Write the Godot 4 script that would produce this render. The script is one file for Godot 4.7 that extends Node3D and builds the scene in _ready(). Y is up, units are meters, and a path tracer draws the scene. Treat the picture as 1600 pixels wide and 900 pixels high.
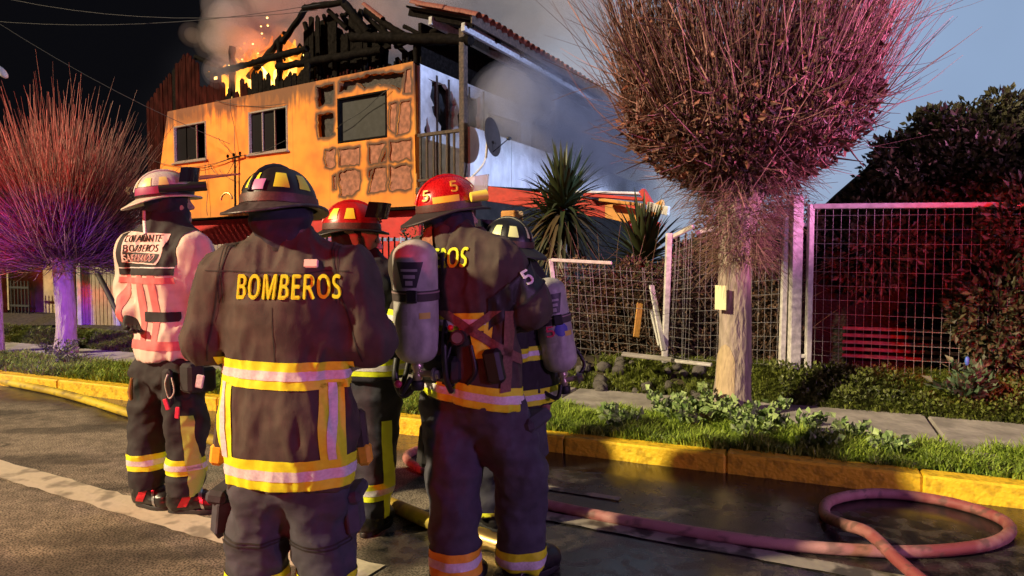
extends Node3D
# Night fire: five firefighters in the street watch a burning house.
# Street frame: e runs along the kerb (left-far to right-near), nn runs from the road towards the houses.
const E := Vector3(0.9178, 0, 0.3970)
const NN := Vector3(0.3970, 0, -0.9178)
const KERB := Vector3(0, 0, -4.94)
var rng := RandomNumberGenerator.new()
var M := {}
var counts := {}

func _ready():
	rng.seed = 11
	camera_and_light()
	make_materials()
	ground()
	burning_house()
	neighbours()
	fences()
	trees()
	verge_plants()
	hoses()
	people()
	small_things()

func st(s: float, t: float, y := 0.0) -> Vector3:
	return KERB + E * s + NN * t + Vector3(0, y, 0)

# ---------------------------------------------------------------- camera, sky, lights
func camera_and_light():
	var cam := Camera3D.new()
	cam.name = "camera"
	cam.position = Vector3(0, 1.4, 0)
	cam.rotation.x = -0.0468
	cam.fov = rad_to_deg(2.0 * atan(450.0 / 1067.0))
	cam.far = 400.0
	cam.near = 0.05
	add_child(cam)
	cam.current = true
	var env := Environment.new()
	env.tonemap_mode = Environment.TONE_MAPPER_LINEAR
	env.tonemap_exposure = 1.45
	env.background_mode = Environment.BG_SKY
	env.sdfgi_enabled = true
	env.ssao_enabled = true
	env.ssil_enabled = true
	var sky := Sky.new()
	var ps := PanoramaSkyMaterial.new()
	ps.panorama = ImageTexture.create_from_image(sky_image())
	sky.sky_material = ps
	env.sky = sky
	env.background_energy_multiplier = 1.0
	env.volumetric_fog_enabled = true
	env.volumetric_fog_density = 0.0
	var we := WorldEnvironment.new()
	we.name = "environment"
	we.environment = env
	add_child(we)
	# warm light from unseen lamps behind the camera, left, lighting the whole street
	var sun := DirectionalLight3D.new()
	sun.name = "unseen_warm_light"
	sun.light_color = Color(1.0, 0.91, 0.73)
	sun.light_energy = 1.4
	sun.light_angular_distance = 2.0
	sun.shadow_enabled = true
	add_child(sun)
	sun.look_at_from_position(Vector3.ZERO, Vector3(0.76, -0.46, -0.34))
	# lamps out of view, each placed to light the people, trees
	var lb := "behind the photographer, "
	unseen_lamp("unseen_red_lamp", Vector3(-3.0, 2.3, 2.5), Vector3(-2.8, 1.6, -5.0), Color(1.0, 0.10, 0.14), 15.0, 32.0, "unseen red lamp on a mast " + lb + "lighting the firefighters from the left", "lamp")
	unseen_lamp("unseen_violet_lamp", Vector3(4.9, 2.4, 1.2), Vector3(0.4, 1.2, -5.5), Color(0.84, 0.60, 0.95), 10.0, 50.0, "unseen violet lamp on a mast " + lb + "lighting the street from the right", "lamp")
	unseen_lamp("unseen_red_lamp", Vector3(-5.2, 2.6, 2.2), Vector3(-6.9, 2.7, -9.0), Color(1.0, 0.10, 0.12), 120.0, 10.0, "red beam lamp on a mast " + lb + "turned to the left trees", "lamp")
	unseen_lamp("unseen_violet_lamp", Vector3(-1.7, 3.2, 2.0), Vector3(-6.1, 0.75, -9.1), Color(0.45, 0.20, 1.0), 120.0, 7.0, "violet beam lamp on a mast " + lb + "turned to the left trees", "lamp")
	unseen_lamp("unseen_lilac_lamp", Vector3(7.2, 2.6, -2.0), Vector3(1.9, 2.7, -5.7), Color(1.0, 0.58, 0.84), 66.0, 15.5, "unseen lilac lamp on a mast beyond the right edge, turned to the big tree", "lamp")
	unseen_lamp("unseen_red_lamp", Vector3(3.6, 2.6, 1.5), Vector3(3.85, 0.85, -6.9), Color(1.0, 0.05, 0.08), 42.0, 8.0, "red beam lamp on a mast " + lb + "turned to the wire fence", "lamp")
	unseen_lamp("unseen_white_lamp", Vector3(9.8, 4.6, -4.6), Vector3(1.0, 4.6, -17.0), Color(0.72, 0.80, 1.0), 210.0, 34.0, "unseen white lamp on a tall mast beyond the right edge, lighting the verandah smoke", "unseen lamp")

func unseen_lamp(called: String, at: Vector3, aim: Vector3, col: Color, energy: float, cone: float, label: String, cat: String):  # out-of-view lamp: small fixture round a spot light aimed at what it lights
	var o := thing(called, label, cat, Vector3(at.x, 0, at.z))
	var mast := MB.new()
	mast.tube([Vector3(at.x, 0.0, at.z), Vector3(at.x, at.y - 0.14, at.z)], [0.03, 0.025], 10)
	mast.box(Transform3D(Basis(), Vector3(at.x, 0.02, at.z)), Vector3(0.5, 0.04, 0.5), 0.01)
	part("mast", mast.mesh(), M_simple(Color(0.3, 0.3, 0.3), 0.5, 0.8), o)
	var dir := (aim - at).normalized()
	var bas := Basis.looking_at(dir)
	var hs := MB.new()
	hs.box(Transform3D(bas, at - dir * 0.09), Vector3(0.26, 0.2, 0.14), 0.02)
	part("housing", hs.mesh(), M_simple(Color(0.05, 0.05, 0.05), 0.5), o)
	var ln := MB.new()
	ln.box(Transform3D(bas, at - dir * 0.012), Vector3(0.2, 0.15, 0.016), 0.004)
	var lm := M_simple(col, 0.3)
	lm.emission_enabled = true
	lm.emission = col
	lm.emission_energy_multiplier = 2.0
	part("lamp_lens", ln.mesh(), lm, o)
	var l := SpotLight3D.new()
	l.name = "unseen_lamp_light"
	l.light_color = col
	l.light_energy = energy
	l.spot_angle = cone
	l.spot_angle_attenuation = 0.5
	l.spot_range = 60.0
	l.spot_attenuation = 2.0
	l.light_size = 0.1
	l.shadow_enabled = true
	add_child(l, true)
	l.look_at_from_position(at + dir * 0.03, aim)

func sky_image() -> Image:
	# air and smoke only: black night on the left, thin lit smoke and dusk-blue haze towards the right
	var w := 768
	var h := 384
	var im := Image.create(w, h, false, Image.FORMAT_RGBF)
	var fn := FastNoiseLite.new()
	fn.seed = 5
	fn.frequency = 1.6
	fn.fractal_octaves = 4
	for y in h:
		var el := (0.5 - (y + 0.5) / h) * PI
		for x in w:
			var az := wrapf((x + 0.5) / w * TAU, -PI, PI)   # 0 = -Z, positive to the right
			var d := Vector3(sin(az) * cos(el), sin(el), -cos(az) * cos(el))
			var nz := fn.get_noise_3dv(d * 1.2)
			var a := az + nz * 0.16
			# left of about -27 degrees black; climbs to the right; fades again far round behind
			var k := smoothstep(-0.46, 0.18, a) * (1.0 - smoothstep(1.0, 1.9, az))
			var grey := Color(0.10, 0.096, 0.107)
			var blue := Color(0.19, 0.265, 0.40)
			var b := smoothstep(-0.02, 0.5, a)
			var c := grey.lerp(blue, b)
			var puff := 1.0 + 0.35 * fn.get_noise_3dv(d * 2.6 + Vector3(3, 1, 2)) * (1.0 - b * 0.7)
			var pale := exp(-pow((a - 0.14) / 0.2, 2.0)) * 0.12 * exp(-pow((el - 0.2) / 0.3, 2.0))
			c = Color(c.r * puff + pale, c.g * puff + pale, c.b * puff + pale * 1.05)
			var top := 1.0 - 0.45 * smoothstep(0.5, 1.4, el)
			var low := 1.0
			k = k * top * low
			im.set_pixel(x, y, Color(0.0022 + c.r * k, 0.0022 + c.g * k, 0.003 + c.b * k))
	return im

# ---------------------------------------------------------------- nodes
func numbered(called: String, parent: Node) -> String:
	var key := str(parent.get_instance_id()) + called
	var k: int = counts.get(key, 0)
	counts[key] = k + 1
	return called if k == 0 else "%s_%03d" % [called, k]

func thing(called: String, label: String, category: String, at := Vector3.ZERO, turn := 0.0, group := "") -> Node3D:
	var o := Node3D.new()
	o.name = numbered(called, self)
	o.position = at
	o.rotation.y = turn
	add_child(o, true)
	tag(o, label, category, group)
	return o

func tag(o: Node, label: String, category: String, group := "", kind := ""):
	if label != "":
		o.set_meta("label", label)
	if category != "":
		o.set_meta("category", category)
	if group != "":
		o.set_meta("group", group)
	if kind != "":
		o.set_meta("kind", kind)

# a mesh given in world coordinates becomes a child of parent
func part(called: String, mesh: Mesh, mat: Material, parent: Node3D) -> MeshInstance3D:
	var o := MeshInstance3D.new()
	o.name = numbered(called, parent)
	o.mesh = mesh
	o.material_override = mat
	parent.add_child(o, true)
	if parent != self:
		o.transform = global_of(parent).affine_inverse()
	return o

# a mesh given in the parent's own coordinates
func lpart(called: String, mesh: Mesh, mat: Material, parent: Node3D, at := Transform3D()) -> MeshInstance3D:
	var o := MeshInstance3D.new()
	o.name = numbered(called, parent)
	o.mesh = mesh
	o.material_override = mat
	o.transform = at
	parent.add_child(o, true)
	return o

func global_of(n: Node3D) -> Transform3D:
	var t := n.transform
	var p := n.get_parent()
	while p is Node3D and p != self:
		t = p.transform * t
		p = p.get_parent()
	return t

func structure(called: String, mesh: Mesh, mat: Material) -> MeshInstance3D:
	var o := lpart(called, mesh, mat, self)
	tag(o, "", "", "", "structure")
	return o

func dup(root: Node3D, at: Transform3D, label := "", group := "") -> Node3D:
	var c: Node3D = root.duplicate()
	var base := String(root.name)
	c.name = numbered(base, self)
	c.transform = at
	add_child(c, true)
	if label != "":
		c.set_meta("label", label)
	if group != "":
		c.set_meta("group", group)
	return c

# ---------------------------------------------------------------- mesh building
class MB:
	var v := PackedVector3Array()
	var n := PackedVector3Array()
	var uv := PackedVector2Array()
	var col := PackedColorArray()
	var ix := PackedInt32Array()
	var tint := Color.WHITE
	var colored := false
	var textured := false

	func vert(p: Vector3, nm: Vector3, t := Vector2.ZERO) -> int:
		v.append(p)
		n.append(nm)
		uv.append(t)
		col.append(tint)
		return v.size() - 1

	func tri(a: Vector3, b: Vector3, c: Vector3):
		var nm := (b - a).cross(c - a).normalized()
		var k := v.size()
		vert(a, nm); vert(b, nm); vert(c, nm)
		ix.append_array([k, k + 2, k + 1])

	func quad(a: Vector3, b: Vector3, c: Vector3, d: Vector3):
		var nm := (c - a).cross(d - b).normalized()
		var k := v.size()
		vert(a, nm, Vector2(0, 0)); vert(b, nm, Vector2(1, 0)); vert(c, nm, Vector2(1, 1)); vert(d, nm, Vector2(0, 1))
		ix.append_array([k, k + 2, k + 1, k, k + 3, k + 2])

	func box(t: Transform3D, size: Vector3, bevel := 0.0):
		var h := size * 0.5
		if bevel <= 0.0:
			var p := []
			for i in 8:
				p.append(t * Vector3(h.x * (1 if i & 1 else -1), h.y * (1 if i & 2 else -1), h.z * (1 if i & 4 else -1)))
			quad(p[0], p[2], p[3], p[1]); quad(p[4], p[5], p[7], p[6])
			quad(p[0], p[4], p[6], p[2]); quad(p[1], p[3], p[7], p[5])
			quad(p[0], p[1], p[5], p[4]); quad(p[2], p[6], p[7], p[3])
			return
		bevel = minf(bevel, minf(h.x, minf(h.y, h.z)) * 0.9)
		# three corner points for each of the eight corners
		var g := func(sx, sy, sz, axis):
			var q := Vector3(h.x * sx, h.y * sy, h.z * sz)
			if axis != 0: q.x -= bevel * sx
			if axis != 1: q.y -= bevel * sy
			if axis != 2: q.z -= bevel * sz
			return t * q
		for s in [-1, 1]:
			_q(t, g.call(s, -1, -1, 0), g.call(s, 1, -1, 0), g.call(s, 1, 1, 0), g.call(s, -1, 1, 0))
			_q(t, g.call(-1, s, -1, 1), g.call(1, s, -1, 1), g.call(1, s, 1, 1), g.call(-1, s, 1, 1))
			_q(t, g.call(-1, -1, s, 2), g.call(1, -1, s, 2), g.call(1, 1, s, 2), g.call(-1, 1, s, 2))
			for r in [-1, 1]:
				_q(t, g.call(s, r, -1, 0), g.call(s, r, 1, 0), g.call(s, r, 1, 1), g.call(s, r, -1, 1))
				_q(t, g.call(s, -1, r, 0), g.call(s, 1, r, 0), g.call(s, 1, r, 2), g.call(s, -1, r, 2))
				_q(t, g.call(-1, s, r, 1), g.call(1, s, r, 1), g.call(1, s, r, 2), g.call(-1, s, r, 2))
				for w in [-1, 1]:
					_t(t, g.call(s, r, w, 0), g.call(s, r, w, 1), g.call(s, r, w, 2))

	func _q(t: Transform3D, a: Vector3, b: Vector3, c: Vector3, d: Vector3):
		var mid := (a + c) * 0.5 - t.origin
		if (c - a).cross(d - b).dot(mid) > 0.0:
			quad(a, b, c, d)
		else:
			quad(a, d, c, b)

	func _t(t: Transform3D, a: Vector3, b: Vector3, c: Vector3):
		if (b - a).cross(c - a).dot(a - t.origin) > 0.0:
			tri(a, b, c)
		else:
			tri(a, c, b)

	# a beam between two points: w across, h along up
	func beam(a: Vector3, b: Vector3, w: float, h: float, up := Vector3.UP, bevel := 0.0):
		var z := (b - a).normalized()
		if absf(z.dot(up)) > 0.98:
			up = Vector3.RIGHT
		var x := up.cross(z).normalized()
		var y := z.cross(x)
		box(Transform3D(Basis(x, y, z), (a + b) * 0.5), Vector3(w, h, (b - a).length()), bevel)

	func tube(pts: Array, radii: Array, sides := 8, caps := true, flat := 1.0, flat_axis := Vector3.ZERO):
		var k0 := v.size()
		var m := pts.size()
		var side := Vector3.ZERO
		for i in m:
			var p: Vector3 = pts[i]
			var d: Vector3 = (pts[mini(i + 1, m - 1)] - pts[maxi(i - 1, 0)]).normalized()
			if i == 0:
				side = d.cross(Vector3.UP if absf(d.y) < 0.9 else Vector3.RIGHT).normalized()
			side = (side - d * side.dot(d)).normalized()
			var other := d.cross(side)
			var r: float = radii[mini(i, radii.size() - 1)]
			for j in sides + 1:
				var a := TAU * j / sides
				var o := side * cos(a) + other * sin(a)
				var q := o * r
				if flat != 1.0:
					q -= flat_axis * q.dot(flat_axis) * (1.0 - flat)
				vert(p + q, o, Vector2(float(j) / sides, float(i) / maxi(1, m - 1)))
		for i in m - 1:
			for j in sides:
				var a := k0 + i * (sides + 1) + j
				var b := a + sides + 1
				ix.append_array([a, a + 1, b, b, a + 1, b + 1])
		if caps:
			for end in [0, m - 1]:
				var d: Vector3 = (pts[1] - pts[0]).normalized() * -1.0 if end == 0 else (pts[m - 1] - pts[m - 2]).normalized()
				var c := vert(pts[end], d)
				var k: int = k0 + end * (sides + 1)
				var first := v.size()
				for j in sides + 1:
					vert(v[k + j], d)
				for j in sides:
					if end == 0:
						ix.append_array([c, first + j + 1, first + j])
					else:
						ix.append_array([c, first + j, first + j + 1])

	# rings of equal count joined with smooth normals; wrap closes each ring
	func loft(rings: Array, wrap := true, flip := false):
		var k0 := v.size()
		var m: int = rings[0].size()
		var i0 := ix.size()
		for i in rings.size():
			for j in m:
				vert(rings[i][j], Vector3.ZERO, Vector2(float(j) / m, float(i) / maxi(1, rings.size() - 1)))
		for i in rings.size() - 1:
			for j in (m if wrap else m - 1):
				var a := k0 + i * m + j
				var b := k0 + i * m + (j + 1) % m
				var c := a + m
				var d := b + m
				if flip:
					ix.append_array([a, c, b, b, c, d])
				else:
					ix.append_array([a, b, c, b, d, c])
		smooth_from(k0, i0)

	func smooth_from(k0: int, i0: int):
		for i in range(i0, ix.size(), 3):
			var a := v[ix[i]]
			var nm := (v[ix[i + 2]] - a).cross(v[ix[i + 1]] - a)
			for j in 3:
				n[ix[i + j]] += nm
		for i in range(k0, v.size()):
			n[i] = n[i].normalized()

	func lathe(t: Transform3D, prof: Array, sides := 24):
		var rings := []
		for p in prof:
			var r := PackedVector3Array()
			for j in sides:
				var a := -TAU * j / sides
				r.append(t * Vector3(cos(a) * p.x, p.y, sin(a) * p.x))
			rings.append(r)
		loft(rings, true, true)

	func ball(c: Vector3, r: Vector3, rows := 8, cols := 12, bas := Basis()):
		var prof := []
		for i in rows + 1:
			var a := -PI / 2 + PI * i / rows
			prof.append(Vector2(cos(a) + 0.0001, sin(a)))
		lathe(Transform3D(bas * Basis.from_scale(r), c), prof, cols)

	func add(o: MB):
		var k := v.size()
		v.append_array(o.v); n.append_array(o.n); uv.append_array(o.uv); col.append_array(o.col)
		for i in o.ix:
			ix.append(i + k)

	func xform(t: Transform3D) -> MB:
		for i in v.size():
			v[i] = t * v[i]
			n[i] = (t.basis * n[i]).normalized()
		return self

	func mesh() -> ArrayMesh:
		for i in range(0, ix.size(), 3):
			var p := v[ix[i]]
			if (v[ix[i + 2]] - p).cross(v[ix[i + 1]] - p).dot(n[ix[i]] + n[ix[i + 1]] + n[ix[i + 2]]) < 0.0:
				var sw := ix[i + 1]
				ix[i + 1] = ix[i + 2]
				ix[i + 2] = sw
		var a := []
		a.resize(Mesh.ARRAY_MAX)
		a[Mesh.ARRAY_VERTEX] = v
		a[Mesh.ARRAY_NORMAL] = n
		if textured:
			a[Mesh.ARRAY_TEX_UV] = uv
		if colored:
			a[Mesh.ARRAY_COLOR] = col
		a[Mesh.ARRAY_INDEX] = ix
		var m := ArrayMesh.new()
		if v.size():
			m.add_surface_from_arrays(Mesh.PRIMITIVE_TRIANGLES, a)
		return m

# ---------------------------------------------------------------- a distance field joined smoothly and meshed as surface nets
class Field:
	var o: Vector3
	var cs: float
	var nx: int
	var ny: int
	var nz: int
	var d := PackedFloat32Array()

	func _init(lo: Vector3, hi: Vector3, cell: float):
		o = lo
		cs = cell
		nx = int(ceil((hi.x - lo.x) / cell)) + 1
		ny = int(ceil((hi.y - lo.y) / cell)) + 1
		nz = int(ceil((hi.z - lo.z) / cell)) + 1
		d.resize(nx * ny * nz)
		d.fill(0.3)

	# tapered capsule a-b, radii ra-rb, smooth join k; flat < 1 thins it along axis w; cut: taken away instead of joined
	func cap(a: Vector3, b: Vector3, ra: float, rb: float, k := 0.03, flat := 1.0, w := Vector3.ZERO, cut := false):
		var m := maxf(ra, rb) + k + cs * 2.0
		var lo := (Vector3(minf(a.x, b.x), minf(a.y, b.y), minf(a.z, b.z)) - Vector3(m, m, m) - o) / cs
		var hi := (Vector3(maxf(a.x, b.x), maxf(a.y, b.y), maxf(a.z, b.z)) + Vector3(m, m, m) - o) / cs
		var x0 := clampi(int(floor(lo.x)), 0, nx)
		var x1 := clampi(int(ceil(hi.x)) + 1, 0, nx)
		var y0 := clampi(int(floor(lo.y)), 0, ny)
		var y1 := clampi(int(ceil(hi.y)) + 1, 0, ny)
		var z0 := clampi(int(floor(lo.z)), 0, nz)
		var z1 := clampi(int(ceil(hi.z)) + 1, 0, nz)
		var ba := b - a
		var inv := 1.0 / maxf(ba.length_squared(), 1e-9)
		var dr := rb - ra
		var st_ := 1.0 / flat - 1.0
		var sc := 1.0 if flat >= 1.0 else 0.5 + 0.5 * flat
		var flatten := flat < 1.0
		var ik := 0.25 / maxf(k, 1e-6)
		for z in range(z0, z1):
			for y in range(y0, y1):
				var at := (z * ny + y) * nx + x0
				var p := Vector3(o.x + x0 * cs, o.y + y * cs, o.z + z * cs) - a
				for x in range(x0, x1):
					var h := clampf(p.dot(ba) * inv, 0.0, 1.0)
					var q := p - ba * h
					if flatten:
						q += w * (q.dot(w) * st_)
					var e := (q.length() - ra - dr * h) * sc
					var c := d[at]
					if cut:
						d[at] = maxf(c, -e)
					else:
						var s := k - absf(e - c)
						if s > 0.0:
							d[at] = minf(e, c) - s * s * ik
						elif e < c:
							d[at] = e
					at += 1
					p.x += cs

	# keep only the side where nm.p <= off
	func clip(nm: Vector3, off: float):
		var at := 0
		for z in nz:
			for y in ny:
				var base := nm.y * (o.y + y * cs) + nm.z * (o.z + z * cs) + nm.x * o.x - off
				for x in nx:
					var e := base + nm.x * x * cs
					if e > d[at]:
						d[at] = e
					at += 1

	func wrinkle(fn: FastNoiseLite, amp: float, scale: Vector3):
		var at := 0
		for z in nz:
			for y in ny:
				for x in nx:
					var c := d[at]
					if c < 0.03 and c > -0.03:
						d[at] = c + amp * fn.get_noise_3d((o.x + x * cs) * scale.x, (o.y + y * cs) * scale.y, (o.z + z * cs) * scale.z)
					at += 1

	func sample(p: Vector3) -> float:
		var q := (p - o) / cs
		var x := clampi(int(q.x), 0, nx - 2)
		var y := clampi(int(q.y), 0, ny - 2)
		var z := clampi(int(q.z), 0, nz - 2)
		var f := q - Vector3(x, y, z)
		var a := (z * ny + y) * nx + x
		var b := a + nx * ny
		return lerpf(lerpf(lerpf(d[a], d[a + 1], f.x), lerpf(d[a + nx], d[a + nx + 1], f.x), f.y), lerpf(lerpf(d[b], d[b + 1], f.x), lerpf(d[b + nx], d[b + nx + 1], f.x), f.y), f.z)

	# first point along dir from p that lies on the surface
	func hit(p: Vector3, dir: Vector3) -> Vector3:
		for i in 140:
			var s := sample(p)
			if s < 0.001:
				return p
			p += dir * clampf(s * 0.7, 0.001, 0.02)
		return p

	func mesh() -> MB:
		var mb := MB.new()
		var id := PackedInt32Array()
		id.resize(nx * ny * nz)
		id.fill(-1)
		var sy := nx
		var sz := nx * ny
		for z in nz - 1:
			for y in ny - 1:
				var at := z * sz + y * sy
				for x in nx - 1:
					var c0 := d[at]
					if c0 > cs * 4.5 or c0 < -cs * 4.5:
						at += 1
						continue
					var c := [c0, d[at + 1], d[at + sy], d[at + sy + 1], d[at + sz], d[at + sz + 1], d[at + sz + sy], d[at + sz + sy + 1]]
					var inside := 0
					for i in 8:
						if c[i] < 0.0:
							inside += 1
					if inside > 0 and inside < 8:
						var sum := Vector3.ZERO
						var cnt := 0
						for i in 8:
							for b in [1, 2, 4]:
								if not (i & b):
									var j: int = i | b
									var u: float = c[i]
									var w: float = c[j]
									if (u < 0.0) != (w < 0.0):
										var t := u / (u - w)
										sum += Vector3((i & 1) + (t if b == 1 else 0.0), ((i >> 1) & 1) + (t if b == 2 else 0.0), ((i >> 2) & 1) + (t if b == 4 else 0.0))
										cnt += 1
						var g := Vector3(c[1] - c[0] + c[3] - c[2] + c[5] - c[4] + c[7] - c[6], c[2] - c[0] + c[3] - c[1] + c[6] - c[4] + c[7] - c[5], c[4] - c[0] + c[5] - c[1] + c[6] - c[2] + c[7] - c[3])
						id[at] = mb.vert(o + (Vector3(x, y, z) + sum / cnt) * cs, g.normalized())
					at += 1
		for z in range(1, nz - 1):
			for y in range(1, ny - 1):
				for x in range(1, nx - 1):
					var at := z * sz + y * sy + x
					var c := d[at]
					if c > cs * 3.5 or c < -cs * 3.5:
						continue
					var inn := c < 0.0
					if (d[at + 1] < 0.0) != inn:
						_face(mb, id[at - sy - sz], id[at - sz], id[at], id[at - sy], inn)
					if (d[at + sy] < 0.0) != inn:
						_face(mb, id[at - 1 - sz], id[at - 1], id[at], id[at - sz], inn)
					if (d[at + sz] < 0.0) != inn:
						_face(mb, id[at - 1 - sy], id[at - sy], id[at], id[at - 1], inn)
		# smooth normals out of the faces as well, half and half with the gradient
		var acc := PackedVector3Array()
		acc.resize(mb.v.size())
		for i in range(0, mb.ix.size(), 3):
			var a := mb.v[mb.ix[i]]
			var nm := (mb.v[mb.ix[i + 2]] - a).cross(mb.v[mb.ix[i + 1]] - a)
			for j in 3:
				acc[mb.ix[i + j]] += nm
		for i in mb.v.size():
			mb.n[i] = (mb.n[i] + acc[i].normalized()).normalized()
		return mb

	func _face(mb: MB, a: int, b: int, c: int, e: int, inn: bool):
		if a < 0 or b < 0 or c < 0 or e < 0:
			return
		if inn:
			mb.ix.append_array([a, c, b, a, e, c])
		else:
			mb.ix.append_array([a, b, c, a, c, e])

# the piece of a surface that lies on the kept side of every plane (p.normal <= d), lifted off it by off
func shell(src: MB, planes: Array, off: float) -> MB:
	var out := MB.new()
	for i in range(0, src.ix.size(), 3):
		var pv := [src.v[src.ix[i]], src.v[src.ix[i + 1]], src.v[src.ix[i + 2]]]
		var pn := [src.n[src.ix[i]], src.n[src.ix[i + 1]], src.n[src.ix[i + 2]]]
		for pl: Plane in planes:
			var qv := []
			var qn := []
			var m := pv.size()
			for j in m:
				var a: Vector3 = pv[j]
				var b: Vector3 = pv[(j + 1) % m]
				var da := pl.distance_to(a)
				var db := pl.distance_to(b)
				if da <= 0.0:
					qv.append(a); qn.append(pn[j])
				if (da <= 0.0) != (db <= 0.0):
					var t := da / (da - db)
					qv.append(a.lerp(b, t)); qn.append(pn[j].lerp(pn[(j + 1) % m], t))
			pv = qv
			pn = qn
			if pv.size() < 3:
				break
		if pv.size() < 3:
			continue
		var k := out.v.size()
		for j in pv.size():
			var nm: Vector3 = pn[j].normalized()
			out.vert(pv[j] + nm * off, nm)
		for j in range(1, pv.size() - 1):
			out.ix.append_array([k, k + j, k + j + 1])
	return out

# ---------------------------------------------------------------- materials
func M_simple(c: Color, rough := 0.8, metal := 0.0) -> StandardMaterial3D:
	var m := StandardMaterial3D.new()
	m.albedo_color = c.linear_to_srgb()
	m.roughness = rough
	m.metallic = metal
	return m

func noise_tex(c0: Color, c1: Color, freq: float, sd := 1, oct := 4, size := 256, mid := -1.0) -> NoiseTexture2D:
	var fn := FastNoiseLite.new()
	fn.seed = sd
	fn.frequency = freq
	fn.fractal_octaves = oct
	var g := Gradient.new()
	g.set_color(0, c0.linear_to_srgb())
	g.set_color(1, c1.linear_to_srgb())
	if mid > 0.0:
		g.set_offset(0, mid - 0.12)
		g.set_offset(1, mid + 0.12)
	var t := NoiseTexture2D.new()
	t.width = size
	t.height = size
	t.seamless = true
	t.noise = fn
	t.color_ramp = g
	return t

func bump_tex(freq: float, sd := 3, oct := 4, size := 256) -> NoiseTexture2D:
	return noise_tex(Color.BLACK, Color.WHITE, freq, sd, oct, size)

func nearest(x: float, steps: Array) -> float:
	var best: float = steps[0]
	for s in steps:
		if absf(s - x) < absf(best - x):
			best = s
	return best

# mottled between linear colours c0 and c1 (shared grey textures, tinted); period = metres per repeat; bump in centimetres
func M_noise(c0: Color, c1: Color, freq: float, period: float, rough := 0.85, bump := 0.0, bump_freq := 0.08, sd := 1, stretch := Vector3.ONE, mid := -1.0) -> StandardMaterial3D:
	var m := StandardMaterial3D.new()
	var ratio := nearest(c0.get_luminance() / maxf(c1.get_luminance(), 1e-5), [0.08, 0.2, 0.35, 0.5, 0.65, 0.8])
	var fq := nearest(freq, [0.012, 0.02, 0.03, 0.05, 0.1])
	var key := "tex %s %s %s" % [ratio, fq, mid]
	if not M.has(key):
		M[key] = noise_tex(Color(ratio, ratio, ratio), Color.WHITE, fq, sd, 4, 256, mid)
	m.albedo_texture = M[key]
	m.albedo_color = c1.lerp(c0, 0.15).linear_to_srgb()
	m.uv1_triplanar = true
	m.uv1_scale = Vector3.ONE / period * stretch
	m.uv1_offset = Vector3(sd * 0.37, sd * 0.61, sd * 0.23)
	m.roughness = rough
	if bump > 0.0:
		var bf := nearest(bump_freq, [0.035, 0.06, 0.09, 0.2, 0.3])
		key = "bump %s" % bf
		if not M.has(key):
			M[key] = bump_tex(bf, sd + 7)
		m.heightmap_enabled = true
		m.heightmap_texture = M[key]
		m.heightmap_scale = bump
	return m

func M_leaf(c: Color, back := 0.35) -> StandardMaterial3D:
	var m := StandardMaterial3D.new()
	m.albedo_color = c.linear_to_srgb()
	m.roughness = 0.55
	m.vertex_color_use_as_albedo = true
	m.cull_mode = BaseMaterial3D.CULL_DISABLED
	m.backlight_enabled = true
	m.backlight = Color(back, back, back)
	return m

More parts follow.
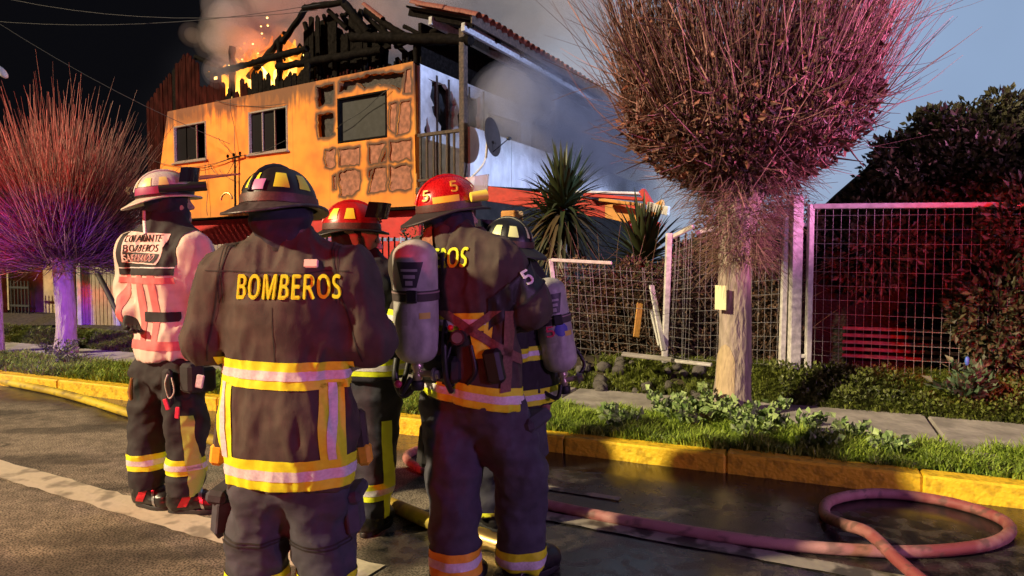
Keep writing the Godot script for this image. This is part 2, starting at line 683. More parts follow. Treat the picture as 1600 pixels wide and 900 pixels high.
func make_materials():
	M.char = M_noise(Color(0.003, 0.0025, 0.0025), Color(0.016, 0.013, 0.012), 0.03, 0.8, 0.8, 0.5, 0.06, 3)
	M.char.metallic_specular = 0.12
	M.char_red = M_noise(Color(0.008, 0.003, 0.003), Color(0.055, 0.012, 0.010), 0.02, 1.0, 0.8, 0.3, 0.06, 4, Vector3(1, 0.3, 1))
	M.char_red.metallic_specular = 0.1
	M.dark = M_simple(Color(0.008, 0.008, 0.01), 0.9)
	M.white_paint = M_noise(Color(0.45, 0.43, 0.4), Color(0.8, 0.78, 0.74), 0.02, 1.2, 0.55, 0.1, 0.05, 5)
	M.fence_steel = M_noise(Color(0.38, 0.34, 0.3), Color(0.75, 0.72, 0.68), 0.04, 0.5, 0.5, 0.05, 0.1, 6)
	M.wire = M_noise(Color(0.14, 0.13, 0.12), Color(0.5, 0.48, 0.47), 0.05, 0.4, 0.45, 0.0, 0.1, 7)
	M.kerb = M_noise(Color(0.62, 0.33, 0.014), Color(0.9, 0.6, 0.025), 0.03, 0.8, 0.55, 0.4, 0.09, 8, Vector3.ONE, 0.36)
	M.concrete = M_noise(Color(0.24, 0.22, 0.2), Color(0.46, 0.42, 0.38), 0.02, 1.6, 0.85, 0.4, 0.09, 9)
	M.soil = M_noise(Color(0.018, 0.013, 0.009), Color(0.085, 0.06, 0.036), 0.03, 0.9, 0.95, 2.5, 0.04, 10)
	M.stone = M_noise(Color(0.08, 0.07, 0.06), Color(0.3, 0.27, 0.24), 0.04, 0.4, 0.85, 0.8, 0.06, 11)
	M.bark = bark_mat(Color(0.2, 0.14, 0.10), Color(0.58, 0.47, 0.39), 12)
	M.twig = M_simple(Color(0.8, 0.8, 0.8), 0.75)
	M.twig.vertex_color_use_as_albedo = true
	M.leaf = M_leaf(Color(1, 1, 1))
	M.black = M_simple(Color(0.012, 0.012, 0.013), 0.5)
	M.rubber = M_simple(Color(0.015, 0.015, 0.016), 0.6)
	M.steel = M_simple(Color(0.5, 0.5, 0.52), 0.3, 0.9)
	M.brass = M_simple(Color(0.6, 0.42, 0.16), 0.35, 0.9)
	M.yellow = M_noise(Color(0.66, 0.72, 0.008), Color(0.84, 0.93, 0.02), 0.03, 0.2, 0.6, 0.05, 0.3, 13)
	M.silver = M_noise(Color(0.55, 0.52, 0.54), Color(0.85, 0.8, 0.84), 0.05, 0.2, 0.4, 0.03, 0.3, 14)
	M.tank = M_noise(Color(0.26, 0.24, 0.22), Color(0.66, 0.63, 0.59), 0.03, 0.5, 0.45, 0.05, 0.2, 16, Vector3(1, 0.6, 1))
	M.amber = M_noise(Color(0.9, 0.36, 0.012), Color(0.95, 0.5, 0.03), 0.03, 0.2, 0.6, 0.05, 0.3, 15)

func bark_mat(c0: Color, c1: Color, sd: int) -> StandardMaterial3D:
	return M_noise(c0, c1, 0.035, 0.7, 0.9, 1.6, 0.03, sd, Vector3(1.6, 0.45, 1.6))

# ---------------------------------------------------------------- ground
func ground():
	# far terrain, one sheet to the horizon
	var far := MB.new()
	far.quad(Vector3(-150, -0.03, 150), Vector3(150, -0.03, 150), Vector3(150, -0.03, -150), Vector3(-150, -0.03, -150))
	structure("ground", far.mesh(), M.soil)
	road_sheet()
	kerb_row()
	pavement()
	bank()
	# yard behind the fence line up to the houses
	var yard := MB.new()
	grid_sheet(yard, -16.0, 16.0, 2.6, 16.0, 28, 12, 0.25, 0.08)
	structure("yard_ground", yard.mesh(), M.soil)

func grid_sheet(mb: MB, s0: float, s1: float, t0: float, t1: float, ns: int, nt: int, y: float, bumps: float):
	var fn := FastNoiseLite.new()
	fn.seed = 21
	fn.frequency = 0.9
	var rings := []
	for i in nt + 1:
		var r := PackedVector3Array()
		for j in ns + 1:
			var p := st(lerpf(s0, s1, float(j) / ns), lerpf(t0, t1, float(i) / nt))
			p.y = y + bumps * fn.get_noise_2d(p.x * 2.0, p.z * 2.0)
			r.append(p)
		rings.append(r)
	mb.loft(rings, false)

func road_sheet():
	# asphalt: dry and dusty on the left, wet and dark towards the right and along the gutter
	var s0 := -24.0
	var s1 := 14.0
	var t0 := -10.0
	var t1 := 0.06
	var w := 1536
	var h := 512
	var fn := FastNoiseLite.new()
	fn.seed = 31
	fn.frequency = 0.55
	fn.fractal_octaves = 5
	var fine := FastNoiseLite.new()
	fine.seed = 33
	fine.frequency = 9.0
	fine.fractal_octaves = 3
	var al := Image.create(w, h, false, Image.FORMAT_RGB8)
	var ro := Image.create(w, h, false, Image.FORMAT_RGB8)
	for y in h:
		var t := lerpf(t1, t0, (y + 0.5) / h)
		for x in w:
			var s := lerpf(s0, s1, (x + 0.5) / w)
			var p := st(s, t)
			var a := fn.get_noise_2d(p.x, p.z)
			var b := fine.get_noise_2d(p.x, p.z)
			# distance past the edge of the wet part: it lies right of a slanting line, and in the gutter
			var wet := smoothstep(-0.25, 0.25, p.x + 0.35 + (p.z + 3.4) * 0.18 + a * 1.5)
			var gut := smoothstep(-0.75, -0.3, t + a * 0.5) * (1.0 - 0.5 * smoothstep(-3.0, -9.0, s))
			wet = clampf(maxf(wet * (0.92 + 0.5 * b), gut * 0.95) , 0.0, 1.0)
			var streak := fn.get_noise_2d(s * 0.5 + 20.0, t * 5.0)
			var dry := 0.26 + 0.09 * a + 0.13 * b + 0.07 * streak
			# old tyre polish and dark stains on the dry part
			dry *= 1.0 - 0.55 * smoothstep(0.12, 0.4, fn.get_noise_2d(p.x * 0.8 + 40.0, p.z * 2.4 - 9.0))
			# hairline cracks
			dry *= 1.0 - 0.6 * (1.0 - smoothstep(0.004, 0.02, absf(fn.get_noise_2d(p.x * 0.55 - 70.0, p.z * 0.9 + 13.0)))) * smoothstep(-0.1, 0.2, streak)
			dry = maxf(dry, 0.03)
			var c := Color(dry * 1.12, dry * 0.93, dry * 0.70).lerp(Color(0.017 + 0.01 * b, 0.017 + 0.01 * b, 0.018 + 0.01 * b), wet)
			al.set_pixel(x, y, c.linear_to_srgb())
			var r := lerpf(0.9, 0.16 + 0.2 * maxf(0.0, a + b * 0.6), wet)
			ro.set_pixel(x, y, Color(r, r, r))
	var m := StandardMaterial3D.new()
	m.albedo_texture = ImageTexture.create_from_image(al)
	m.roughness_texture = ImageTexture.create_from_image(ro)
	m.roughness_texture_channel = BaseMaterial3D.TEXTURE_CHANNEL_GREEN
	m.roughness = 1.0
	m.detail_enabled = true
	m.detail_blend_mode = BaseMaterial3D.BLEND_MODE_MUL
	m.detail_uv_layer = BaseMaterial3D.DETAIL_UV_2
	m.detail_albedo = noise_tex(Color(0.22, 0.21, 0.2), Color(1, 1, 1), 0.16, 38, 3, 512, 0.45)
	structure("road", grain(s0, s1, t0, t1), m)
	# worn white lines
	var paint := M_noise(Color(0.30, 0.26, 0.19), Color(0.64, 0.56, 0.42), 0.02, 1.3, 0.8, 0.2, 0.1, 36, Vector3.ONE, 0.4)
	var wetpaint := M_noise(Color(0.08, 0.07, 0.055), Color(0.32, 0.29, 0.23), 0.02, 1.1, 0.55, 0.2, 0.1, 37, Vector3.ONE, 0.45)
	marking(Vector3(-7.4, 0, -6.62), Vector3(-0.62, 0, -2.93), 0.2, paint)
	marking(Vector3(0.16, 0, -3.62), Vector3(2.2, 0, -2.62), 0.12, wetpaint)
	marking(Vector3(-0.3, 0, -4.30), Vector3(0.62, 0, -3.86), 0.07, wetpaint)

# the road as a fine sheet with a gravelly surface (real relief, a millimetre or two near the camera)
func grain(s0: float, s1: float, t0: float, t1: float) -> ArrayMesh:
	var mb := MB.new()
	mb.textured = true
	var fn := FastNoiseLite.new()
	fn.seed = 41
	fn.frequency = 7.0
	fn.fractal_octaves = 2
	var slow := FastNoiseLite.new()
	slow.seed = 42
	slow.frequency = 1.3
	# dense where the camera looks, coarse beyond
	var ss := [s0, -18.0, -13.0, -10.0]
	var x := -9.0
	while x < 5.0:
		ss.append(x)
		x += 0.05
	ss.append_array([6.0, 9.0, s1])
	var ts := [t0, -7.0, -5.0, -4.0]
	var y := -3.3
	while y < t1:
		ts.append(y)
		y += 0.05
	ts.append(t1)
	for t in ts:
		for s in ss:
			var p := st(s, t)
			var fx := fn.get_noise_2d(p.x, p.z)
			p.y = 0.0016 * fx + 0.003 * slow.get_noise_2d(p.x, p.z)
			mb.vert(p, Vector3.ZERO, Vector2((s - s0) / (s1 - s0), (t1 - t) / (t1 - t0)))
	var m := ss.size()
	for i in ts.size() - 1:
		for j in m - 1:
			var a := i * m + j
			mb.ix.append_array([a, a + m, a + 1, a + 1, a + m, a + m + 1])
	mb.smooth_from(0, 0)
	for i in mb.n.size():
		if mb.n[i].y < 0.0:
			mb.n[i] = -mb.n[i]
	var flat := mb.mesh().surface_get_arrays(0)
	var uv2 := PackedVector2Array()
	for q in mb.v:
		uv2.append(Vector2(q.x, q.z) / 1.1)
	flat[Mesh.ARRAY_TEX_UV2] = uv2
	var out := ArrayMesh.new()
	out.add_surface_from_arrays(Mesh.PRIMITIVE_TRIANGLES, flat)
	return out

func marking(a: Vector3, b: Vector3, w: float, m: Material):
	var mb := MB.new()
	var d := (b - a).normalized()
	var side := d.cross(Vector3.UP) * w * 0.5
	var n := int((b - a).length() / 0.08)
	var l := PackedVector3Array()
	var r := PackedVector3Array()
	for i in n + 1:
		var p := a.lerp(b, float(i) / n) + Vector3(0, 0.0075, 0)
		l.append(p - side * rng.randf_range(0.86, 1.06))
		r.append(p + side * rng.randf_range(0.86, 1.06))
	mb.loft([l, r], false)
	structure("road_marking", mb.mesh(), m)

func kerb_row():
	var o := Node3D.new()
	o.name = "kerb"
	add_child(o)
	tag(o, "", "", "", "structure")
	var s := -15.0
	var protos := []
	for k in 3:
		var mb := MB.new()
		mb.box(Transform3D(Basis(), Vector3(0, -0.06, 0)), Vector3(1.096 + 0.001 * k, 0.37, 0.15), 0.012)
		protos.append(mb.mesh())
	var i := 0
	while s < 7.0:
		var b := Basis(E, Vector3.UP, -NN)
		var mi := lpart("kerb_stone", protos[i % 3], M.kerb, o, Transform3D(b.rotated(Vector3.UP, rng.randf_range(-0.008, 0.008)), st(s + 0.55, 0.075 + rng.randf_range(-0.006, 0.006), rng.randf_range(-0.008, 0.008))))
		s += 1.1
		i += 1

func pavement():
	# soil under the verge
	var v := MB.new()
	grid_sheet(v, -16.0, 8.0, 0.148, 0.9, 96, 5, 0.10, 0.035)
	structure("verge_soil", v.mesh(), M.soil)
	var o := Node3D.new()
	o.name = "pavement"
	add_child(o)
	tag(o, "", "", "", "structure")
	var s := -16.0
	var k := 0
	while s < 8.0:
		var l := 1.45
		var near := 0.86 if s < 1.2 else 0.62
		var mb := MB.new()
		mb.box(Transform3D(Basis(), Vector3.ZERO), Vector3(l - 0.022, 0.16, 1.72 - near), 0.012)
		var b := Basis(E, Vector3.UP, -NN).rotated(E, rng.randf_range(-0.008, 0.008))
		lpart("pavement_slab", mb.mesh(), M.concrete, o, Transform3D(b, st(s + l * 0.5, (near + 1.72) * 0.5, 0.052 + rng.randf_range(-0.004, 0.004))))
		# two narrow drain strips across the slabs on the right
		s += l
		k += 1

func bank_height(s: float, t: float) -> float:
	var k := smoothstep(1.68, 2.15, t)
	return lerpf(0.1, 0.33 if s > -3.0 else 0.22, k)

func bank():
	var fn := FastNoiseLite.new()
	fn.seed = 51
	fn.frequency = 2.2
	fn.fractal_octaves = 4
	var rings := []
	for i in 15:
		var t := lerpf(1.68, 2.75, i / 14.0)
		var r := PackedVector3Array()
		for j in 221:
			var s := lerpf(-16.0, 8.0, j / 220.0)
			var p := st(s, t)
			p.y = bank_height(s, t) + 0.07 * fn.get_noise_2d(p.x, p.z) * smoothstep(1.66, 1.85, t)
			r.append(p)
		rings.append(r)
	var mb := MB.new()
	mb.loft(rings, false)
	structure("bank", mb.mesh(), M.soil)

# ---------------------------------------------------------------- the burning house
# house frame: x along the street front (0 at its right corner, left is negative), y up, z out of the front
func at_px(u: float, v: float, depth: float) -> Vector3:
	var b := -(v - 450.0) / 1067.0
	var dy := b * cos(0.0468) - sin(0.0468)
	var dz := b * sin(0.0468) + cos(0.0468)
	var k := depth / dz
	return Vector3((u - 800.0) / 1067.0 * k, 1.4 + dy * k, -depth)

func ragged(pts: Array, amp: float, step: float, sd: int) -> PackedVector2Array:
	var fn := FastNoiseLite.new()
	fn.seed = sd
	fn.frequency = 3.5
	fn.fractal_octaves = 3
	var out := PackedVector2Array()
	for i in pts.size():
		var a: Vector2 = pts[i]
		var b: Vector2 = pts[(i + 1) % pts.size()]
		var n := maxi(1, int((b - a).length() / step))
		for j in n:
			var p := a.lerp(b, float(j) / n)
			out.append(p + Vector2(fn.get_noise_2d(p.x * 1.3, p.y * 1.3), fn.get_noise_2d(p.x * 1.3 + 50.0, p.y * 1.3)) * amp)
	return out

func rect_pts(x0: float, y0: float, x1: float, y1: float) -> Array:
	return [Vector2(x0, y0), Vector2(x1, y0), Vector2(x1, y1), Vector2(x0, y1)]

func extrude(poly: PackedVector2Array, z0: float, z1: float) -> MB:
	var mb := MB.new()
	var t := Geometry2D.triangulate_polygon(poly)
	for i in range(0, t.size(), 3):
		var a := poly[t[i]]
		var b := poly[t[i + 1]]
		var c := poly[t[i + 2]]
		if (b - a).cross(c - a) < 0.0:
			var s := b
			b = c
			c = s
		mb.tri(Vector3(a.x, a.y, z1), Vector3(b.x, b.y, z1), Vector3(c.x, c.y, z1))
		mb.tri(Vector3(a.x, a.y, z0), Vector3(c.x, c.y, z0), Vector3(b.x, b.y, z0))
	var ccw := not Geometry2D.is_polygon_clockwise(poly)
	for i in poly.size():
		var a := poly[i]
		var b := poly[(i + 1) % poly.size()]
		if not ccw:
			var s := a
			a = b
			b = s
		mb.quad(Vector3(a.x, a.y, z0), Vector3(b.x, b.y, z0), Vector3(b.x, b.y, z1), Vector3(a.x, a.y, z1))
	return mb

# front openings: polygons in the wall plane; kind 0 window, 1 open dark hole, 2 brown board behind
func front_holes() -> Array:
	return [
		[rect_pts(-8.62, 3.92, -7.13, 4.91), 0], [rect_pts(-5.36, 3.88, -3.9, 4.92), 0], [rect_pts(-2.21, 3.88, -0.73, 4.86), 0],
		[ragged(rect_pts(-2.86, 4.76, -2.34, 5.2), 0.06, 0.08, 1), 1], [ragged(rect_pts(-2.87, 4.07, -2.34, 4.58), 0.05, 0.08, 2), 1],
		[ragged([Vector2(-2.16, 5.01), Vector2(-1.75, 5.0), Vector2(-1.6, 5.1), Vector2(-1.35, 4.98), Vector2(-1.0, 5.03), Vector2(-0.62, 4.95), Vector2(-0.36, 4.82), Vector2(-0.24, 5.16), Vector2(-1.2, 5.24), Vector2(-2.16, 5.22)], 0.05, 0.07, 3), 3],
		[ragged([Vector2(-0.66, 4.56), Vector2(-0.43, 4.56), Vector2(-0.52, 3.95), Vector2(-0.66, 4.05)], 0.04, 0.07, 4), 2],
		[ragged([Vector2(-0.35, 4.56), Vector2(-0.09, 4.56), Vector2(-0.1, 3.94), Vector2(-0.48, 3.9)], 0.04, 0.07, 5), 2],
		[ragged([Vector2(-0.2, 5.18), Vector2(-0.07, 5.2), Vector2(-0.07, 4.72), Vector2(-0.26, 4.72)], 0.03, 0.07, 15), 2],
		[ragged(rect_pts(-2.63, 3.38, -2.33, 3.76), 0.05, 0.06, 6), 2], [ragged(rect_pts(-2.18, 3.4, -1.55, 3.75), 0.06, 0.07, 7), 2],
		[ragged([Vector2(-1.26, 3.38), Vector2(-1.02, 3.38), Vector2(-0.8, 3.76), Vector2(-1.26, 3.76)], 0.04, 0.07, 8), 2],
		[ragged([Vector2(-0.92, 3.38), Vector2(-0.78, 3.38), Vector2(-0.78, 3.62)], 0.02, 0.06, 18), 2],
		[ragged(rect_pts(-0.65, 3.39, -0.08, 3.77), 0.06, 0.07, 9), 2],
		[ragged([Vector2(-2.19, 3.26), Vector2(-1.55, 3.26), Vector2(-1.56, 2.86), Vector2(-1.8, 2.74), Vector2(-2.15, 2.72)], 0.07, 0.07, 10), 2],
		[ragged([Vector2(-1.12, 3.26), Vector2(-0.77, 3.25), Vector2(-0.78, 2.8), Vector2(-1.3, 2.76)], 0.05, 0.07, 11), 2],
		[ragged([Vector2(-1.27, 3.24), Vector2(-1.16, 3.25), Vector2(-1.27, 3.05)], 0.02, 0.06, 19), 2],
		[ragged(rect_pts(-0.66, 2.78, -0.07, 3.26), 0.07, 0.07, 12), 2],
		[ragged(rect_pts(-2.38, 2.9, -2.3, 3.18), 0.02, 0.07, 13), 2],
	]

# orange render: rain streaks, scorch under the roof and rims of char round the burned patches (all stains on the wall itself)
func facade_material(holes: Array) -> StandardMaterial3D:
	var w := 720
	var h := 232
	var im := Image.create(w, h, false, Image.FORMAT_RGB8)
	var fn := FastNoiseLite.new()
	fn.seed = 61
	fn.frequency = 1.0
	fn.fractal_octaves = 5
	var boxes := []
	for hl in holes:
		var r := Rect2(hl[0][0], Vector2.ZERO)
		for p in hl[0]:
			r = r.expand(p)
		boxes.append(r)
	for y in h:
		var wy := 5.4 - (y + 0.5) / h * 3.0
		for x in w:
			var wx := -10.0 + (x + 0.5) / w * 10.2
			var a := fn.get_noise_2d(wx, wy)
			var streak := fn.get_noise_2d(wx * 5.0, wy * 0.5 + 30.0)
			var c := Color(0.86, 0.275, 0.014).lerp(Color(0.55, 0.145, 0.009), clampf(0.35 + a * 0.9, 0.0, 1.0))
			# faded paler wash in the middle of the sheets
			c = c.lerp(Color(0.9, 0.34, 0.03), clampf(0.25 + fn.get_noise_2d(wx * 0.4 + 9.0, wy * 0.7) * 1.2, 0.0, 0.6))
			var soot := smoothstep(4.6, 5.3, wy + a * 0.35 + streak * 0.4) * (0.95 if wx < -2.9 else 0.6)
			soot = maxf(soot, smoothstep(0.25, 0.5, streak) * smoothstep(4.0, 5.3, wy) * 0.6)
			# smoke stain above the windows
			for k in 2:
				var cx: float = [-7.87, -4.63][k]
				soot = maxf(soot, (1.0 - smoothstep(0.5, 0.85, absf(wx - cx) + a * 0.3)) * smoothstep(4.7, 5.0, wy) * 0.8)
			var lowdirt := smoothstep(2.75, 2.4, wy + a * 0.25) * 0.35
			c = c.lerp(Color(0.10, 0.035, 0.012), clampf(soot, 0.0, 0.9)).lerp(Color(0.3, 0.14, 0.05), lowdirt)
			# sheet joints
			var jx := absf(fposmod(wx + 0.62, 1.24) - 0.62)
			if jx < 0.008:
				c = c.darkened(0.35)
			var best := 1.0
			if wx > -3.1:
				var q := Vector2(wx, wy)
				for k in range(3, holes.size()):
					if boxes[k].grow(0.14).has_point(q):
						var poly = holes[k][0]
						for j in poly.size():
							var nearp := Geometry2D.get_closest_point_to_segment(q, poly[j], poly[(j + 1) % poly.size()])
							best = minf(best, nearp.distance_to(q))
			if best < 0.14:
				var rim := 1.0 - smoothstep(0.025, 0.07 + 0.08 * absf(a) * 2.0, best)
				c = c.lerp(Color(0.03, 0.012, 0.008), rim * 0.92)
				c = c.lerp(Color(0.42, 0.13, 0.02), (1.0 - smoothstep(0.03, 0.14, best)) * 0.6 * (1.0 - rim))
			im.set_pixel(x, y, c.linear_to_srgb())
	var m := StandardMaterial3D.new()
	m.albedo_texture = ImageTexture.create_from_image(im)
	m.roughness = 0.75
	m.uv1_triplanar = true
	m.uv1_triplanar_sharpness = 8.0
	# triplanar looks the image up at p * scale + offset, with y downwards
	m.uv1_scale = Vector3(1.0 / 10.2, 1.0 / 3.0, 1.0 / 10.2)
	m.uv1_offset = Vector3(10.0 / 10.2, -5.4 / 3.0, 0.0)
	return m

func burning_house():
	var o := thing("burning_house", "two-storey orange house with burned-out roof, fire in its gable and a smoking tiled side verandah", "house", Vector3(-2, 0, -14), -deg_to_rad(33.4))
	var holes := front_holes()
	# --- front wall, cut through
	var csg := CSGCombiner3D.new()
	csg.name = "wall"
	var slab := CSGPolygon3D.new()
	slab.name = "slab"
	slab.polygon = PackedVector2Array([Vector2(-9.74, 2.40), Vector2(0.06, 2.42), Vector2(0.0, 5.33), Vector2(-8.9, 5.35)])
	slab.depth = 0.12
	csg.add_child(slab)
	for hl in holes:
		var cut := CSGPolygon3D.new()
		cut.name = "opening"
		cut.polygon = PackedVector2Array(hl[0])
		cut.depth = 1.0
		cut.position.z = 0.5
		cut.operation = CSGShape3D.OPERATION_SUBTRACTION
		csg.add_child(cut, true)
	csg.material_override = facade_material(holes)
	counts[str(o.get_instance_id()) + "wall"] = 1
	o.add_child(csg)
	var board := M_noise(Color(0.16, 0.05, 0.032), Color(0.5, 0.2, 0.13), 0.02, 0.9, 0.85, 0.15, 0.06, 62)
	var sooty := M_noise(Color(0.012, 0.01, 0.01), Color(0.06, 0.05, 0.05), 0.03, 0.9, 0.8, 0.6, 0.05, 63)
	for hl in holes:
		if hl[1] == 0:
			continue
		var r := Rect2(hl[0][0], Vector2.ZERO)
		for p in hl[0]:
			r = r.expand(p)
		var mb := MB.new()
		mb.box(Transform3D(Basis(), Vector3(r.get_center().x, r.get_center().y, -0.034 - (0.12 if hl[1] != 2 else 0.0))), Vector3(r.size.x + 0.05, r.size.y + 0.05, 0.02))
		lpart("sheathing_board", mb.mesh(), board if hl[1] == 2 else sooty, o)
	# studs of the open panels cross the window bay: a diagonal brace set proud
	# --- windows: frame, sash bar, dark pane
	var alu := M_noise(Color(0.16, 0.1, 0.07), Color(0.5, 0.42, 0.36), 0.05, 0.5, 0.5, 0.0, 0.1, 64)
	var glass := M_simple(Color(0.010, 0.010, 0.012), 0.3)
	glass.metallic_specular = 0.25
	for k in 3:
		var p: Array = holes[k][0]
		var a: Vector2 = p[0]
		var b: Vector2 = p[2]
		var w := b.x - a.x
		var fr := MB.new()
		for s in [0, 1]:
			fr.box(Transform3D(Basis(), Vector3(lerpf(a.x + 0.022, b.x - 0.022, s), (a.y + b.y) * 0.5, -0.03)), Vector3(0.044, b.y - a.y, 0.09), 0.006)
			fr.box(Transform3D(Basis(), Vector3((a.x + b.x) * 0.5, lerpf(a.y + 0.022, b.y - 0.022, s), -0.031)), Vector3(w - 0.09, 0.044, 0.088), 0.006)
		var win := lpart("window", fr.mesh(), alu if k < 2 else M.char, o)
		if k < 2:
			var sash := MB.new()
			for f in ([0.34, 0.66] if k == 1 else [0.68]):
				sash.box(Transform3D(Basis(), Vector3(lerpf(a.x, b.x, f), (a.y + b.y) * 0.5, -0.04)), Vector3(0.03, b.y - a.y - 0.09, 0.04), 0.004)
			part_local("sash", sash.mesh(), alu, win)
			var sill := MB.new()
			sill.box(Transform3D(Basis(), Vector3((a.x + b.x) * 0.5, a.y - 0.022, 0.02)), Vector3(w + 0.1, 0.04, 0.1), 0.008)
			part_local("sill", sill.mesh(), alu, win)
			for side in 2:
				var pane := MB.new()
				pane.box(Transform3D(Basis(), Vector3(lerpf(a.x, b.x, 0.18 + 0.32 * side * 1.0), (a.y + b.y) * 0.5, -0.055 - 0.012 * side)), Vector3(w * 0.3, b.y - a.y - 0.09, 0.006))
				part_local("pane", pane.mesh(), glass, win)
		else:
			var pane := MB.new()
			pane.box(Transform3D(Basis(), Vector3((a.x + b.x) * 0.5, (a.y + b.y) * 0.5, -0.07)), Vector3(w - 0.08, b.y - a.y - 0.08, 0.006))
			part_local("pane", pane.mesh(), M_noise(Color(0.010, 0.010, 0.012), Color(0.026, 0.025, 0.028), 0.02, 1.2, 0.75, 0.0, 0.1, 65), win)
	# --- inside: floors, party walls, so that only openings let light in
	var inner := MB.new()
	inner.box(Transform3D(Basis(), Vector3(-4.9, 5.30, -4.6)), Vector3(9.6, 0.06, 8.8))
	inner.box(Transform3D(Basis(), Vector3(-4.9, 2.40, -4.6)), Vector3(9.6, 0.06, 8.8))
	inner.box(Transform3D(Basis(), Vector3(-4.9, 2.7, -9.1)), Vector3(9.8, 5.4, 0.12))
	inner.box(Transform3D(Basis(), Vector3(-9.66, 2.65, -4.6)), Vector3(0.12, 5.3, 8.8))
	lpart("inner_wall", inner.mesh(), M.char, o)
	# --- ground floor: red wall under the overhang, with a black strip for the shadow line
	var red := M_noise(Color(0.38, 0.006, 0.008), Color(0.62, 0.012, 0.012), 0.02, 2.0, 0.6, 0.2, 0.05, 66)
	M.red = red
	var low := MB.new()
	low.box(Transform3D(Basis(), Vector3(-4.85, 1.185, -0.22)), Vector3(9.7, 2.37, 0.16))
	lpart("ground_floor_wall", low.mesh(), red, o)
	var shade_line := MB.new()
	shade_line.box(Transform3D(Basis(), Vector3(-4.85, 2.37, -0.03)), Vector3(9.84, 0.05, 0.2), 0.01)  # black strip put in for the shade under the overhang
	lpart("shade_strip", shade_line.mesh(), M.char, o)
	# --- burned gable: upright planks with broken tops
	var rg := RandomNumberGenerator.new()
	rg.seed = 7
	var x := -10.05
	while x < -3.35:
		var wdt := rg.randf_range(0.13, 0.19)
		var bot := 5.33
		if x < -8.9:
			bot = lerpf(2.6, 5.30, clampf((x + 9.74) / 0.84, 0.0, 1.0)) if x > -9.74 else 3.0
		var top := 6.86 - 0.56 * (-8.15 - x) if x < -8.15 else 6.86 - 0.75 * (x + 8.15)
		if x > -7.6:
			top = 5.62 + rg.randf_range(-0.12, 0.3) + (0.35 if rg.randf() < 0.15 else 0.0)
		var hh := top - bot
		if hh > 0.05:
			var mb := MB.new()
			var jag := PackedVector2Array([Vector2(x, bot - rg.randf_range(0, 0.05)), Vector2(x + wdt - 0.014, bot - rg.randf_range(0, 0.05)), Vector2(x + wdt - 0.014, top - rg.randf_range(0, 0.1)), Vector2(x + wdt * rg.randf_range(0.3, 0.7), top), Vector2(x, top - rg.randf_range(0.0, 0.12))])
			var z := -0.05 - rg.randf_range(0.0, 0.03)
			mb = extrude(jag, z - 0.03, z)
			lpart("gable_plank", mb.mesh(), M.char_red if x < -5.6 and rg.randf() < 0.85 else M.char, o)
		x += wdt
	# right part: charred planks up to the ragged roof outline
	x = -4.35
	var outline := [Vector2(-4.4, 6.0), Vector2(-4.2, 6.55), Vector2(-3.5, 7.15), Vector2(-2.2, 7.0), Vector2(-1.5, 6.3), Vector2(-0.9, 5.98), Vector2(0.3, 5.85), Vector2(1.3, 5.6)]
	while x < -0.1:
		var wdt := rg.randf_range(0.12, 0.2)
		var top := 5.8
		for i in outline.size() - 1:
			if x >= outline[i].x and x < outline[i + 1].x:
				top = lerpf(outline[i].y, outline[i + 1].y, (x - outline[i].x) / (outline[i + 1].x - outline[i].x))
		top += rg.randf_range(-0.22, 0.06)
		var pieces := [[5.27, top]]
		if x > -2.85 and x < -2.3:
			pieces = [[5.27, 6.42], [6.85, top]]
		if x > -1.42 and x < -0.85:
			pieces = [[5.27, 5.42 + rg.randf() * 0.1], [5.86, top]]
		if x > -1.05 and x < -0.3:
			top = 5.72
			pieces = [[5.27, top - rg.randf() * 0.2]]
		for pc in pieces:
			if pc[1] - pc[0] < 0.08:
				continue
			var z := -0.32 - rg.randf_range(0.0, 0.25)
			var tilt: float = rg.randf_range(-0.03, 0.03)
			var jag := PackedVector2Array([Vector2(x, pc[0]), Vector2(x + wdt - 0.006, pc[0]), Vector2(x + wdt - 0.006 + tilt, pc[1] - rg.randf_range(0, 0.12)), Vector2(x + wdt * 0.5 + tilt, pc[1]), Vector2(x + tilt, pc[1] - rg.randf_range(0, 0.15))])
			lpart("charred_plank", extrude(jag, z - 0.03, z).mesh(), M.char, o)
		x += wdt
	var deck := PackedVector2Array()
	for q in ragged([Vector2(-4.35, 5.3), Vector2(-0.06, 5.3), Vector2(-0.1, 5.78), Vector2(-0.9, 5.83), Vector2(-0.86, 5.46), Vector2(-1.34, 5.46), Vector2(-1.46, 6.12), Vector2(-1.9, 6.62), Vector2(-2.2, 6.42), Vector2(-2.8, 6.45), Vector2(-3.0, 6.92), Vector2(-3.6, 6.95), Vector2(-4.05, 6.5), Vector2(-4.4, 6.25)], 0.12, 0.12, 33):
		deck.append(q)
	lpart("charred_roof_deck", extrude(deck, -0.78, -0.7).mesh(), M.char, o)
	# teeth of burned battens along the top of the orange wall
	x = -3.0
	while x < 0.0:
		var hh := rg.randf_range(0.06, 0.16)
		var mb := MB.new()
		mb.box(Transform3D(Basis(Vector3.FORWARD, rg.randf_range(-0.12, 0.12)), Vector3(x, 5.33 + hh * 0.5 - 0.01, -0.05)), Vector3(0.045, hh, 0.05), 0.004)
		lpart("batten_stub", mb.mesh(), M.char_red if rg.randf() < 0.4 else M.char, o)
		x += rg.randf_range(0.08, 0.17)
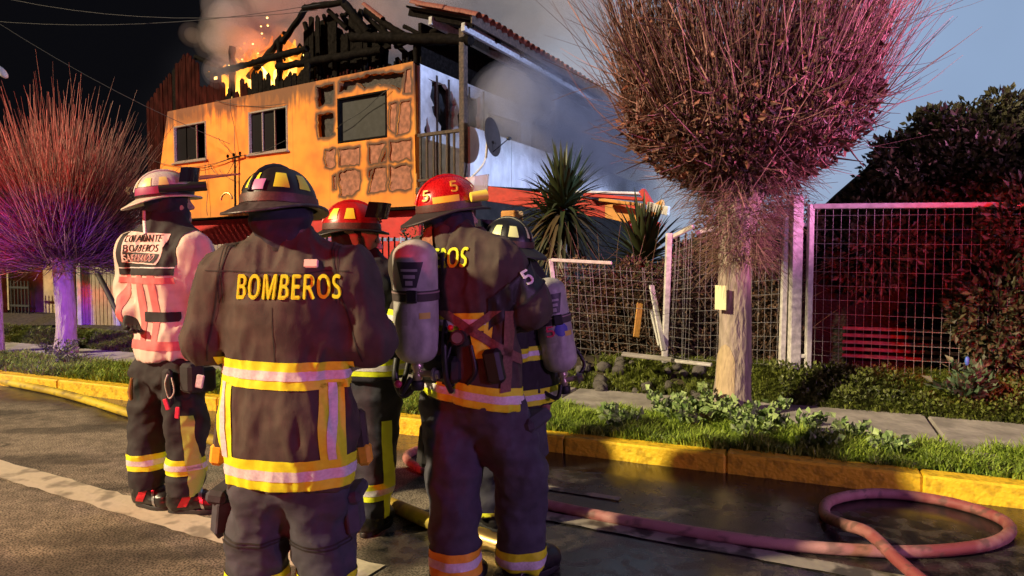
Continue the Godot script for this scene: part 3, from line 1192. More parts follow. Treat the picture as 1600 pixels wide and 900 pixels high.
	# --- bare roof timbers
	var beams := [
		[-7.2, 6.12, -3.3, 6.16, 0.14, -0.14], [-6.42, 5.5, -6.42, 6.76, 0.16, -0.3], [-4.55, 5.4, -4.5, 6.62, 0.14, -0.3], [-5.9, 5.95, -4.4, 6.75, 0.15, -0.42],
		[-1.75, 6.12, 1.45, 5.5, 0.2, -0.02], [-1.55, 6.72, -0.5, 6.0, 0.15, -0.24], [-1.3, 6.5, -0.95, 5.95, 0.1, -0.4], [-0.5, 6.2, 0.1, 5.86, 0.09, -0.3],
		[-2.2, 7.0, -1.45, 6.2, 0.16, -0.2], [-4.3, 6.5, -3.4, 7.15, 0.14, -0.22], [-3.5, 7.13, -2.1, 6.98, 0.13, -0.18], [-2.75, 6.95, -2.2, 6.45, 0.1, -0.26],
		[-6.9, 5.6, -4.2, 6.3, 0.1, -0.9], [-7.3, 6.3, -6.1, 5.5, 0.09, -1.4], [-4.4, 5.9, -1.0, 5.75, 0.16, -0.12], [-5.2, 5.5, -5.6, 6.4, 0.08, -1.2],
		[-3.9, 5.4, -3.2, 5.9, 0.1, -0.2], [-4.0, 7.0, -3.3, 5.6, 0.1, -0.62], [-3.3, 7.05, -2.5, 5.6, 0.1, -0.6], [-2.7, 6.95, -1.6, 5.7, 0.1, -0.6], [-2.0, 6.85, -0.7, 5.75, 0.1, -0.55], [-0.95, 5.9, 0.25, 6.05, 0.09, -0.5], [-3.2, 6.5, -1.7, 6.45, 0.09, -0.66], [-4.6, 6.2, -3.6, 6.35, 0.1, -0.5], [-7.5, 5.6, -6.6, 6.9, 0.09, -1.0], [-8.0, 6.75, -6.9, 6.3, 0.12, -0.3], [-6.2, 6.6, -4.9, 6.75, 0.08, -0.8], [0.0, 5.3, 0.0, 5.9, 0.14, -0.1]]
	for b in beams:
		var mb := MB.new()
		var p0 := Vector3(b[0], b[1], b[5])
		var p1 := Vector3(b[2], b[3], b[5] + rg.randf_range(-0.05, 0.05))
		burned_beam(mb, p0, p1, b[4], rg)
		lpart("roof_timber", mb.mesh(), M.char, o)
	# a scrap of red tiled edge left on one rafter
	for i in 5:
		var mb := MB.new()
		barrel_tile(mb, Transform3D(Basis(Vector3(0, 0, 1), -0.62), Vector3(-1.5 + i * 0.1, 6.76 - i * 0.075, -0.2)), 0.14, 0.2)
		lpart("roof_tile", mb.mesh(), M_tile(), o)
	verandah(o, rg)
	porch(o)
	house_wires(o)
	chimney_of_fire()

func part_local(called: String, mesh: Mesh, mat: Material, parent: Node3D) -> MeshInstance3D:
	return lpart(called, mesh, mat, parent)

func M_tile() -> Material:
	if not M.has("tile"):
		M.tile = M_noise(Color(0.1, 0.025, 0.018), Color(0.34, 0.09, 0.06), 0.03, 0.5, 0.7, 0.4, 0.08, 67)
	return M.tile

func burned_beam(mb: MB, a: Vector3, b: Vector3, w: float, rg: RandomNumberGenerator):
	var n := maxi(3, int((b - a).length() / 0.12))
	var pts := []
	var rad := []
	for i in n + 1:
		var f := float(i) / n
		pts.append(a.lerp(b, f) + Vector3(rg.randf_range(-1, 1), rg.randf_range(-1, 1), rg.randf_range(-1, 1)) * w * 0.07)
		rad.append(w * 0.62 * rg.randf_range(0.78, 1.05))
	mb.tube(pts, rad, 6)

# a half-round clay tile lying along local x (down the slope), thickness 15 mm
func barrel_tile(mb: MB, t: Transform3D, w: float, l: float):
	var rings := []
	for i in 2:
		var r := PackedVector3Array()
		for j in 7:
			var a := PI * j / 6.0
			r.append(t * Vector3((i - 0.5) * l, sin(a) * w * 0.5, cos(a) * w * 0.5))
		for j in 7:
			var a := PI * (6 - j) / 6.0
			r.append(t * Vector3((i - 0.5) * l, sin(a) * (w * 0.5 - 0.015), cos(a) * (w * 0.5 - 0.015)))
		rings.append(r)
	mb.loft(rings, true)

func eave_y(z: float) -> float:
	# the verandah roof sags towards the back
	var r := -z
	return 5.86 - 0.055 * maxf(0.0, r) - 0.004 * r * r * 0.5

func verandah(o: Node3D, rg: RandomNumberGenerator):
	var wood := M_noise(Color(0.025, 0.018, 0.015), Color(0.12, 0.07, 0.05), 0.03, 0.6, 0.75, 0.4, 0.06, 68)
	var pale := M_noise(Color(0.22, 0.22, 0.23), Color(0.5, 0.5, 0.53), 0.03, 0.8, 0.7, 0.3, 0.06, 69)
	# floor and ceiling edges
	var fl := MB.new()
	fl.box(Transform3D(Basis(), Vector3(0.68, 2.72, -4.35)), Vector3(1.3, 0.14, 8.7), 0.01)
	lpart("verandah_floor", fl.mesh(), wood, o)
	# the white side wall of the upper floor, burned through near the front
	var side := M_noise(Color(0.5, 0.52, 0.56), Color(0.86, 0.88, 0.92), 0.02, 1.5, 0.7, 0.2, 0.06, 70)
	var csg := CSGCombiner3D.new()
	csg.name = "side_wall"
	var slab := CSGPolygon3D.new()
	slab.name = "slab"
	slab.polygon = PackedVector2Array([Vector2(0.16, 2.8), Vector2(8.7, 2.8), Vector2(8.7, 5.0), Vector2(0.16, 5.32)])
	slab.depth = 0.1
	csg.add_child(slab)
	var cuts := [ragged([Vector2(0.5, 5.1), Vector2(0.62, 4.35), Vector2(0.95, 3.98), Vector2(1.25, 4.1), Vector2(1.3, 5.0)], 0.14, 0.1, 21),
		ragged(rect_pts(1.5, 3.7, 2.25, 5.0), 0.12, 0.12, 22), rect_pts(2.6, 3.75, 4.0, 4.75), ragged(rect_pts(4.5, 3.0, 5.3, 4.85), 0.05, 0.15, 23), rect_pts(5.8, 3.75, 7.2, 4.7),
		ragged([Vector2(0.3, 4.0), Vector2(0.42, 4.3), Vector2(0.5, 3.95), Vector2(0.46, 3.75)], 0.05, 0.06, 24)]
	for c in cuts:
		var cut := CSGPolygon3D.new()
		cut.name = "opening"
		cut.polygon = PackedVector2Array(c)
		cut.depth = 1.0
		cut.position.z = 0.5
		cut.operation = CSGShape3D.OPERATION_SUBTRACTION
		csg.add_child(cut, true)
	csg.material_override = side
	# its x runs backwards along the house side, its outer face points to +x
	csg.transform = Transform3D(Basis(Vector3(0, 0, -1), Vector3.UP, Vector3(1, 0, 0)), Vector3(0.02, 0, 0))
	o.add_child(csg)
	var dark := MB.new()
	dark.box(Transform3D(Basis(), Vector3(-0.35, 4.0, -4.5)), Vector3(0.06, 2.5, 8.3))
	lpart("inner_partition", dark.mesh(), M_noise(Color(0.02, 0.02, 0.024), Color(0.1, 0.1, 0.115), 0.02, 1.5, 0.85, 0.3, 0.06, 71), o)
	var up := MB.new()
	up.box(Transform3D(Basis(), Vector3(-0.08, 5.72, -4.5)), Vector3(0.08, 0.95, 8.4))
	lpart("upper_partition", up.mesh(), M.char, o)
	# studs that stand in the burned openings
	for z in [-0.72, -1.12, -1.85, -2.4, -4.85]:
		var mb := MB.new()
		mb.box(Transform3D(Basis(), Vector3(0.0, 4.0, z)), Vector3(0.07, 2.4, 0.06), 0.006)
		lpart("wall_stud", mb.mesh(), wood, o)
	# railing of the front end
	var rail := MB.new()
	rail.box(Transform3D(Basis(), Vector3(0.66, 3.84, -0.05)), Vector3(1.16, 0.07, 0.06), 0.008)
	var rl := lpart("railing", rail.mesh(), wood, o)
	var rail2 := MB.new()
	rail2.box(Transform3D(Basis(), Vector3(0.66, 2.93, -0.05)), Vector3(1.16, 0.06, 0.05), 0.008)
	lpart("bottom_rail", rail2.mesh(), wood, rl)
	for i in 7:
		var mb := MB.new()
		mb.box(Transform3D(Basis(), Vector3(0.14 + i * 0.173, 3.385, -0.052)), Vector3(0.045, 0.84, 0.035), 0.005)
		lpart("baluster", mb.mesh(), wood, rl)
	# posts
	for p in [[1.276, 0.0, 5.75, 0.13], [1.276, -3.5, 5.2, 0.12], [1.276, -6.6, 4.95, 0.12]]:
		var mb := MB.new()
		mb.box(Transform3D(Basis(), Vector3(p[0], (2.66 + p[2]) * 0.5, p[1])), Vector3(p[3], p[2] - 2.66, p[3]), 0.012)
		lpart("verandah_post", mb.mesh(), wood if p[1] > -1.0 else pale, o)
	# white parapet along the side, lower towards the back
	var white := M_noise(Color(0.55, 0.55, 0.55), Color(0.85, 0.85, 0.85), 0.02, 1.6, 0.6, 0.2, 0.06, 72, Vector3(1, 0.5, 1))
	for i in 6:
		var z0 := 0.06 - 0.0 - i * 1.46 - 0.12
		var z1 := z0 - 1.445
		var f0 := -z0 / 8.7
		var f1 := -z1 / 8.7
		var mb := MB.new()
		var poly := PackedVector2Array([Vector2(-z0, lerpf(2.77, 3.22, f0)), Vector2(-z1, lerpf(2.77, 3.22, f1)), Vector2(-z1, lerpf(3.9, 3.52, f1)), Vector2(-z0, lerpf(3.9, 3.52, f0))])
		mb = extrude(poly, -0.03, 0.03)
		lpart("parapet_panel", mb.mesh(), white, o, Transform3D(Basis(Vector3(0, 0, -1), Vector3.UP, Vector3(1, 0, 0)), Vector3(1.36, 0, 0)))
	# roof: boarding, rafters, purlins, tiles
	var n := 17
	var rings := []
	for k in 2:
		var top := k == 0
	for i in n + 1:
		var z := lerpf(0.25, -8.6, float(i) / n)
		var e := eave_y(z)
		rings.append(PackedVector3Array([Vector3(1.62, e - 0.02, z), Vector3(0.05, e + 0.5, z), Vector3(0.05, e + 0.46, z), Vector3(1.62, e - 0.06, z)]))
	var bd := MB.new()
	bd.loft(rings, true)
	lpart("roof_boarding", bd.mesh(), M_noise(Color(0.03, 0.03, 0.033), Color(0.13, 0.125, 0.13), 0.03, 1.0, 0.85, 0.4, 0.06, 73, Vector3(3, 1, 0.5)), o)
	for i in 10:
		var z := 0.1 - i * 0.92
		var e := eave_y(z)
		var mb := MB.new()
		mb.beam(Vector3(1.6, e - 0.12, z), Vector3(0.0, e + 0.41, z), 0.06, 0.13, Vector3.UP, 0.006)
		lpart("rafter", mb.mesh(), M.char if i < 2 else wood, o)
	for xx in [1.42, 0.62]:
		var mb := MB.new()
		var prev := Vector3(xx, eave_y(0.2) + (1.62 - xx) * 0.33 - 0.22, 0.2)
		for i in 6:
			var z := 0.2 - (i + 1) * 1.45
			var nx := Vector3(xx, eave_y(z) + (1.62 - xx) * 0.33 - 0.22, z)
			mb.beam(prev, nx, 0.09, 0.16, Vector3.UP, 0.008)
			prev = nx
		lpart("purlin", mb.mesh(), pale, o)
	var fascia := MB.new()
	var prev := Vector3(1.66, eave_y(0.25) - 0.06, 0.25)
	for i in 6:
		var z := 0.25 - (i + 1) * 1.47
		var nx := Vector3(1.66, eave_y(z) - 0.06, z)
		fascia.beam(prev, nx, 0.035, 0.18, Vector3.UP, 0.005)
		prev = nx
	lpart("fascia", fascia.mesh(), wood, o)
	var tile_meshes := []
	for i in 3:
		var mb := MB.new()
		barrel_tile(mb, Transform3D(), 0.19 + 0.008 * i, 0.46)
		tile_meshes.append(mb.mesh())
	for i in 42:
		var z := 0.2 - i * 0.209
		var e := eave_y(z)
		for r in 4:
			if r == 3 and i < 6 and rg.randf() < 0.5:
				continue
			var xx := 1.58 - r * 0.4
			var t := Transform3D(Basis(Vector3(0, 0, 1), -0.318 + rg.randf_range(-0.04, 0.04)).rotated(Vector3.UP, rg.randf_range(-0.05, 0.05)), Vector3(xx, e + (1.62 - xx) * 0.33 + 0.012 + r * 0.004, z + rg.randf_range(-0.01, 0.01)))
			lpart("roof_tile", tile_meshes[(i + r) % 3], M_tile(), o, t)

func porch(o: Node3D):
	# what is left of the red porch below the verandah, towards the garden
	var redw := M_noise(Color(0.3, 0.01, 0.008), Color(0.62, 0.03, 0.015), 0.03, 1.0, 0.65, 0.2, 0.06, 74)
	var orange := M_noise(Color(0.5, 0.18, 0.03), Color(0.78, 0.36, 0.08), 0.02, 1.2, 0.7, 0.2, 0.06, 75)
	var specs := [
		[Vector3(764, 303, 12.4), Vector3(1002, 335, 10.6), 0.10, 0.27, redw], [Vector3(905, 318, 11.4), Vector3(1003, 341, 10.5), 0.14, 0.24, orange],
		[Vector3(915, 305, 11.0), Vector3(1008, 312, 10.5), 0.2, 0.05, redw], [Vector3(900, 300, 11.2), Vector3(1003, 303, 10.7), 0.26, 0.04, M.white_paint],
		[Vector3(940, 312, 10.7), Vector3(1000, 320, 10.2), 0.16, 0.05, orange], [Vector3(1003, 297, 10.4), Vector3(1020, 325, 10.3), 0.1, 0.09, redw],
		[Vector3(1000, 342, 10.4), Vector3(1037, 320, 9.9), 0.06, 0.16, orange], [Vector3(1012, 322, 10.2), Vector3(1045, 330, 9.8), 0.05, 0.13, M.white_paint],
		[Vector3(985, 345, 10.3), Vector3(990, 385, 10.2), 0.08, 0.08, redw], [Vector3(1010, 345, 10.1), Vector3(1004, 392, 10.0), 0.07, 0.07, M.white_paint],
		[Vector3(996, 395, 10.1), Vector3(1030, 348, 9.9), 0.07, 0.05, redw]]
	for s in specs:
		var mb := MB.new()
		mb.beam(at_px(s[0].x, s[0].y, s[0].z), at_px(s[1].x, s[1].y, s[1].z), s[2], s[3], Vector3.UP, 0.008)
		part("porch_beam", mb.mesh(), s[4], o)
	# porch deck roof in behind the beams and the back wall of the porch
	var a := at_px(800, 350, 12.2)
	var col := MB.new()
	col.box(Transform3D(Basis(Vector3.UP, -0.583), Vector3(a.x, 1.1, a.z)), Vector3(0.3, 2.2, 0.3), 0.02)
	part("porch_pillar", col.mesh(), orange, o)
	var wl := MB.new()
	wl.box(Transform3D(Basis(), Vector3(0.62, 1.3, -0.3)), Vector3(1.2, 2.6, 0.16))
	lpart("porch_wall", wl.mesh(), redw, o)
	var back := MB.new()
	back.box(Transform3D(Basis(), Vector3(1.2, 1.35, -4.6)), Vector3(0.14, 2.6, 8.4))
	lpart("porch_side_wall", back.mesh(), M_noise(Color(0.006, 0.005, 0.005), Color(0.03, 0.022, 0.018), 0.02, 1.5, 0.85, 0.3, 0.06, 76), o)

func house_wires(o: Node3D):
	# service mast on the front and slack wires across it
	var mast := MB.new()
	mast.tube([Vector3(-5.84, 2.45, 0.08), Vector3(-5.82, 3.5, 0.08), Vector3(-5.8, 3.85, 0.09)], [0.028, 0.024, 0.02], 8)
	mast.tube([Vector3(-6.1, 3.83, 0.09), Vector3(-5.55, 3.87, 0.09)], [0.018], 6)
	for k in 3:
		mast.ball(Vector3(-6.08 + 0.25 * k, 3.9 + 0.015 * k, 0.1), Vector3(0.035, 0.05, 0.035), 5, 8)
	lpart("service_mast", mast.mesh(), M.char, o)
	var wires := [[-6.9, 3.75, -5.8, 3.82, 0.35], [-10.0, 4.2, -6.0, 3.85, 0.25], [-10.0, 3.65, -6.0, 3.84, 0.12], [-6.0, 3.9, -3.9, 4.1, 0.1], [-6.0, 5.3, -5.8, 3.9, -0.02], [-7.1, 4.0, -7.05, 2.45, 0.02], [-6.6, 5.36, -3.9, 4.95, 0.1], [-2.2, 4.2, -0.6, 4.85, 0.02], [-5.85, 3.9, -6.5, 4.4, 0.05], [-6.5, 3.6, -5.84, 3.3, 0.08]]
	for w in wires:
		var pts := []
		for i in 11:
			var f := i / 10.0
			pts.append(Vector3(lerpf(w[0], w[2], f), lerpf(w[1], w[3], f) - w[4] * 4.0 * f * (1.0 - f), 0.05 + 0.03 * sin(f * 9.0)))
		var mb := MB.new()
		mb.tube(pts, [0.007], 5)
		lpart("wire", mb.mesh(), M.black, o)

func chimney_of_fire():
	# flames inside the gable, each tongue a bent tapering body of glowing gas
	var o := thing("house_fire", "yellow and orange flames burning behind the charred gable of the orange house", "fire", Vector3(-2, 0, -14), -deg_to_rad(33.4))
	o.position = Vector3(-2, 0, -14) + o.basis * Vector3(-5.75, 5.6, -1.2)
	var rg := RandomNumberGenerator.new()
	rg.seed = 3
	var mats := []
	for c in [[Color(1.0, 0.62, 0.16), 5.0, 0.42], [Color(1.0, 0.34, 0.03), 2.2, 0.3], [Color(1.0, 0.2, 0.012), 1.2, 0.22]]:
		var m := M_simple(c[0], 1.0)
		m.albedo_color = Color(0, 0, 0, c[2])
		m.transparency = BaseMaterial3D.TRANSPARENCY_ALPHA
		m.emission_enabled = true
		m.emission = c[0].linear_to_srgb()
		m.emission_energy_multiplier = c[1]
		m.cull_mode = BaseMaterial3D.CULL_DISABLED
		mats.append(m)
	for i in 190:
		var x := rg.randf_range(-2.0, 2.0)
		var kind := 0 if rg.randf() < 0.25 else (1 if rg.randf() < 0.6 else 2)
		var hh: float = rg.randf_range(0.45, 1.0) * [0.85, 1.1, 1.35][kind]
		var z := rg.randf_range(-0.9, 0.8)
		var pts := []
		var rad := []
		var sway := Vector3(rg.randf_range(-0.12, 0.12), 0, rg.randf_range(-0.1, 0.1))
		for k in 9:
			var f := k / 8.0
			pts.append(Vector3(x, -0.05 + hh * f, z) + sway * f * f * 2.0 + Vector3(sin(f * 8.0 + i) * 0.09 * f, 0, cos(f * 6.0 + i * 2.0) * 0.07 * f))
			rad.append(0.012 + hh * rg.randf_range(0.12, 0.24) * pow(sin(PI * clampf(f * 0.85 + 0.12, 0.0, 1.0)), 1.3) * (1.0 - f * 0.5))
		var mb := MB.new()
		mb.tube(pts, rad, 8)
		lpart("flame", mb.mesh(), mats[kind], o)
	# boards of the attic wall behind the flames, alight from below
	var wood := M_noise(Color(0.12, 0.05, 0.02), Color(0.5, 0.26, 0.12), 0.03, 0.8, 0.8, 0.4, 0.06, 78)
	for i in 20:
		var mb := MB.new()
		var w := 0.21
		var top := rg.randf_range(0.5, 1.05) * (1.0 - 0.25 * absf(i - 9.0) / 10.0)
		mb = extrude(PackedVector2Array([Vector2(-2.1 + i * w, -0.3), Vector2(-2.1 + i * w + w - 0.02, -0.3), Vector2(-2.1 + i * w + w - 0.02, top - rg.randf_range(0.0, 0.2)), Vector2(-2.1 + i * w + w * 0.5, top), Vector2(-2.1 + i * w, top - rg.randf_range(0.0, 0.2))]), -1.35, -1.32)
		lpart("attic_board", mb.mesh(), wood, o)
	# glowing embers on the rafters
	for i in 20:
		var f := rg.randf()
		var p := Vector3(lerpf(-0.6, 1.1, f), lerpf(0.55, 1.42, f) + rg.randf_range(-0.12, 0.1), 0.9 + rg.randf_range(0.0, 0.25))
		if rg.randf() < 0.4:
			p = Vector3(rg.randf_range(-2.0, 2.0), rg.randf_range(0.2, 0.9), rg.randf_range(0.6, 1.1))
		var mb := MB.new()
		mb.ball(p, Vector3(rg.randf_range(0.012, 0.04), rg.randf_range(0.01, 0.022), 0.02), 4, 6)
		lpart("ember", mb.mesh(), mats[rg.randi() % 2], o)
	var l := OmniLight3D.new()
	l.name = "fire_light"
	l.light_color = Color(1.0, 0.42, 0.1)
	l.light_energy = 12.0
	l.omni_range = 40.0
	l.omni_attenuation = 2.0
	l.light_size = 0.5
	l.shadow_enabled = true
	l.position = o.position + Vector3(0, 0.75, 0) + o.basis * Vector3(0, 0, 0.2)
	add_child(l)
	smoke()

func smoke():
	var rg := RandomNumberGenerator.new()
	rg.seed = 17
	# [u, v, depth, size, density] along the plume
	var puffs := []
	for i in 40:
		var f := i / 39.0
		puffs.append([lerpf(335, 450, f) + clampf(rg.randfn(0.0, 26.0 + 16.0 * f), -42.0, 60.0), lerpf(88, -50, f) + rg.randf_range(-25, 25), 19.0 + rg.randf_range(0.0, 1.5), rg.randf_range(0.6, 1.5), 0.30])
	for i in 26:
		var f := i / 25.0
		puffs.append([lerpf(440, 930, f) + rg.randf_range(-30, 30), lerpf(30, 10, f) + rg.randf_range(-70, 45), 19.0 + rg.randf_range(0.0, 3.0), rg.randf_range(1.2, 3.0), 0.17])
	for i in 14:
		puffs.append([rg.randf_range(325, 475), rg.randf_range(50, 110), 17.3 + rg.randf_range(0.0, 0.6), rg.randf_range(0.6, 1.2), 0.36])
	# pale mist that hangs along the verandah
	for i in 40:
		var f := i / 39.0
		puffs.append([lerpf(790, 985, f) + rg.randf_range(-25, 30), lerpf(150, 265, f) + rg.randf_range(-45, 30), lerpf(13.2, 18.5, f), rg.randf_range(0.9, 2.4), 0.2 + 0.3 * f])
	var o := Node3D.new()
	o.name = "smoke"
	o.position = at_px(420, 60, 18)
	add_child(o)
	tag(o, "pinkish grey smoke rising from the burning gable and drifting along the verandah", "smoke", "", "stuff")
	for pp in puffs.size() * 2:
		var p: Array = puffs[pp / 2].duplicate()
		if pp % 2:
			p[3] *= 0.62
		else:
			p[4] *= 0.45
		var f := FogVolume.new()
		f.name = numbered("puff", o)
		f.shape = RenderingServer.FOG_VOLUME_SHAPE_ELLIPSOID
		f.size = Vector3(p[3] * rg.randf_range(0.9, 1.4), p[3] * rg.randf_range(0.7, 1.1), p[3])
		var m := FogMaterial.new()
		m.density = p[4]
		m.albedo = Color(0.8, 0.78, 0.8)
		m.edge_fade = 0.5
		f.material = m
		f.position = at_px(p[0], p[1], p[2]) - o.position + Vector3(rg.randf_range(-1, 1), rg.randf_range(-1, 1), rg.randf_range(-1, 1)) * p[3] * 0.12
		f.rotation = Vector3(rg.randf() * 3.0, rg.randf() * 3.0, rg.randf() * 3.0)
		o.add_child(f, true)

# ---------------------------------------------------------------- neighbours, fences
func neighbours():
	var o := thing("neighbour_house", "low house with orange-lit pillars and a dark grille door, left of the burning house", "house", Vector3(-9.2, 0, -13.6), -0.36)
	var plaster := M_noise(Color(0.28, 0.2, 0.1), Color(0.5, 0.4, 0.24), 0.02, 1.6, 0.8, 0.2, 0.06, 81)
	var brown := M_noise(Color(0.16, 0.06, 0.03), Color(0.42, 0.17, 0.08), 0.02, 1.0, 0.75, 0.3, 0.06, 82)
	var wl := MB.new()
	wl.box(Transform3D(Basis(), Vector3(-1.4, 1.35, -0.2)), Vector3(7.0, 2.7, 0.2))
	lpart("wall", wl.mesh(), plaster, o)
	for x in [-1.62, -1.3, -0.98, 0.95]:
		var c := MB.new()
		c.box(Transform3D(Basis(), Vector3(x, 1.25, 0.35)), Vector3(0.2, 2.5, 0.2), 0.02)
		lpart("pillar", c.mesh(), brown, o)
	var dr := MB.new()
	dr.box(Transform3D(Basis(), Vector3(0.62, 1.05, -0.08)), Vector3(0.5, 2.0, 0.05), 0.006)
	var door := lpart("door", dr.mesh(), M_simple(Color(0.015, 0.012, 0.012), 0.6), o)
	for i in 5:
		var b := MB.new()
		b.box(Transform3D(Basis(), Vector3(0.43 + 0.095 * i, 1.05, -0.03)), Vector3(0.018, 1.95, 0.018))
		lpart("grille_bar", b.mesh(), brown, door)
	var gate := MB.new()
	gate.box(Transform3D(Basis(), Vector3(-0.45, 0.42, 0.3)), Vector3(0.55, 0.04, 0.03))
	gate.box(Transform3D(Basis(), Vector3(-0.45, 0.78, 0.3)), Vector3(0.55, 0.04, 0.03))
	var gt := lpart("garden_gate", gate.mesh(), M.black, o)
	for i in 6:
		var b := MB.new()
		b.box(Transform3D(Basis(), Vector3(-0.7 + 0.1 * i, 0.48, 0.3)), Vector3(0.02, 0.86, 0.02))
		lpart("gate_bar", b.mesh(), M.black, gt)
	# pitched red sheet roof
	var red := M_noise(Color(0.12, 0.02, 0.02), Color(0.32, 0.07, 0.06), 0.02, 1.2, 0.5, 0.2, 0.06, 83, Vector3(2, 0.4, 1))
	for i in 30:
		var x := -5.0 + i * 0.235
		var mb := MB.new()
		mb.beam(Vector3(x, 2.5, 0.7), Vector3(x, 3.3, -3.2), 0.215, 0.035, Vector3.UP, 0.012)
		lpart("roof_sheet", mb.mesh(), red, o)
	var pipe := MB.new()
	pipe.tube([Vector3(-2.25, 0.0, 0.5), Vector3(-2.25, 2.5, 0.5)], [0.05], 8)
	lpart("downpipe", pipe.mesh(), brown, o)
	# street lamp at the far left edge
	var lp := thing("street_lamp", "unlit grey street lamp head on a thin pole at the far left edge", "street lamp", Vector3(-10.75, 0, -14.0))
	var pm := MB.new()
	pm.tube([Vector3(-10.75, 0, -14), Vector3(-10.75, 4.6, -14), Vector3(-10.6, 5.0, -14), Vector3(-10.4, 5.15, -14)], [0.06, 0.045, 0.04, 0.035], 10)
	part("pole", pm.mesh(), M.fence_steel, lp)
	var hd := MB.new()
	hd.ball(Vector3(-10.32, 5.12, -14), Vector3(0.16, 0.07, 0.1), 8, 14, Basis(Vector3.FORWARD, 0.9))
	part("lamp_head", hd.mesh(), M_simple(Color(0.75, 0.75, 0.72), 0.4), lp)
	# sagging power lines across the black sky
	var lines := [[Vector3(-16, 7.6, -17), Vector3(-4.2, 6.9, -15.2), 0.5], [Vector3(-16, 8.8, -17), Vector3(-4.2, 6.7, -15.0), 0.7], [Vector3(-16, 9.8, -16), Vector3(-6.8, 4.1, -16.6), 0.5]]
	for i in 3:
		var pts := []
		for k in 15:
			var f := k / 14.0
			pts.append(lines[i][0].lerp(lines[i][1], f) - Vector3(0, lines[i][2] * 4.0 * f * (1.0 - f), 0))
		var mb := MB.new()
		mb.tube(pts, [0.007], 5)
		var w := lpart("power_line", mb.mesh(), M_simple(Color(0.03, 0.03, 0.033), 0.7), self)
		tag(w, ["lowest sagging power line across the black sky", "middle power line across the black sky above the left tree", "steep service cable dropping to the orange house front"][i], "power line", "power lines over the left tree")

func wire_mesh() -> Mesh:
	if not M.has("wire_unit"):
		var mb := MB.new()
		mb.tube([Vector3(0, -0.5, 0), Vector3(0, 0.5, 0)], [1.0], 6, false)
		M.wire_unit = mb.mesh()
	return M.wire_unit

func wire_between(o: Node3D, a: Vector3, b: Vector3, r: float):
	var y := (b - a)
	var x := y.cross(Vector3(0.3, 0.2, 1)).normalized()
	var z := x.cross(y.normalized())
	var t := Transform3D(Basis(x * r, y, z * r), (a + b) * 0.5)
	lpart("wire", wire_mesh(), M.wire, o, global_of(o).affine_inverse() * t)

# a welded-wire panel between four corners: bottom left, bottom right, top right, top left
func wire_panel(o: Node3D, c: Array, nv: int, nh: int, wob := 0.0):
	for i in nv:
		var f := (i + 0.5) / nv
		var a: Vector3 = c[0].lerp(c[1], f)
		var b: Vector3 = c[3].lerp(c[2], f)
		wire_between(o, a + Vector3(rng.randf_range(-wob, wob), 0, rng.randf_range(-wob, wob)), b + Vector3(rng.randf_range(-wob, wob), 0, rng.randf_range(-wob, wob)), 0.0018)
	for j in nh:
		var f := (j + 0.5) / nh
		wire_between(o, c[0].lerp(c[3], f) + NN * -0.005, c[1].lerp(c[2], f) + NN * -0.005, 0.0018)

func rail(o: Node3D, called: String, a: Vector3, b: Vector3, w: float):
	var mb := MB.new()
	mb.beam(a, b, w, w, Vector3.UP, 0.006)
	part(called, mb.mesh(), M.fence_steel, o)

func fp(s: float, y: float, t := 2.12) -> Vector3:
	var p := st(s, t)
	p.y = y
	return p

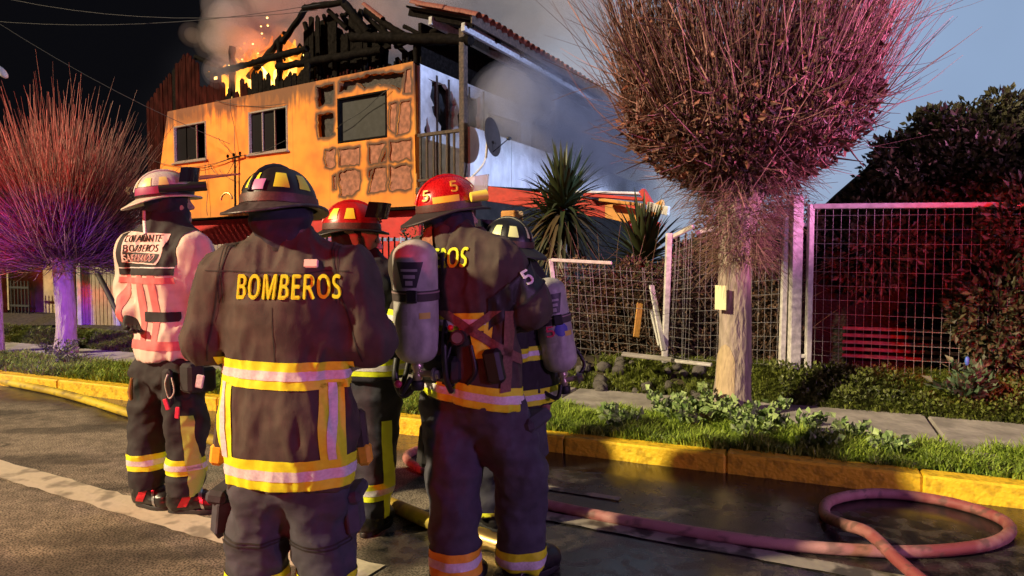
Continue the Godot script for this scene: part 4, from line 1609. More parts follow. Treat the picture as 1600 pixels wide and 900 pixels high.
func fences():
	var post := thing("fence_post", "tall square cream steel post between the two wire fence panels", "fence post", fp(1.86, 0.25))
	rail(post, "tube", fp(1.86, 0.2), fp(1.86, 1.93), 0.095)
	var cap := MB.new()
	cap.box(Transform3D(Basis(E, Vector3.UP, -NN), fp(1.86, 1.94)), Vector3(0.105, 0.015, 0.105), 0.004)
	part("cap", cap.mesh(), M.fence_steel, post)
	var a := thing("wire_fence_panel", "long upright white wire mesh panel right of the square post, partly under the hedge", "fence panel", fp(1.96, 0.3))
	rail(a, "stile", fp(1.98, 0.28), fp(1.98, 1.86), 0.05)
	rail(a, "stile", fp(4.6, 0.28), fp(4.6, 1.80), 0.05)
	rail(a, "top_rail", fp(2.0, 1.84), fp(4.58, 1.79), 0.045)
	rail(a, "bottom_rail", fp(2.0, 0.31), fp(4.58, 0.30), 0.045)
	rail(a, "bracket", fp(1.9, 1.68), fp(1.96, 1.68), 0.035)
	rail(a, "bracket", fp(1.9, 0.5), fp(1.96, 0.5), 0.035)
	wire_panel(a, [fp(2.0, 0.33), fp(4.58, 0.32), fp(4.58, 1.78), fp(2.0, 1.82)], 40, 12)
	var b := thing("wire_fence_panel", "narrower wire mesh panel behind the big tree trunk, left of the square post", "fence panel", fp(1.2, 0.3))
	rail(b, "stile", fp(1.76, 0.3), fp(1.78, 1.82), 0.05)
	rail(b, "top_rail", fp(0.98, 1.62), fp(1.76, 1.80), 0.04)
	rail(b, "bottom_rail", fp(0.98, 0.33), fp(1.76, 0.3), 0.04)
	rail(b, "bracket", fp(1.8, 1.68), fp(1.83, 1.68), 0.035)
	wire_panel(b, [fp(0.98, 0.36), fp(1.75, 0.34), fp(1.76, 1.78), fp(1.0, 1.62)], 13, 11, 0.008)
	var c := thing("wire_fence_panel", "bent wire mesh panel left of the big tree, on a leaning white stile", "fence panel", fp(0.74, 0.35))
	rail(c, "stile", fp(0.70, 0.36), fp(0.735, 1.62, 2.1), 0.055)
	rail(c, "top_rail", fp(0.76, 1.58), fp(0.97, 1.68, 2.05), 0.04)
	wire_panel(c, [fp(0.72, 0.4), fp(0.97, 0.36, 2.1), fp(0.97, 1.64, 2.04), fp(0.76, 1.56)], 7, 13, 0.03)
	var d := thing("wire_fence_panel", "sagging wire mesh panel under the yuccas, overgrown with dry creeper", "fence panel", fp(-0.45, 0.4))
	rail(d, "stile", fp(-0.36, 0.4, 2.16), fp(-0.46, 1.37, 2.06), 0.045)
	rail(d, "top_rail", fp(-0.45, 1.36, 2.06), fp(0.18, 1.33, 2.08), 0.035)
	wire_panel(d, [fp(-0.35, 0.42, 2.14), fp(0.66, 0.38, 2.14), fp(0.62, 1.28, 2.1), fp(-0.44, 1.34, 2.07)], 16, 10, 0.03)
	# a pale fence of upright slats in front of the orange house
	var sl := thing("slat_fence", "pale upright slat fence in front of the orange house", "fence", Vector3(-7.0, 0.1, -11.2))
	var p0 := Vector3(-7.05, 0.1, -11.15)
	var p1 := Vector3(-4.35, 0.1, -11.4)
	var cream := M_noise(Color(0.42, 0.36, 0.26), Color(0.68, 0.6, 0.46), 0.03, 0.9, 0.7, 0.1, 0.06, 84)
	var n := 46
	for i in n:
		var q := p0.lerp(p1, (i + 0.5) / n)
		var mb := MB.new()
		mb.box(Transform3D(Basis(Vector3.UP, 0.094), Vector3(q.x, 0.84 + rng.randf_range(-0.01, 0.01), q.z)), Vector3(0.053, 1.5, 0.02), 0.005)
		part("slat", mb.mesh(), cream, sl)
	for y in [0.35, 1.35]:
		var mb := MB.new()
		mb.beam(p0 + Vector3(0, y - 0.1, -0.03), p1 + Vector3(0, y - 0.1, -0.03), 0.04, 0.06)
		part("rail", mb.mesh(), cream, sl)
	for f in [0.0, 0.22, 1.0]:
		var q := p0.lerp(p1, f)
		var mb := MB.new()
		mb.box(Transform3D(Basis(Vector3.UP, 0.094), Vector3(q.x, 0.9, q.z + 0.035)), Vector3(0.07, 1.66, 0.04), 0.008)
		part("post", mb.mesh(), M.white_paint, sl)
	# barred railing farther right, in front of the red ground floor
	var br := thing("iron_railing", "barred iron railing before the red ground floor, behind the firefighters", "railing", Vector3(-4.3, 0.1, -12.0))
	var q0 := Vector3(-4.3, 0.1, -12.0)
	var q1 := Vector3(-0.7, 0.1, -12.7)
	for i in 34:
		var q := q0.lerp(q1, (i + 0.5) / 34.0)
		var mb := MB.new()
		mb.box(Transform3D(Basis(Vector3.UP, 0.19), Vector3(q.x, 0.95, q.z)), Vector3(0.03, 1.6, 0.03))
		part("bar", mb.mesh(), M.char if i % 7 else cream, br)
	for y in [0.3, 1.1, 1.7]:
		var mb := MB.new()
		mb.beam(q0 + Vector3(0, y - 0.1, -0.02), q1 + Vector3(0, y - 0.1, -0.02), 0.03, 0.06)
		part("rail", mb.mesh(), cream, br)

# ---------------------------------------------------------------- leaves in a mass
func leaf_mesh(l: float, w: float) -> Mesh:
	var mb := MB.new()
	var b := w * 0.5
	var up := Vector3(0, 0, w * 0.22)
	mb.tri(Vector3(0, 0, 0), Vector3(b, l * 0.45, 0) + up, Vector3(0, l * 0.5, 0))
	mb.tri(Vector3(0, l * 0.5, 0), Vector3(b, l * 0.45, 0) + up, Vector3(0, l, w * 0.1))
	mb.tri(Vector3(0, 0, 0), Vector3(0, l * 0.5, 0), Vector3(-b, l * 0.45, 0) + up)
	mb.tri(Vector3(0, l * 0.5, 0), Vector3(0, l, w * 0.1), Vector3(-b, l * 0.45, 0) + up)
	return mb.mesh()

func random_basis(rg: RandomNumberGenerator, out: Vector3, spread: float) -> Basis:
	var y := (out + Vector3(rg.randf_range(-1, 1), rg.randf_range(-1, 1), rg.randf_range(-1, 1)) * spread).normalized()
	var x := y.cross(Vector3(rg.randf_range(-1, 1), rg.randf_range(-1, 1), rg.randf_range(-1, 1))).normalized()
	return Basis(x, y, x.cross(y))

# spots: [centre, radii, count]; leaves stand on and in the outer half of each ellipsoid
func leaf_mass(called: String, parent: Node3D, spots: Array, mesh: Mesh, c0: Color, c1: Color, sd: int, s0 := 0.7, s1 := 1.3) -> MultiMeshInstance3D:
	var rg := RandomNumberGenerator.new()
	rg.seed = sd
	var fn := FastNoiseLite.new()
	fn.seed = sd
	fn.frequency = 2.6
	var xs := []
	var cs := []
	for sp in spots:
		for i in sp[2]:
			var d := Vector3(rg.randfn(), rg.randfn(), rg.randfn()).normalized()
			var p: Vector3 = sp[0] + d * sp[1] * rg.randf_range(0.72, 1.04)
			var lump := fn.get_noise_3dv(p)
			if lump < -0.16 and rg.randf() < 0.8:
				continue
			p += d * lump * 0.22 * sp[1]
			if p.y < 0.12:
				continue
			xs.append(Transform3D(random_basis(rg, d + Vector3(0, 0.25, 0), 0.9).scaled(Vector3.ONE * rg.randf_range(s0, s1)), p))
			cs.append(c0.lerp(c1, clampf(rg.randf() * 0.7 + lump * 0.8 + 0.15, 0.0, 1.0)))
	return multi(called, parent, mesh, M.leaf, xs, cs)

func multi(called: String, parent: Node3D, mesh: Mesh, mat: Material, xs: Array, cs: Array) -> MultiMeshInstance3D:
	var mm := MultiMesh.new()
	mm.transform_format = MultiMesh.TRANSFORM_3D
	mm.use_colors = true
	mm.mesh = mesh
	mm.instance_count = xs.size()
	for i in xs.size():
		mm.set_instance_transform(i, xs[i])
		mm.set_instance_color(i, cs[i])
	var o := MultiMeshInstance3D.new()
	o.name = numbered(called, parent)
	o.multimesh = mm
	o.material_override = mat
	parent.add_child(o, true)
	if parent != self:
		o.transform = global_of(parent).affine_inverse()
	return o

# ---------------------------------------------------------------- trees and shrubs
func twig(mb: MB, a: Vector3, dir: Vector3, l: float, bend: Vector3, r0: float, n := 5):
	var pts := []
	var rad := []
	for i in n:
		var f := float(i) / (n - 1)
		pts.append(a + dir * l * f + bend * f * f * l)
		rad.append(lerpf(r0, r0 * 0.3, f))
	mb.tube(pts, rad, 3, false)

func trunk_mesh(base: Vector3, top: Vector3, r0: float, r1: float, sd: int) -> MB:
	var fn := FastNoiseLite.new()
	fn.seed = sd
	fn.frequency = 1.0
	fn.fractal_octaves = 4
	var rings := []
	for i in 41:
		var f := i / 40.0
		var c := base.lerp(top, f) + Vector3(0.02 * sin(f * 5.0), 0, 0.015 * cos(f * 4.0))
		var r := lerpf(r0, r1, smoothstep(0.0, 0.35, f)) + 0.05 * exp(-f * 14.0)
		if f > 0.82:
			r += (f - 0.82) * 0.35 * r1 / 0.13
		var ring := PackedVector3Array()
		for j in 36:
			var a := TAU * j / 36.0
			var rr := r * (1.0 + 0.09 * fn.get_noise_3d(cos(a) * 1.5, c.y * 1.6, sin(a) * 1.5) + 0.05 * fn.get_noise_3d(cos(a) * 7.0, c.y * 2.0, sin(a) * 7.0))
			ring.append(c + Vector3(cos(a), 0, sin(a)) * rr)
		rings.append(ring)
	var mb := MB.new()
	mb.loft(rings, true)
	return mb

func trees():
	var rg := RandomNumberGenerator.new()
	rg.seed = 91
	# --- the big pollarded tree on the right
	var base := st(1.4, 1.15, 0.10)
	var t := thing("street_tree", "big pollarded street tree with a paper notice on its trunk and bare red-brown shoots", "tree", base)
	var head := base + Vector3(0.06, 1.78, 0.0)
	var trunk := trunk_mesh(base - Vector3(0, 0.12, 0), head + Vector3(0, 0.12, 0), 0.15, 0.125, 5)
	part("trunk", trunk.mesh(), M.bark, t)
	var knob := Field.new(head - Vector3(0.5, 0.35, 0.5), head + Vector3(0.6, 0.6, 0.5), 0.03)
	var limbs := []
	for i in 13:
		var a := TAU * i / 13.0 + rg.randf_range(-0.2, 0.2)
		var out := rg.randf_range(0.5, 0.95)
		var d := Vector3(cos(a) * out, rg.randf_range(0.55, 1.0), sin(a) * out).normalized()
		limbs.append([head + d * 0.12, head + Vector3(0.04, 0.05, 0) + d * rg.randf_range(0.5, 0.85)])
	knob.cap(head - Vector3(0, 0.25, 0), head + Vector3(0.02, 0.12, 0), 0.13, 0.2, 0.08)
	for l in limbs:
		knob.cap(l[0], l[0].lerp(l[1], 0.55), 0.09, 0.035, 0.06)
	var fn := FastNoiseLite.new()
	fn.frequency = 6.0
	knob.wrinkle(fn, 0.03, Vector3.ONE)
	part("pollard_head", knob.mesh().mesh(), M.bark, t)
	var scar := MB.new()
	var wood := M_noise(Color(0.36, 0.24, 0.13), Color(0.66, 0.5, 0.3), 0.03, 0.4, 0.8, 0.8, 0.04, 92, Vector3(2, 0.4, 2))
	var to_cam := (Vector3(0, 0, 0) - Vector3(base.x, 0, base.z)).normalized()
	var ax := Vector3.UP.cross(to_cam)
	# a bare patch where the bark has come away, low on the trunk
	var mid := base + Vector3(0, 0.34, 0) - ax * 0.03
	var cut := [plane_at(base, -to_cam)]
	for i in 14:
		var a := TAU * i / 14.0
		var d := ax * cos(a) + Vector3.UP * sin(a) * 0.32
		cut.append(plane_at(mid + d.normalized() * 0.0 + ax * cos(a) * 0.075 * rg.randf_range(0.85, 1.15) + Vector3.UP * sin(a) * 0.26, d))
	scar = shell(trunk, cut, 0.004)
	part("bare_wood", scar.mesh(), wood, t)
	var crown := MB.new()
	crown.colored = true
	for l in limbs:
		crown.tint = Color(0.16, 0.09, 0.06)
		twig(crown, l[0], (l[1] - l[0]).normalized(), (l[1] - l[0]).length() * 1.3, Vector3(0, 0.25, 0), 0.03, 6)
	for i in 6400:
		var rho := sqrt(rg.randf())
		var a := rg.randf() * TAU
		var o := Vector3(cos(a), 0, sin(a)) * rho
		var y0 := -0.05 + 0.3 * pow(rho, 1.6) + rg.randf_range(0.0, 0.95) * (0.5 + 0.5 * rho)
		var rad := 0.52 + 0.43 * smoothstep(0.0, 0.6, y0)
		var p := head + Vector3(0.0 + 0.03 * y0, y0, 0) + o * rad
		var d := (o * 0.3 + Vector3(0.0, 1.0, 0) + Vector3(rg.randf_range(-1, 1), rg.randf_range(-0.7, 0.4), rg.randf_range(-1, 1)) * 0.42).normalized()
		var ln := rg.randf_range(0.35, 1.25)
		if rg.randf() < 0.3:
			# short curling side twigs
			d = (o * 0.8 + Vector3(rg.randf_range(-1, 1), rg.randf_range(-0.6, 0.7), rg.randf_range(-1, 1))).normalized()
			ln = rg.randf_range(0.12, 0.4)
		if rho > 0.92 and rg.randf() < 0.12:
			d = (o + Vector3(0, rg.randf_range(-0.1, 0.8), 0)).normalized()
			ln = rg.randf_range(0.4, 0.8)
		var tone := rg.randf()
		crown.tint = Color(0.10, 0.045, 0.03).lerp(Color(0.66, 0.34, 0.30), tone * tone * tone)
		twig(crown, p, d, ln, Vector3(rg.randf_range(-0.2, 0.2), rg.randf_range(-0.1, 0.3), rg.randf_range(-0.2, 0.2)), rg.randf_range(0.0025, 0.0055) if rg.randf() < 0.9 else rg.randf_range(0.007, 0.011))
	# fuzz of short twigs round the head and the top of the trunk
	for i in 2600:
		var a := rg.randf() * TAU
		var y := 0.3 - 0.85 * pow(rg.randf(), 1.4)
		var o := Vector3(cos(a), 0, sin(a))
		crown.tint = Color(0.10, 0.05, 0.035).lerp(Color(0.36, 0.22, 0.15), rg.randf())
		twig(crown, head + Vector3(0.02, y, 0) + o * (0.13 + 0.34 * smoothstep(-0.45, 0.3, y) * sqrt(rg.randf())), (o + Vector3(rg.randf_range(-1, 1), rg.randf_range(-1.2, 0.6), rg.randf_range(-1, 1)) * 0.9).normalized(), rg.randf_range(0.08, 0.34), Vector3(0, rg.randf_range(-0.5, 0.2), 0), 0.003, 4)
	var cr := part("crown", crown.mesh(), M.twig, t)
	tag(cr, "", "", "", "stuff")
	# withered leaves caught in the shoots
	var xs := []
	var cs := []
	for i in 14000:
		var rho := pow(rg.randf(), 0.4)
		var a := rg.randf() * TAU
		var o := Vector3(cos(a), 0, sin(a)) * rho
		var y0 := -0.08 + 0.28 * pow(rho, 1.6) + rg.randf_range(0.0, 1.25)
		var rad := 0.52 + 0.43 * smoothstep(0.0, 0.6, y0)
		xs.append(Transform3D(random_basis(rg, o, 1.4).scaled(Vector3.ONE * rg.randf_range(0.4, 1.6)), head + Vector3(0.0 + 0.03 * y0, y0, 0) + o * rad))
		cs.append(Color(0.045, 0.018, 0.013).lerp(Color(0.32, 0.12, 0.08), pow(rg.randf(), 3.0)))
	var lv := multi("dry_leaves", t, leaf_mesh(0.055, 0.03), M.leaf, xs, cs)
	tag(lv, "", "", "", "stuff")
	# --- the left tree with its globe of shoots
	globe_tree(st(-6.95, 1.32, 0.10), 1.32, 0.13, 1.0, "pollarded street tree with a violet-lit trunk and a round spray of thin shoots", 8200, 93)
	# --- a trunk cut by the left edge
	globe_tree(st(-7.95, 1.0, 0.10), 1.5, 0.13, 0.75, "street tree at the left edge, its trunk cut by the frame", 1500, 94)
	hedges(rg)
	yuccas(rg)

func globe_tree(base: Vector3, h: float, r: float, size: float, label: String, count: int, sd: int):
	var rg := RandomNumberGenerator.new()
	rg.seed = sd
	var t := thing("street_tree", label, "tree", base)
	var head := base + Vector3(0.0, h, 0)
	part("trunk", trunk_mesh(base - Vector3(0, 0.12, 0), head + Vector3(0, 0.1, 0), r, r * 0.9, sd).mesh(), bark_mat(Color(0.3, 0.24, 0.2), Color(0.55, 0.46, 0.4), sd), t)
	var crown := MB.new()
	crown.colored = true
	for i in 12:
		var a := TAU * i / 12.0
		crown.tint = Color(0.14, 0.09, 0.07)
		twig(crown, head, Vector3(cos(a) * 0.9, rg.randf_range(0.3, 1.0), sin(a) * 0.9).normalized(), rg.randf_range(0.4, 0.7) * size, Vector3(0, 0.2, 0), 0.04, 5)
	for i in count:
		var a := rg.randf() * TAU
		var el := asin(rg.randf_range(-0.5, 1.0))
		var d := Vector3(cos(a) * cos(el), sin(el), sin(a) * cos(el))
		var start := rg.randf_range(0.08, 0.75) * size
		var p := head + Vector3(0, 0.08, 0) + d * start * Vector3(1, 0.9, 1)
		var dd := (d + Vector3(0, 0.35, 0) + Vector3(rg.randf_range(-1, 1), rg.randf_range(-1, 1), rg.randf_range(-1, 1)) * 0.3).normalized()
		var ln := rg.randf_range(0.3, 1.0) * size * (0.75 + 0.75 * maxf(0.0, d.y))
		if rg.randf() < 0.25:
			dd = Vector3(rg.randf_range(-1, 1), rg.randf_range(-0.5, 1), rg.randf_range(-1, 1)).normalized()
			ln *= 0.4
		var tone := rg.randf()
		crown.tint = Color(0.12, 0.045, 0.04).lerp(Color(0.60, 0.36, 0.32), tone * tone)
		twig(crown, p, dd, ln, Vector3(rg.randf_range(-0.12, 0.12), rg.randf_range(0.0, 0.3), rg.randf_range(-0.12, 0.12)), rg.randf_range(0.0035, 0.0075), 5)
	var cr := part("crown", crown.mesh(), M.twig, t)
	tag(cr, "", "", "", "stuff")

func hedges(rg: RandomNumberGenerator):
	var o := thing("hedge", "tall dark evergreen hedge over and behind the wire fence at the right", "hedge", fp(4.0, 0.2, 2.6))
	var spots := []
	# over the fence top, climbing towards the right
	for i in 22:
		var f := i / 21.0
		var s := lerpf(2.55, 5.8, f)
		var top := lerpf(2.05, 2.6, smoothstep(0.0, 0.13, f)) + rg.randf_range(-0.07, 0.05)
		spots.append([fp(s, top - 0.45, 2.75 + rg.randf_range(-0.1, 0.2)), Vector3(0.45, 0.5, 0.5), 2900])
	for i in 46:
		var s := rg.randf_range(2.5, 5.6)
		var top := lerpf(2.0, 2.62, smoothstep(2.5, 2.85, s)) + rg.randf_range(-0.12, 0.07)
		spots.append([fp(s, top, 2.65 + rg.randf_range(-0.25, 0.3)), Vector3(0.13, 0.12, 0.13) * rg.randf_range(0.7, 1.5), 170])
	# down over the right end of the fence
	for i in 16:
		var s := rg.randf_range(3.3, 5.2)
		spots.append([fp(s, rg.randf_range(0.5, 1.75), 2.16 + rg.randf_range(0.0, 0.15)), Vector3(0.42, 0.42, 0.28), 2600])
	# the dark body behind the mesh
	for i in 12:
		spots.append([fp(lerpf(1.0, 5.2, i / 11.0), rg.randf_range(0.7, 1.5), 3.35), Vector3(0.5, 0.85, 0.3), 520])
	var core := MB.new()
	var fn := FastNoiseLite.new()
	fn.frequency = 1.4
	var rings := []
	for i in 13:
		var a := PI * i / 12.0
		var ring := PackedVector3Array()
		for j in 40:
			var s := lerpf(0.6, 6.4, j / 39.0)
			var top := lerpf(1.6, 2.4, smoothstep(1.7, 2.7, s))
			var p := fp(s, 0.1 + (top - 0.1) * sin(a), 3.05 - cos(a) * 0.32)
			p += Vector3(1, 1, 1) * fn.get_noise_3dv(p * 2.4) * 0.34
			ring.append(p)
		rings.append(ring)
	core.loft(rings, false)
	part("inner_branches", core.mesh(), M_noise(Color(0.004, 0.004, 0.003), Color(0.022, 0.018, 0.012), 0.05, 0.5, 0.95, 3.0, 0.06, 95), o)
	var lv := leaf_mass("foliage", o, spots, leaf_mesh(0.056, 0.03), Color(0.012, 0.014, 0.006), Color(0.075, 0.07, 0.03), 96, 0.5, 1.6)
	tag(lv, "", "", "", "stuff")
	# dry creeper that grows through the left panels
	var iv := thing("dry_creeper", "brown dry creeper tangled through the sagging wire panels under the yuccas", "creeper", fp(0.2, 0.4, 2.3))
	var sp2 := []
	for i in 26:
		sp2.append([fp(rg.randf_range(-0.5, 0.75), rg.randf_range(0.5, 1.2), 2.34 + rg.randf_range(0.0, 0.12)), Vector3(0.2, 0.22, 0.12), 330])
	for i in 24:
		sp2.append([fp(rg.randf_range(0.7, 1.95), rg.randf_range(0.4, 1.75), 2.4 + rg.randf_range(0.0, 0.12)), Vector3(0.22, 0.25, 0.12), 260])
	tag(leaf_mass("leaves", iv, sp2, leaf_mesh(0.045, 0.03), Color(0.02, 0.012, 0.008), Color(0.16, 0.08, 0.045), 97), "", "", "", "stuff")
	var st_ := MB.new()
	st_.colored = true
	for i in 420:
		var p := fp(rg.randf_range(-0.5, 1.9), rg.randf_range(0.35, 1.3), 2.22 + rg.randf_range(0.0, 0.2))
		st_.tint = Color(0.05, 0.03, 0.02).lerp(Color(0.2, 0.12, 0.08), rg.randf())
		twig(st_, p, Vector3(rg.randf_range(-1, 1), rg.randf_range(-0.6, 1), rg.randf_range(-0.3, 0.3)).normalized(), rg.randf_range(0.2, 0.6), Vector3(rg.randf_range(-0.5, 0.5), rg.randf_range(-0.5, 0.5), 0), 0.005, 5)
	tag(part("stems", st_.mesh(), M.twig, iv), "", "", "", "stuff")
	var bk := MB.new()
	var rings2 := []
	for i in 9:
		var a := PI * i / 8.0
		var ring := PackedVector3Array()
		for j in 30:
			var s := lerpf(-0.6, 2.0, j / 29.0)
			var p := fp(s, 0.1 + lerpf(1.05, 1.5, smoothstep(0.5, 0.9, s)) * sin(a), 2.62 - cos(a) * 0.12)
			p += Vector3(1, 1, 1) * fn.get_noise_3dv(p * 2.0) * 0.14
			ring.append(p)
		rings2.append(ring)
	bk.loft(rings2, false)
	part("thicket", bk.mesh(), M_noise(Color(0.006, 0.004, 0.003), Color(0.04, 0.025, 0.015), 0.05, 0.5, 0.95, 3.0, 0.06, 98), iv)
	# bushes along the foot of the house, behind the iron railing
	for k in 3:
		var c: Vector3 = [Vector3(-3.3, 1.0, -12.9), Vector3(-1.5, 1.25, -13.1), Vector3(-6.6, 0.9, -12.2)][k]
		var b := thing("bush", ["dark leafy bush behind the railing, left of the red helmet", "dark leafy bush against the red wall under the verandah railing", "dark bush behind the left end of the slat fence"][k], "bush", Vector3(c.x, 0.1, c.z))
		var sps := []
		for i in 5:
			sps.append([c + Vector3(rg.randf_range(-0.4, 0.4), rg.randf_range(-0.3, 0.55), rg.randf_range(-0.2, 0.2)), Vector3(0.36, 0.34, 0.3), 420])
		var sm := MB.new()
		sm.colored = true
		sm.tint = Color(0.06, 0.04, 0.03)
		for i in 12:
			twig(sm, Vector3(c.x, 0.1, c.z), Vector3(rg.randf_range(-0.5, 0.5), 1, rg.randf_range(-0.4, 0.4)).normalized(), rg.randf_range(0.7, 1.3), Vector3.ZERO, 0.012)
		part("stem", sm.mesh(), M.twig, b)
		tag(leaf_mass("foliage", b, sps, leaf_mesh(0.07, 0.035), Color(0.01, 0.014, 0.006), Color(0.06, 0.07, 0.025), 110 + k), "", "", "", "stuff")

func yucca(base: Vector3, heart: Vector3, l: float, n: int, label: String, sd: int):
	var rg := RandomNumberGenerator.new()
	rg.seed = sd
	var o := thing("yucca", label, "yucca", base)
	var tr := MB.new()
	tr.tube([base, base.lerp(heart, 0.5) + Vector3(0.03, 0, 0), heart], [0.09, 0.075, 0.06], 10)
	part("trunk", tr.mesh(), M.bark, o)
	for i in n:
		var f := float(i) / n
		var a := i * 2.39996
		var el := lerpf(-1.0, 1.45, pow(f, 0.8))
		var d := Vector3(cos(a) * cos(el), sin(el), sin(a) * cos(el))
		var ln := l * rg.randf_range(0.75, 1.1) * (1.0 if el > -0.3 else 0.85)
		var side := d.cross(Vector3.UP).normalized()
		if side.length() < 0.5:
			side = Vector3.RIGHT
		var up := side.cross(d).normalized()
		var droop := lerpf(0.6, 0.08, f)
		var lo := PackedVector3Array()
		var mi := PackedVector3Array()
		var hi := PackedVector3Array()
		for k in 7:
			var g := k / 6.0
			var p := heart - Vector3(0, 0.2 * (1.0 - f), 0) + d * ln * g - Vector3(0, droop * ln * g * g, 0)
			var w := 0.036 * (1.0 - pow(g, 2.5)) * (0.6 + 0.4 * minf(1.0, g * 5.0)) + 0.0006
			lo.append(p - side * w)
			mi.append(p - up * w * 0.35)
			hi.append(p + side * w)
		var mb := MB.new()
		mb.loft([lo, mi, hi], false)
		var m: Material = M.yucca[0 if f > 0.35 else (1 if rg.randf() < 0.6 else 2)]
		part("leaf", mb.mesh(), m, o)

func yuccas(rg: RandomNumberGenerator):
	M.yucca = []
	for c in [Color(0.032, 0.045, 0.014), Color(0.025, 0.028, 0.011), Color(0.08, 0.055, 0.024)]:
		var m := M_simple(c, 0.5)
		m.cull_mode = BaseMaterial3D.CULL_DISABLED
		M.yucca.append(m)
	var h1 := at_px(880, 315, 9.6)
	yucca(Vector3(h1.x - 0.05, 0.2, h1.z), h1, 0.92, 210, "tall yucca with a spiky crown in front of the white parapet", 121)
	var h2 := at_px(1005, 400, 8.3)
	yucca(Vector3(h2.x + 0.05, 0.2, h2.z), h2, 0.85, 170, "shorter yucca drooping over the gap in the wire fence", 122)
	var h3 := at_px(868, 350, 10.0)
	yucca(Vector3(h3.x - 0.1, 0.2, h3.z), h3, 0.9, 130, "lower yucca head with hanging old leaves beside the tall yucca", 123)

# ---------------------------------------------------------------- grass and weeds
func tuft_mesh(sd: int) -> Mesh:
	var rg := RandomNumberGenerator.new()
	rg.seed = sd
	var mb := MB.new()
	for i in 7:
		var a := rg.randf() * TAU
		var d := Vector3(cos(a), 0, sin(a))
		var s := Vector3(-d.z, 0, d.x) * 0.0045
		var b := d * rg.randf_range(0.0, 0.02)
		var l := rg.randf_range(0.05, 0.1)
		var m := b + d * l * 0.25 + Vector3(0, l * 0.7, 0)
		var e := b + d * l * 0.75 + Vector3(0, l, 0)
		mb.quad(b - s, b + s, m + s * 0.8, m - s * 0.8)
		mb.tri(m - s * 0.8, m + s * 0.8, e)
	return mb.mesh()

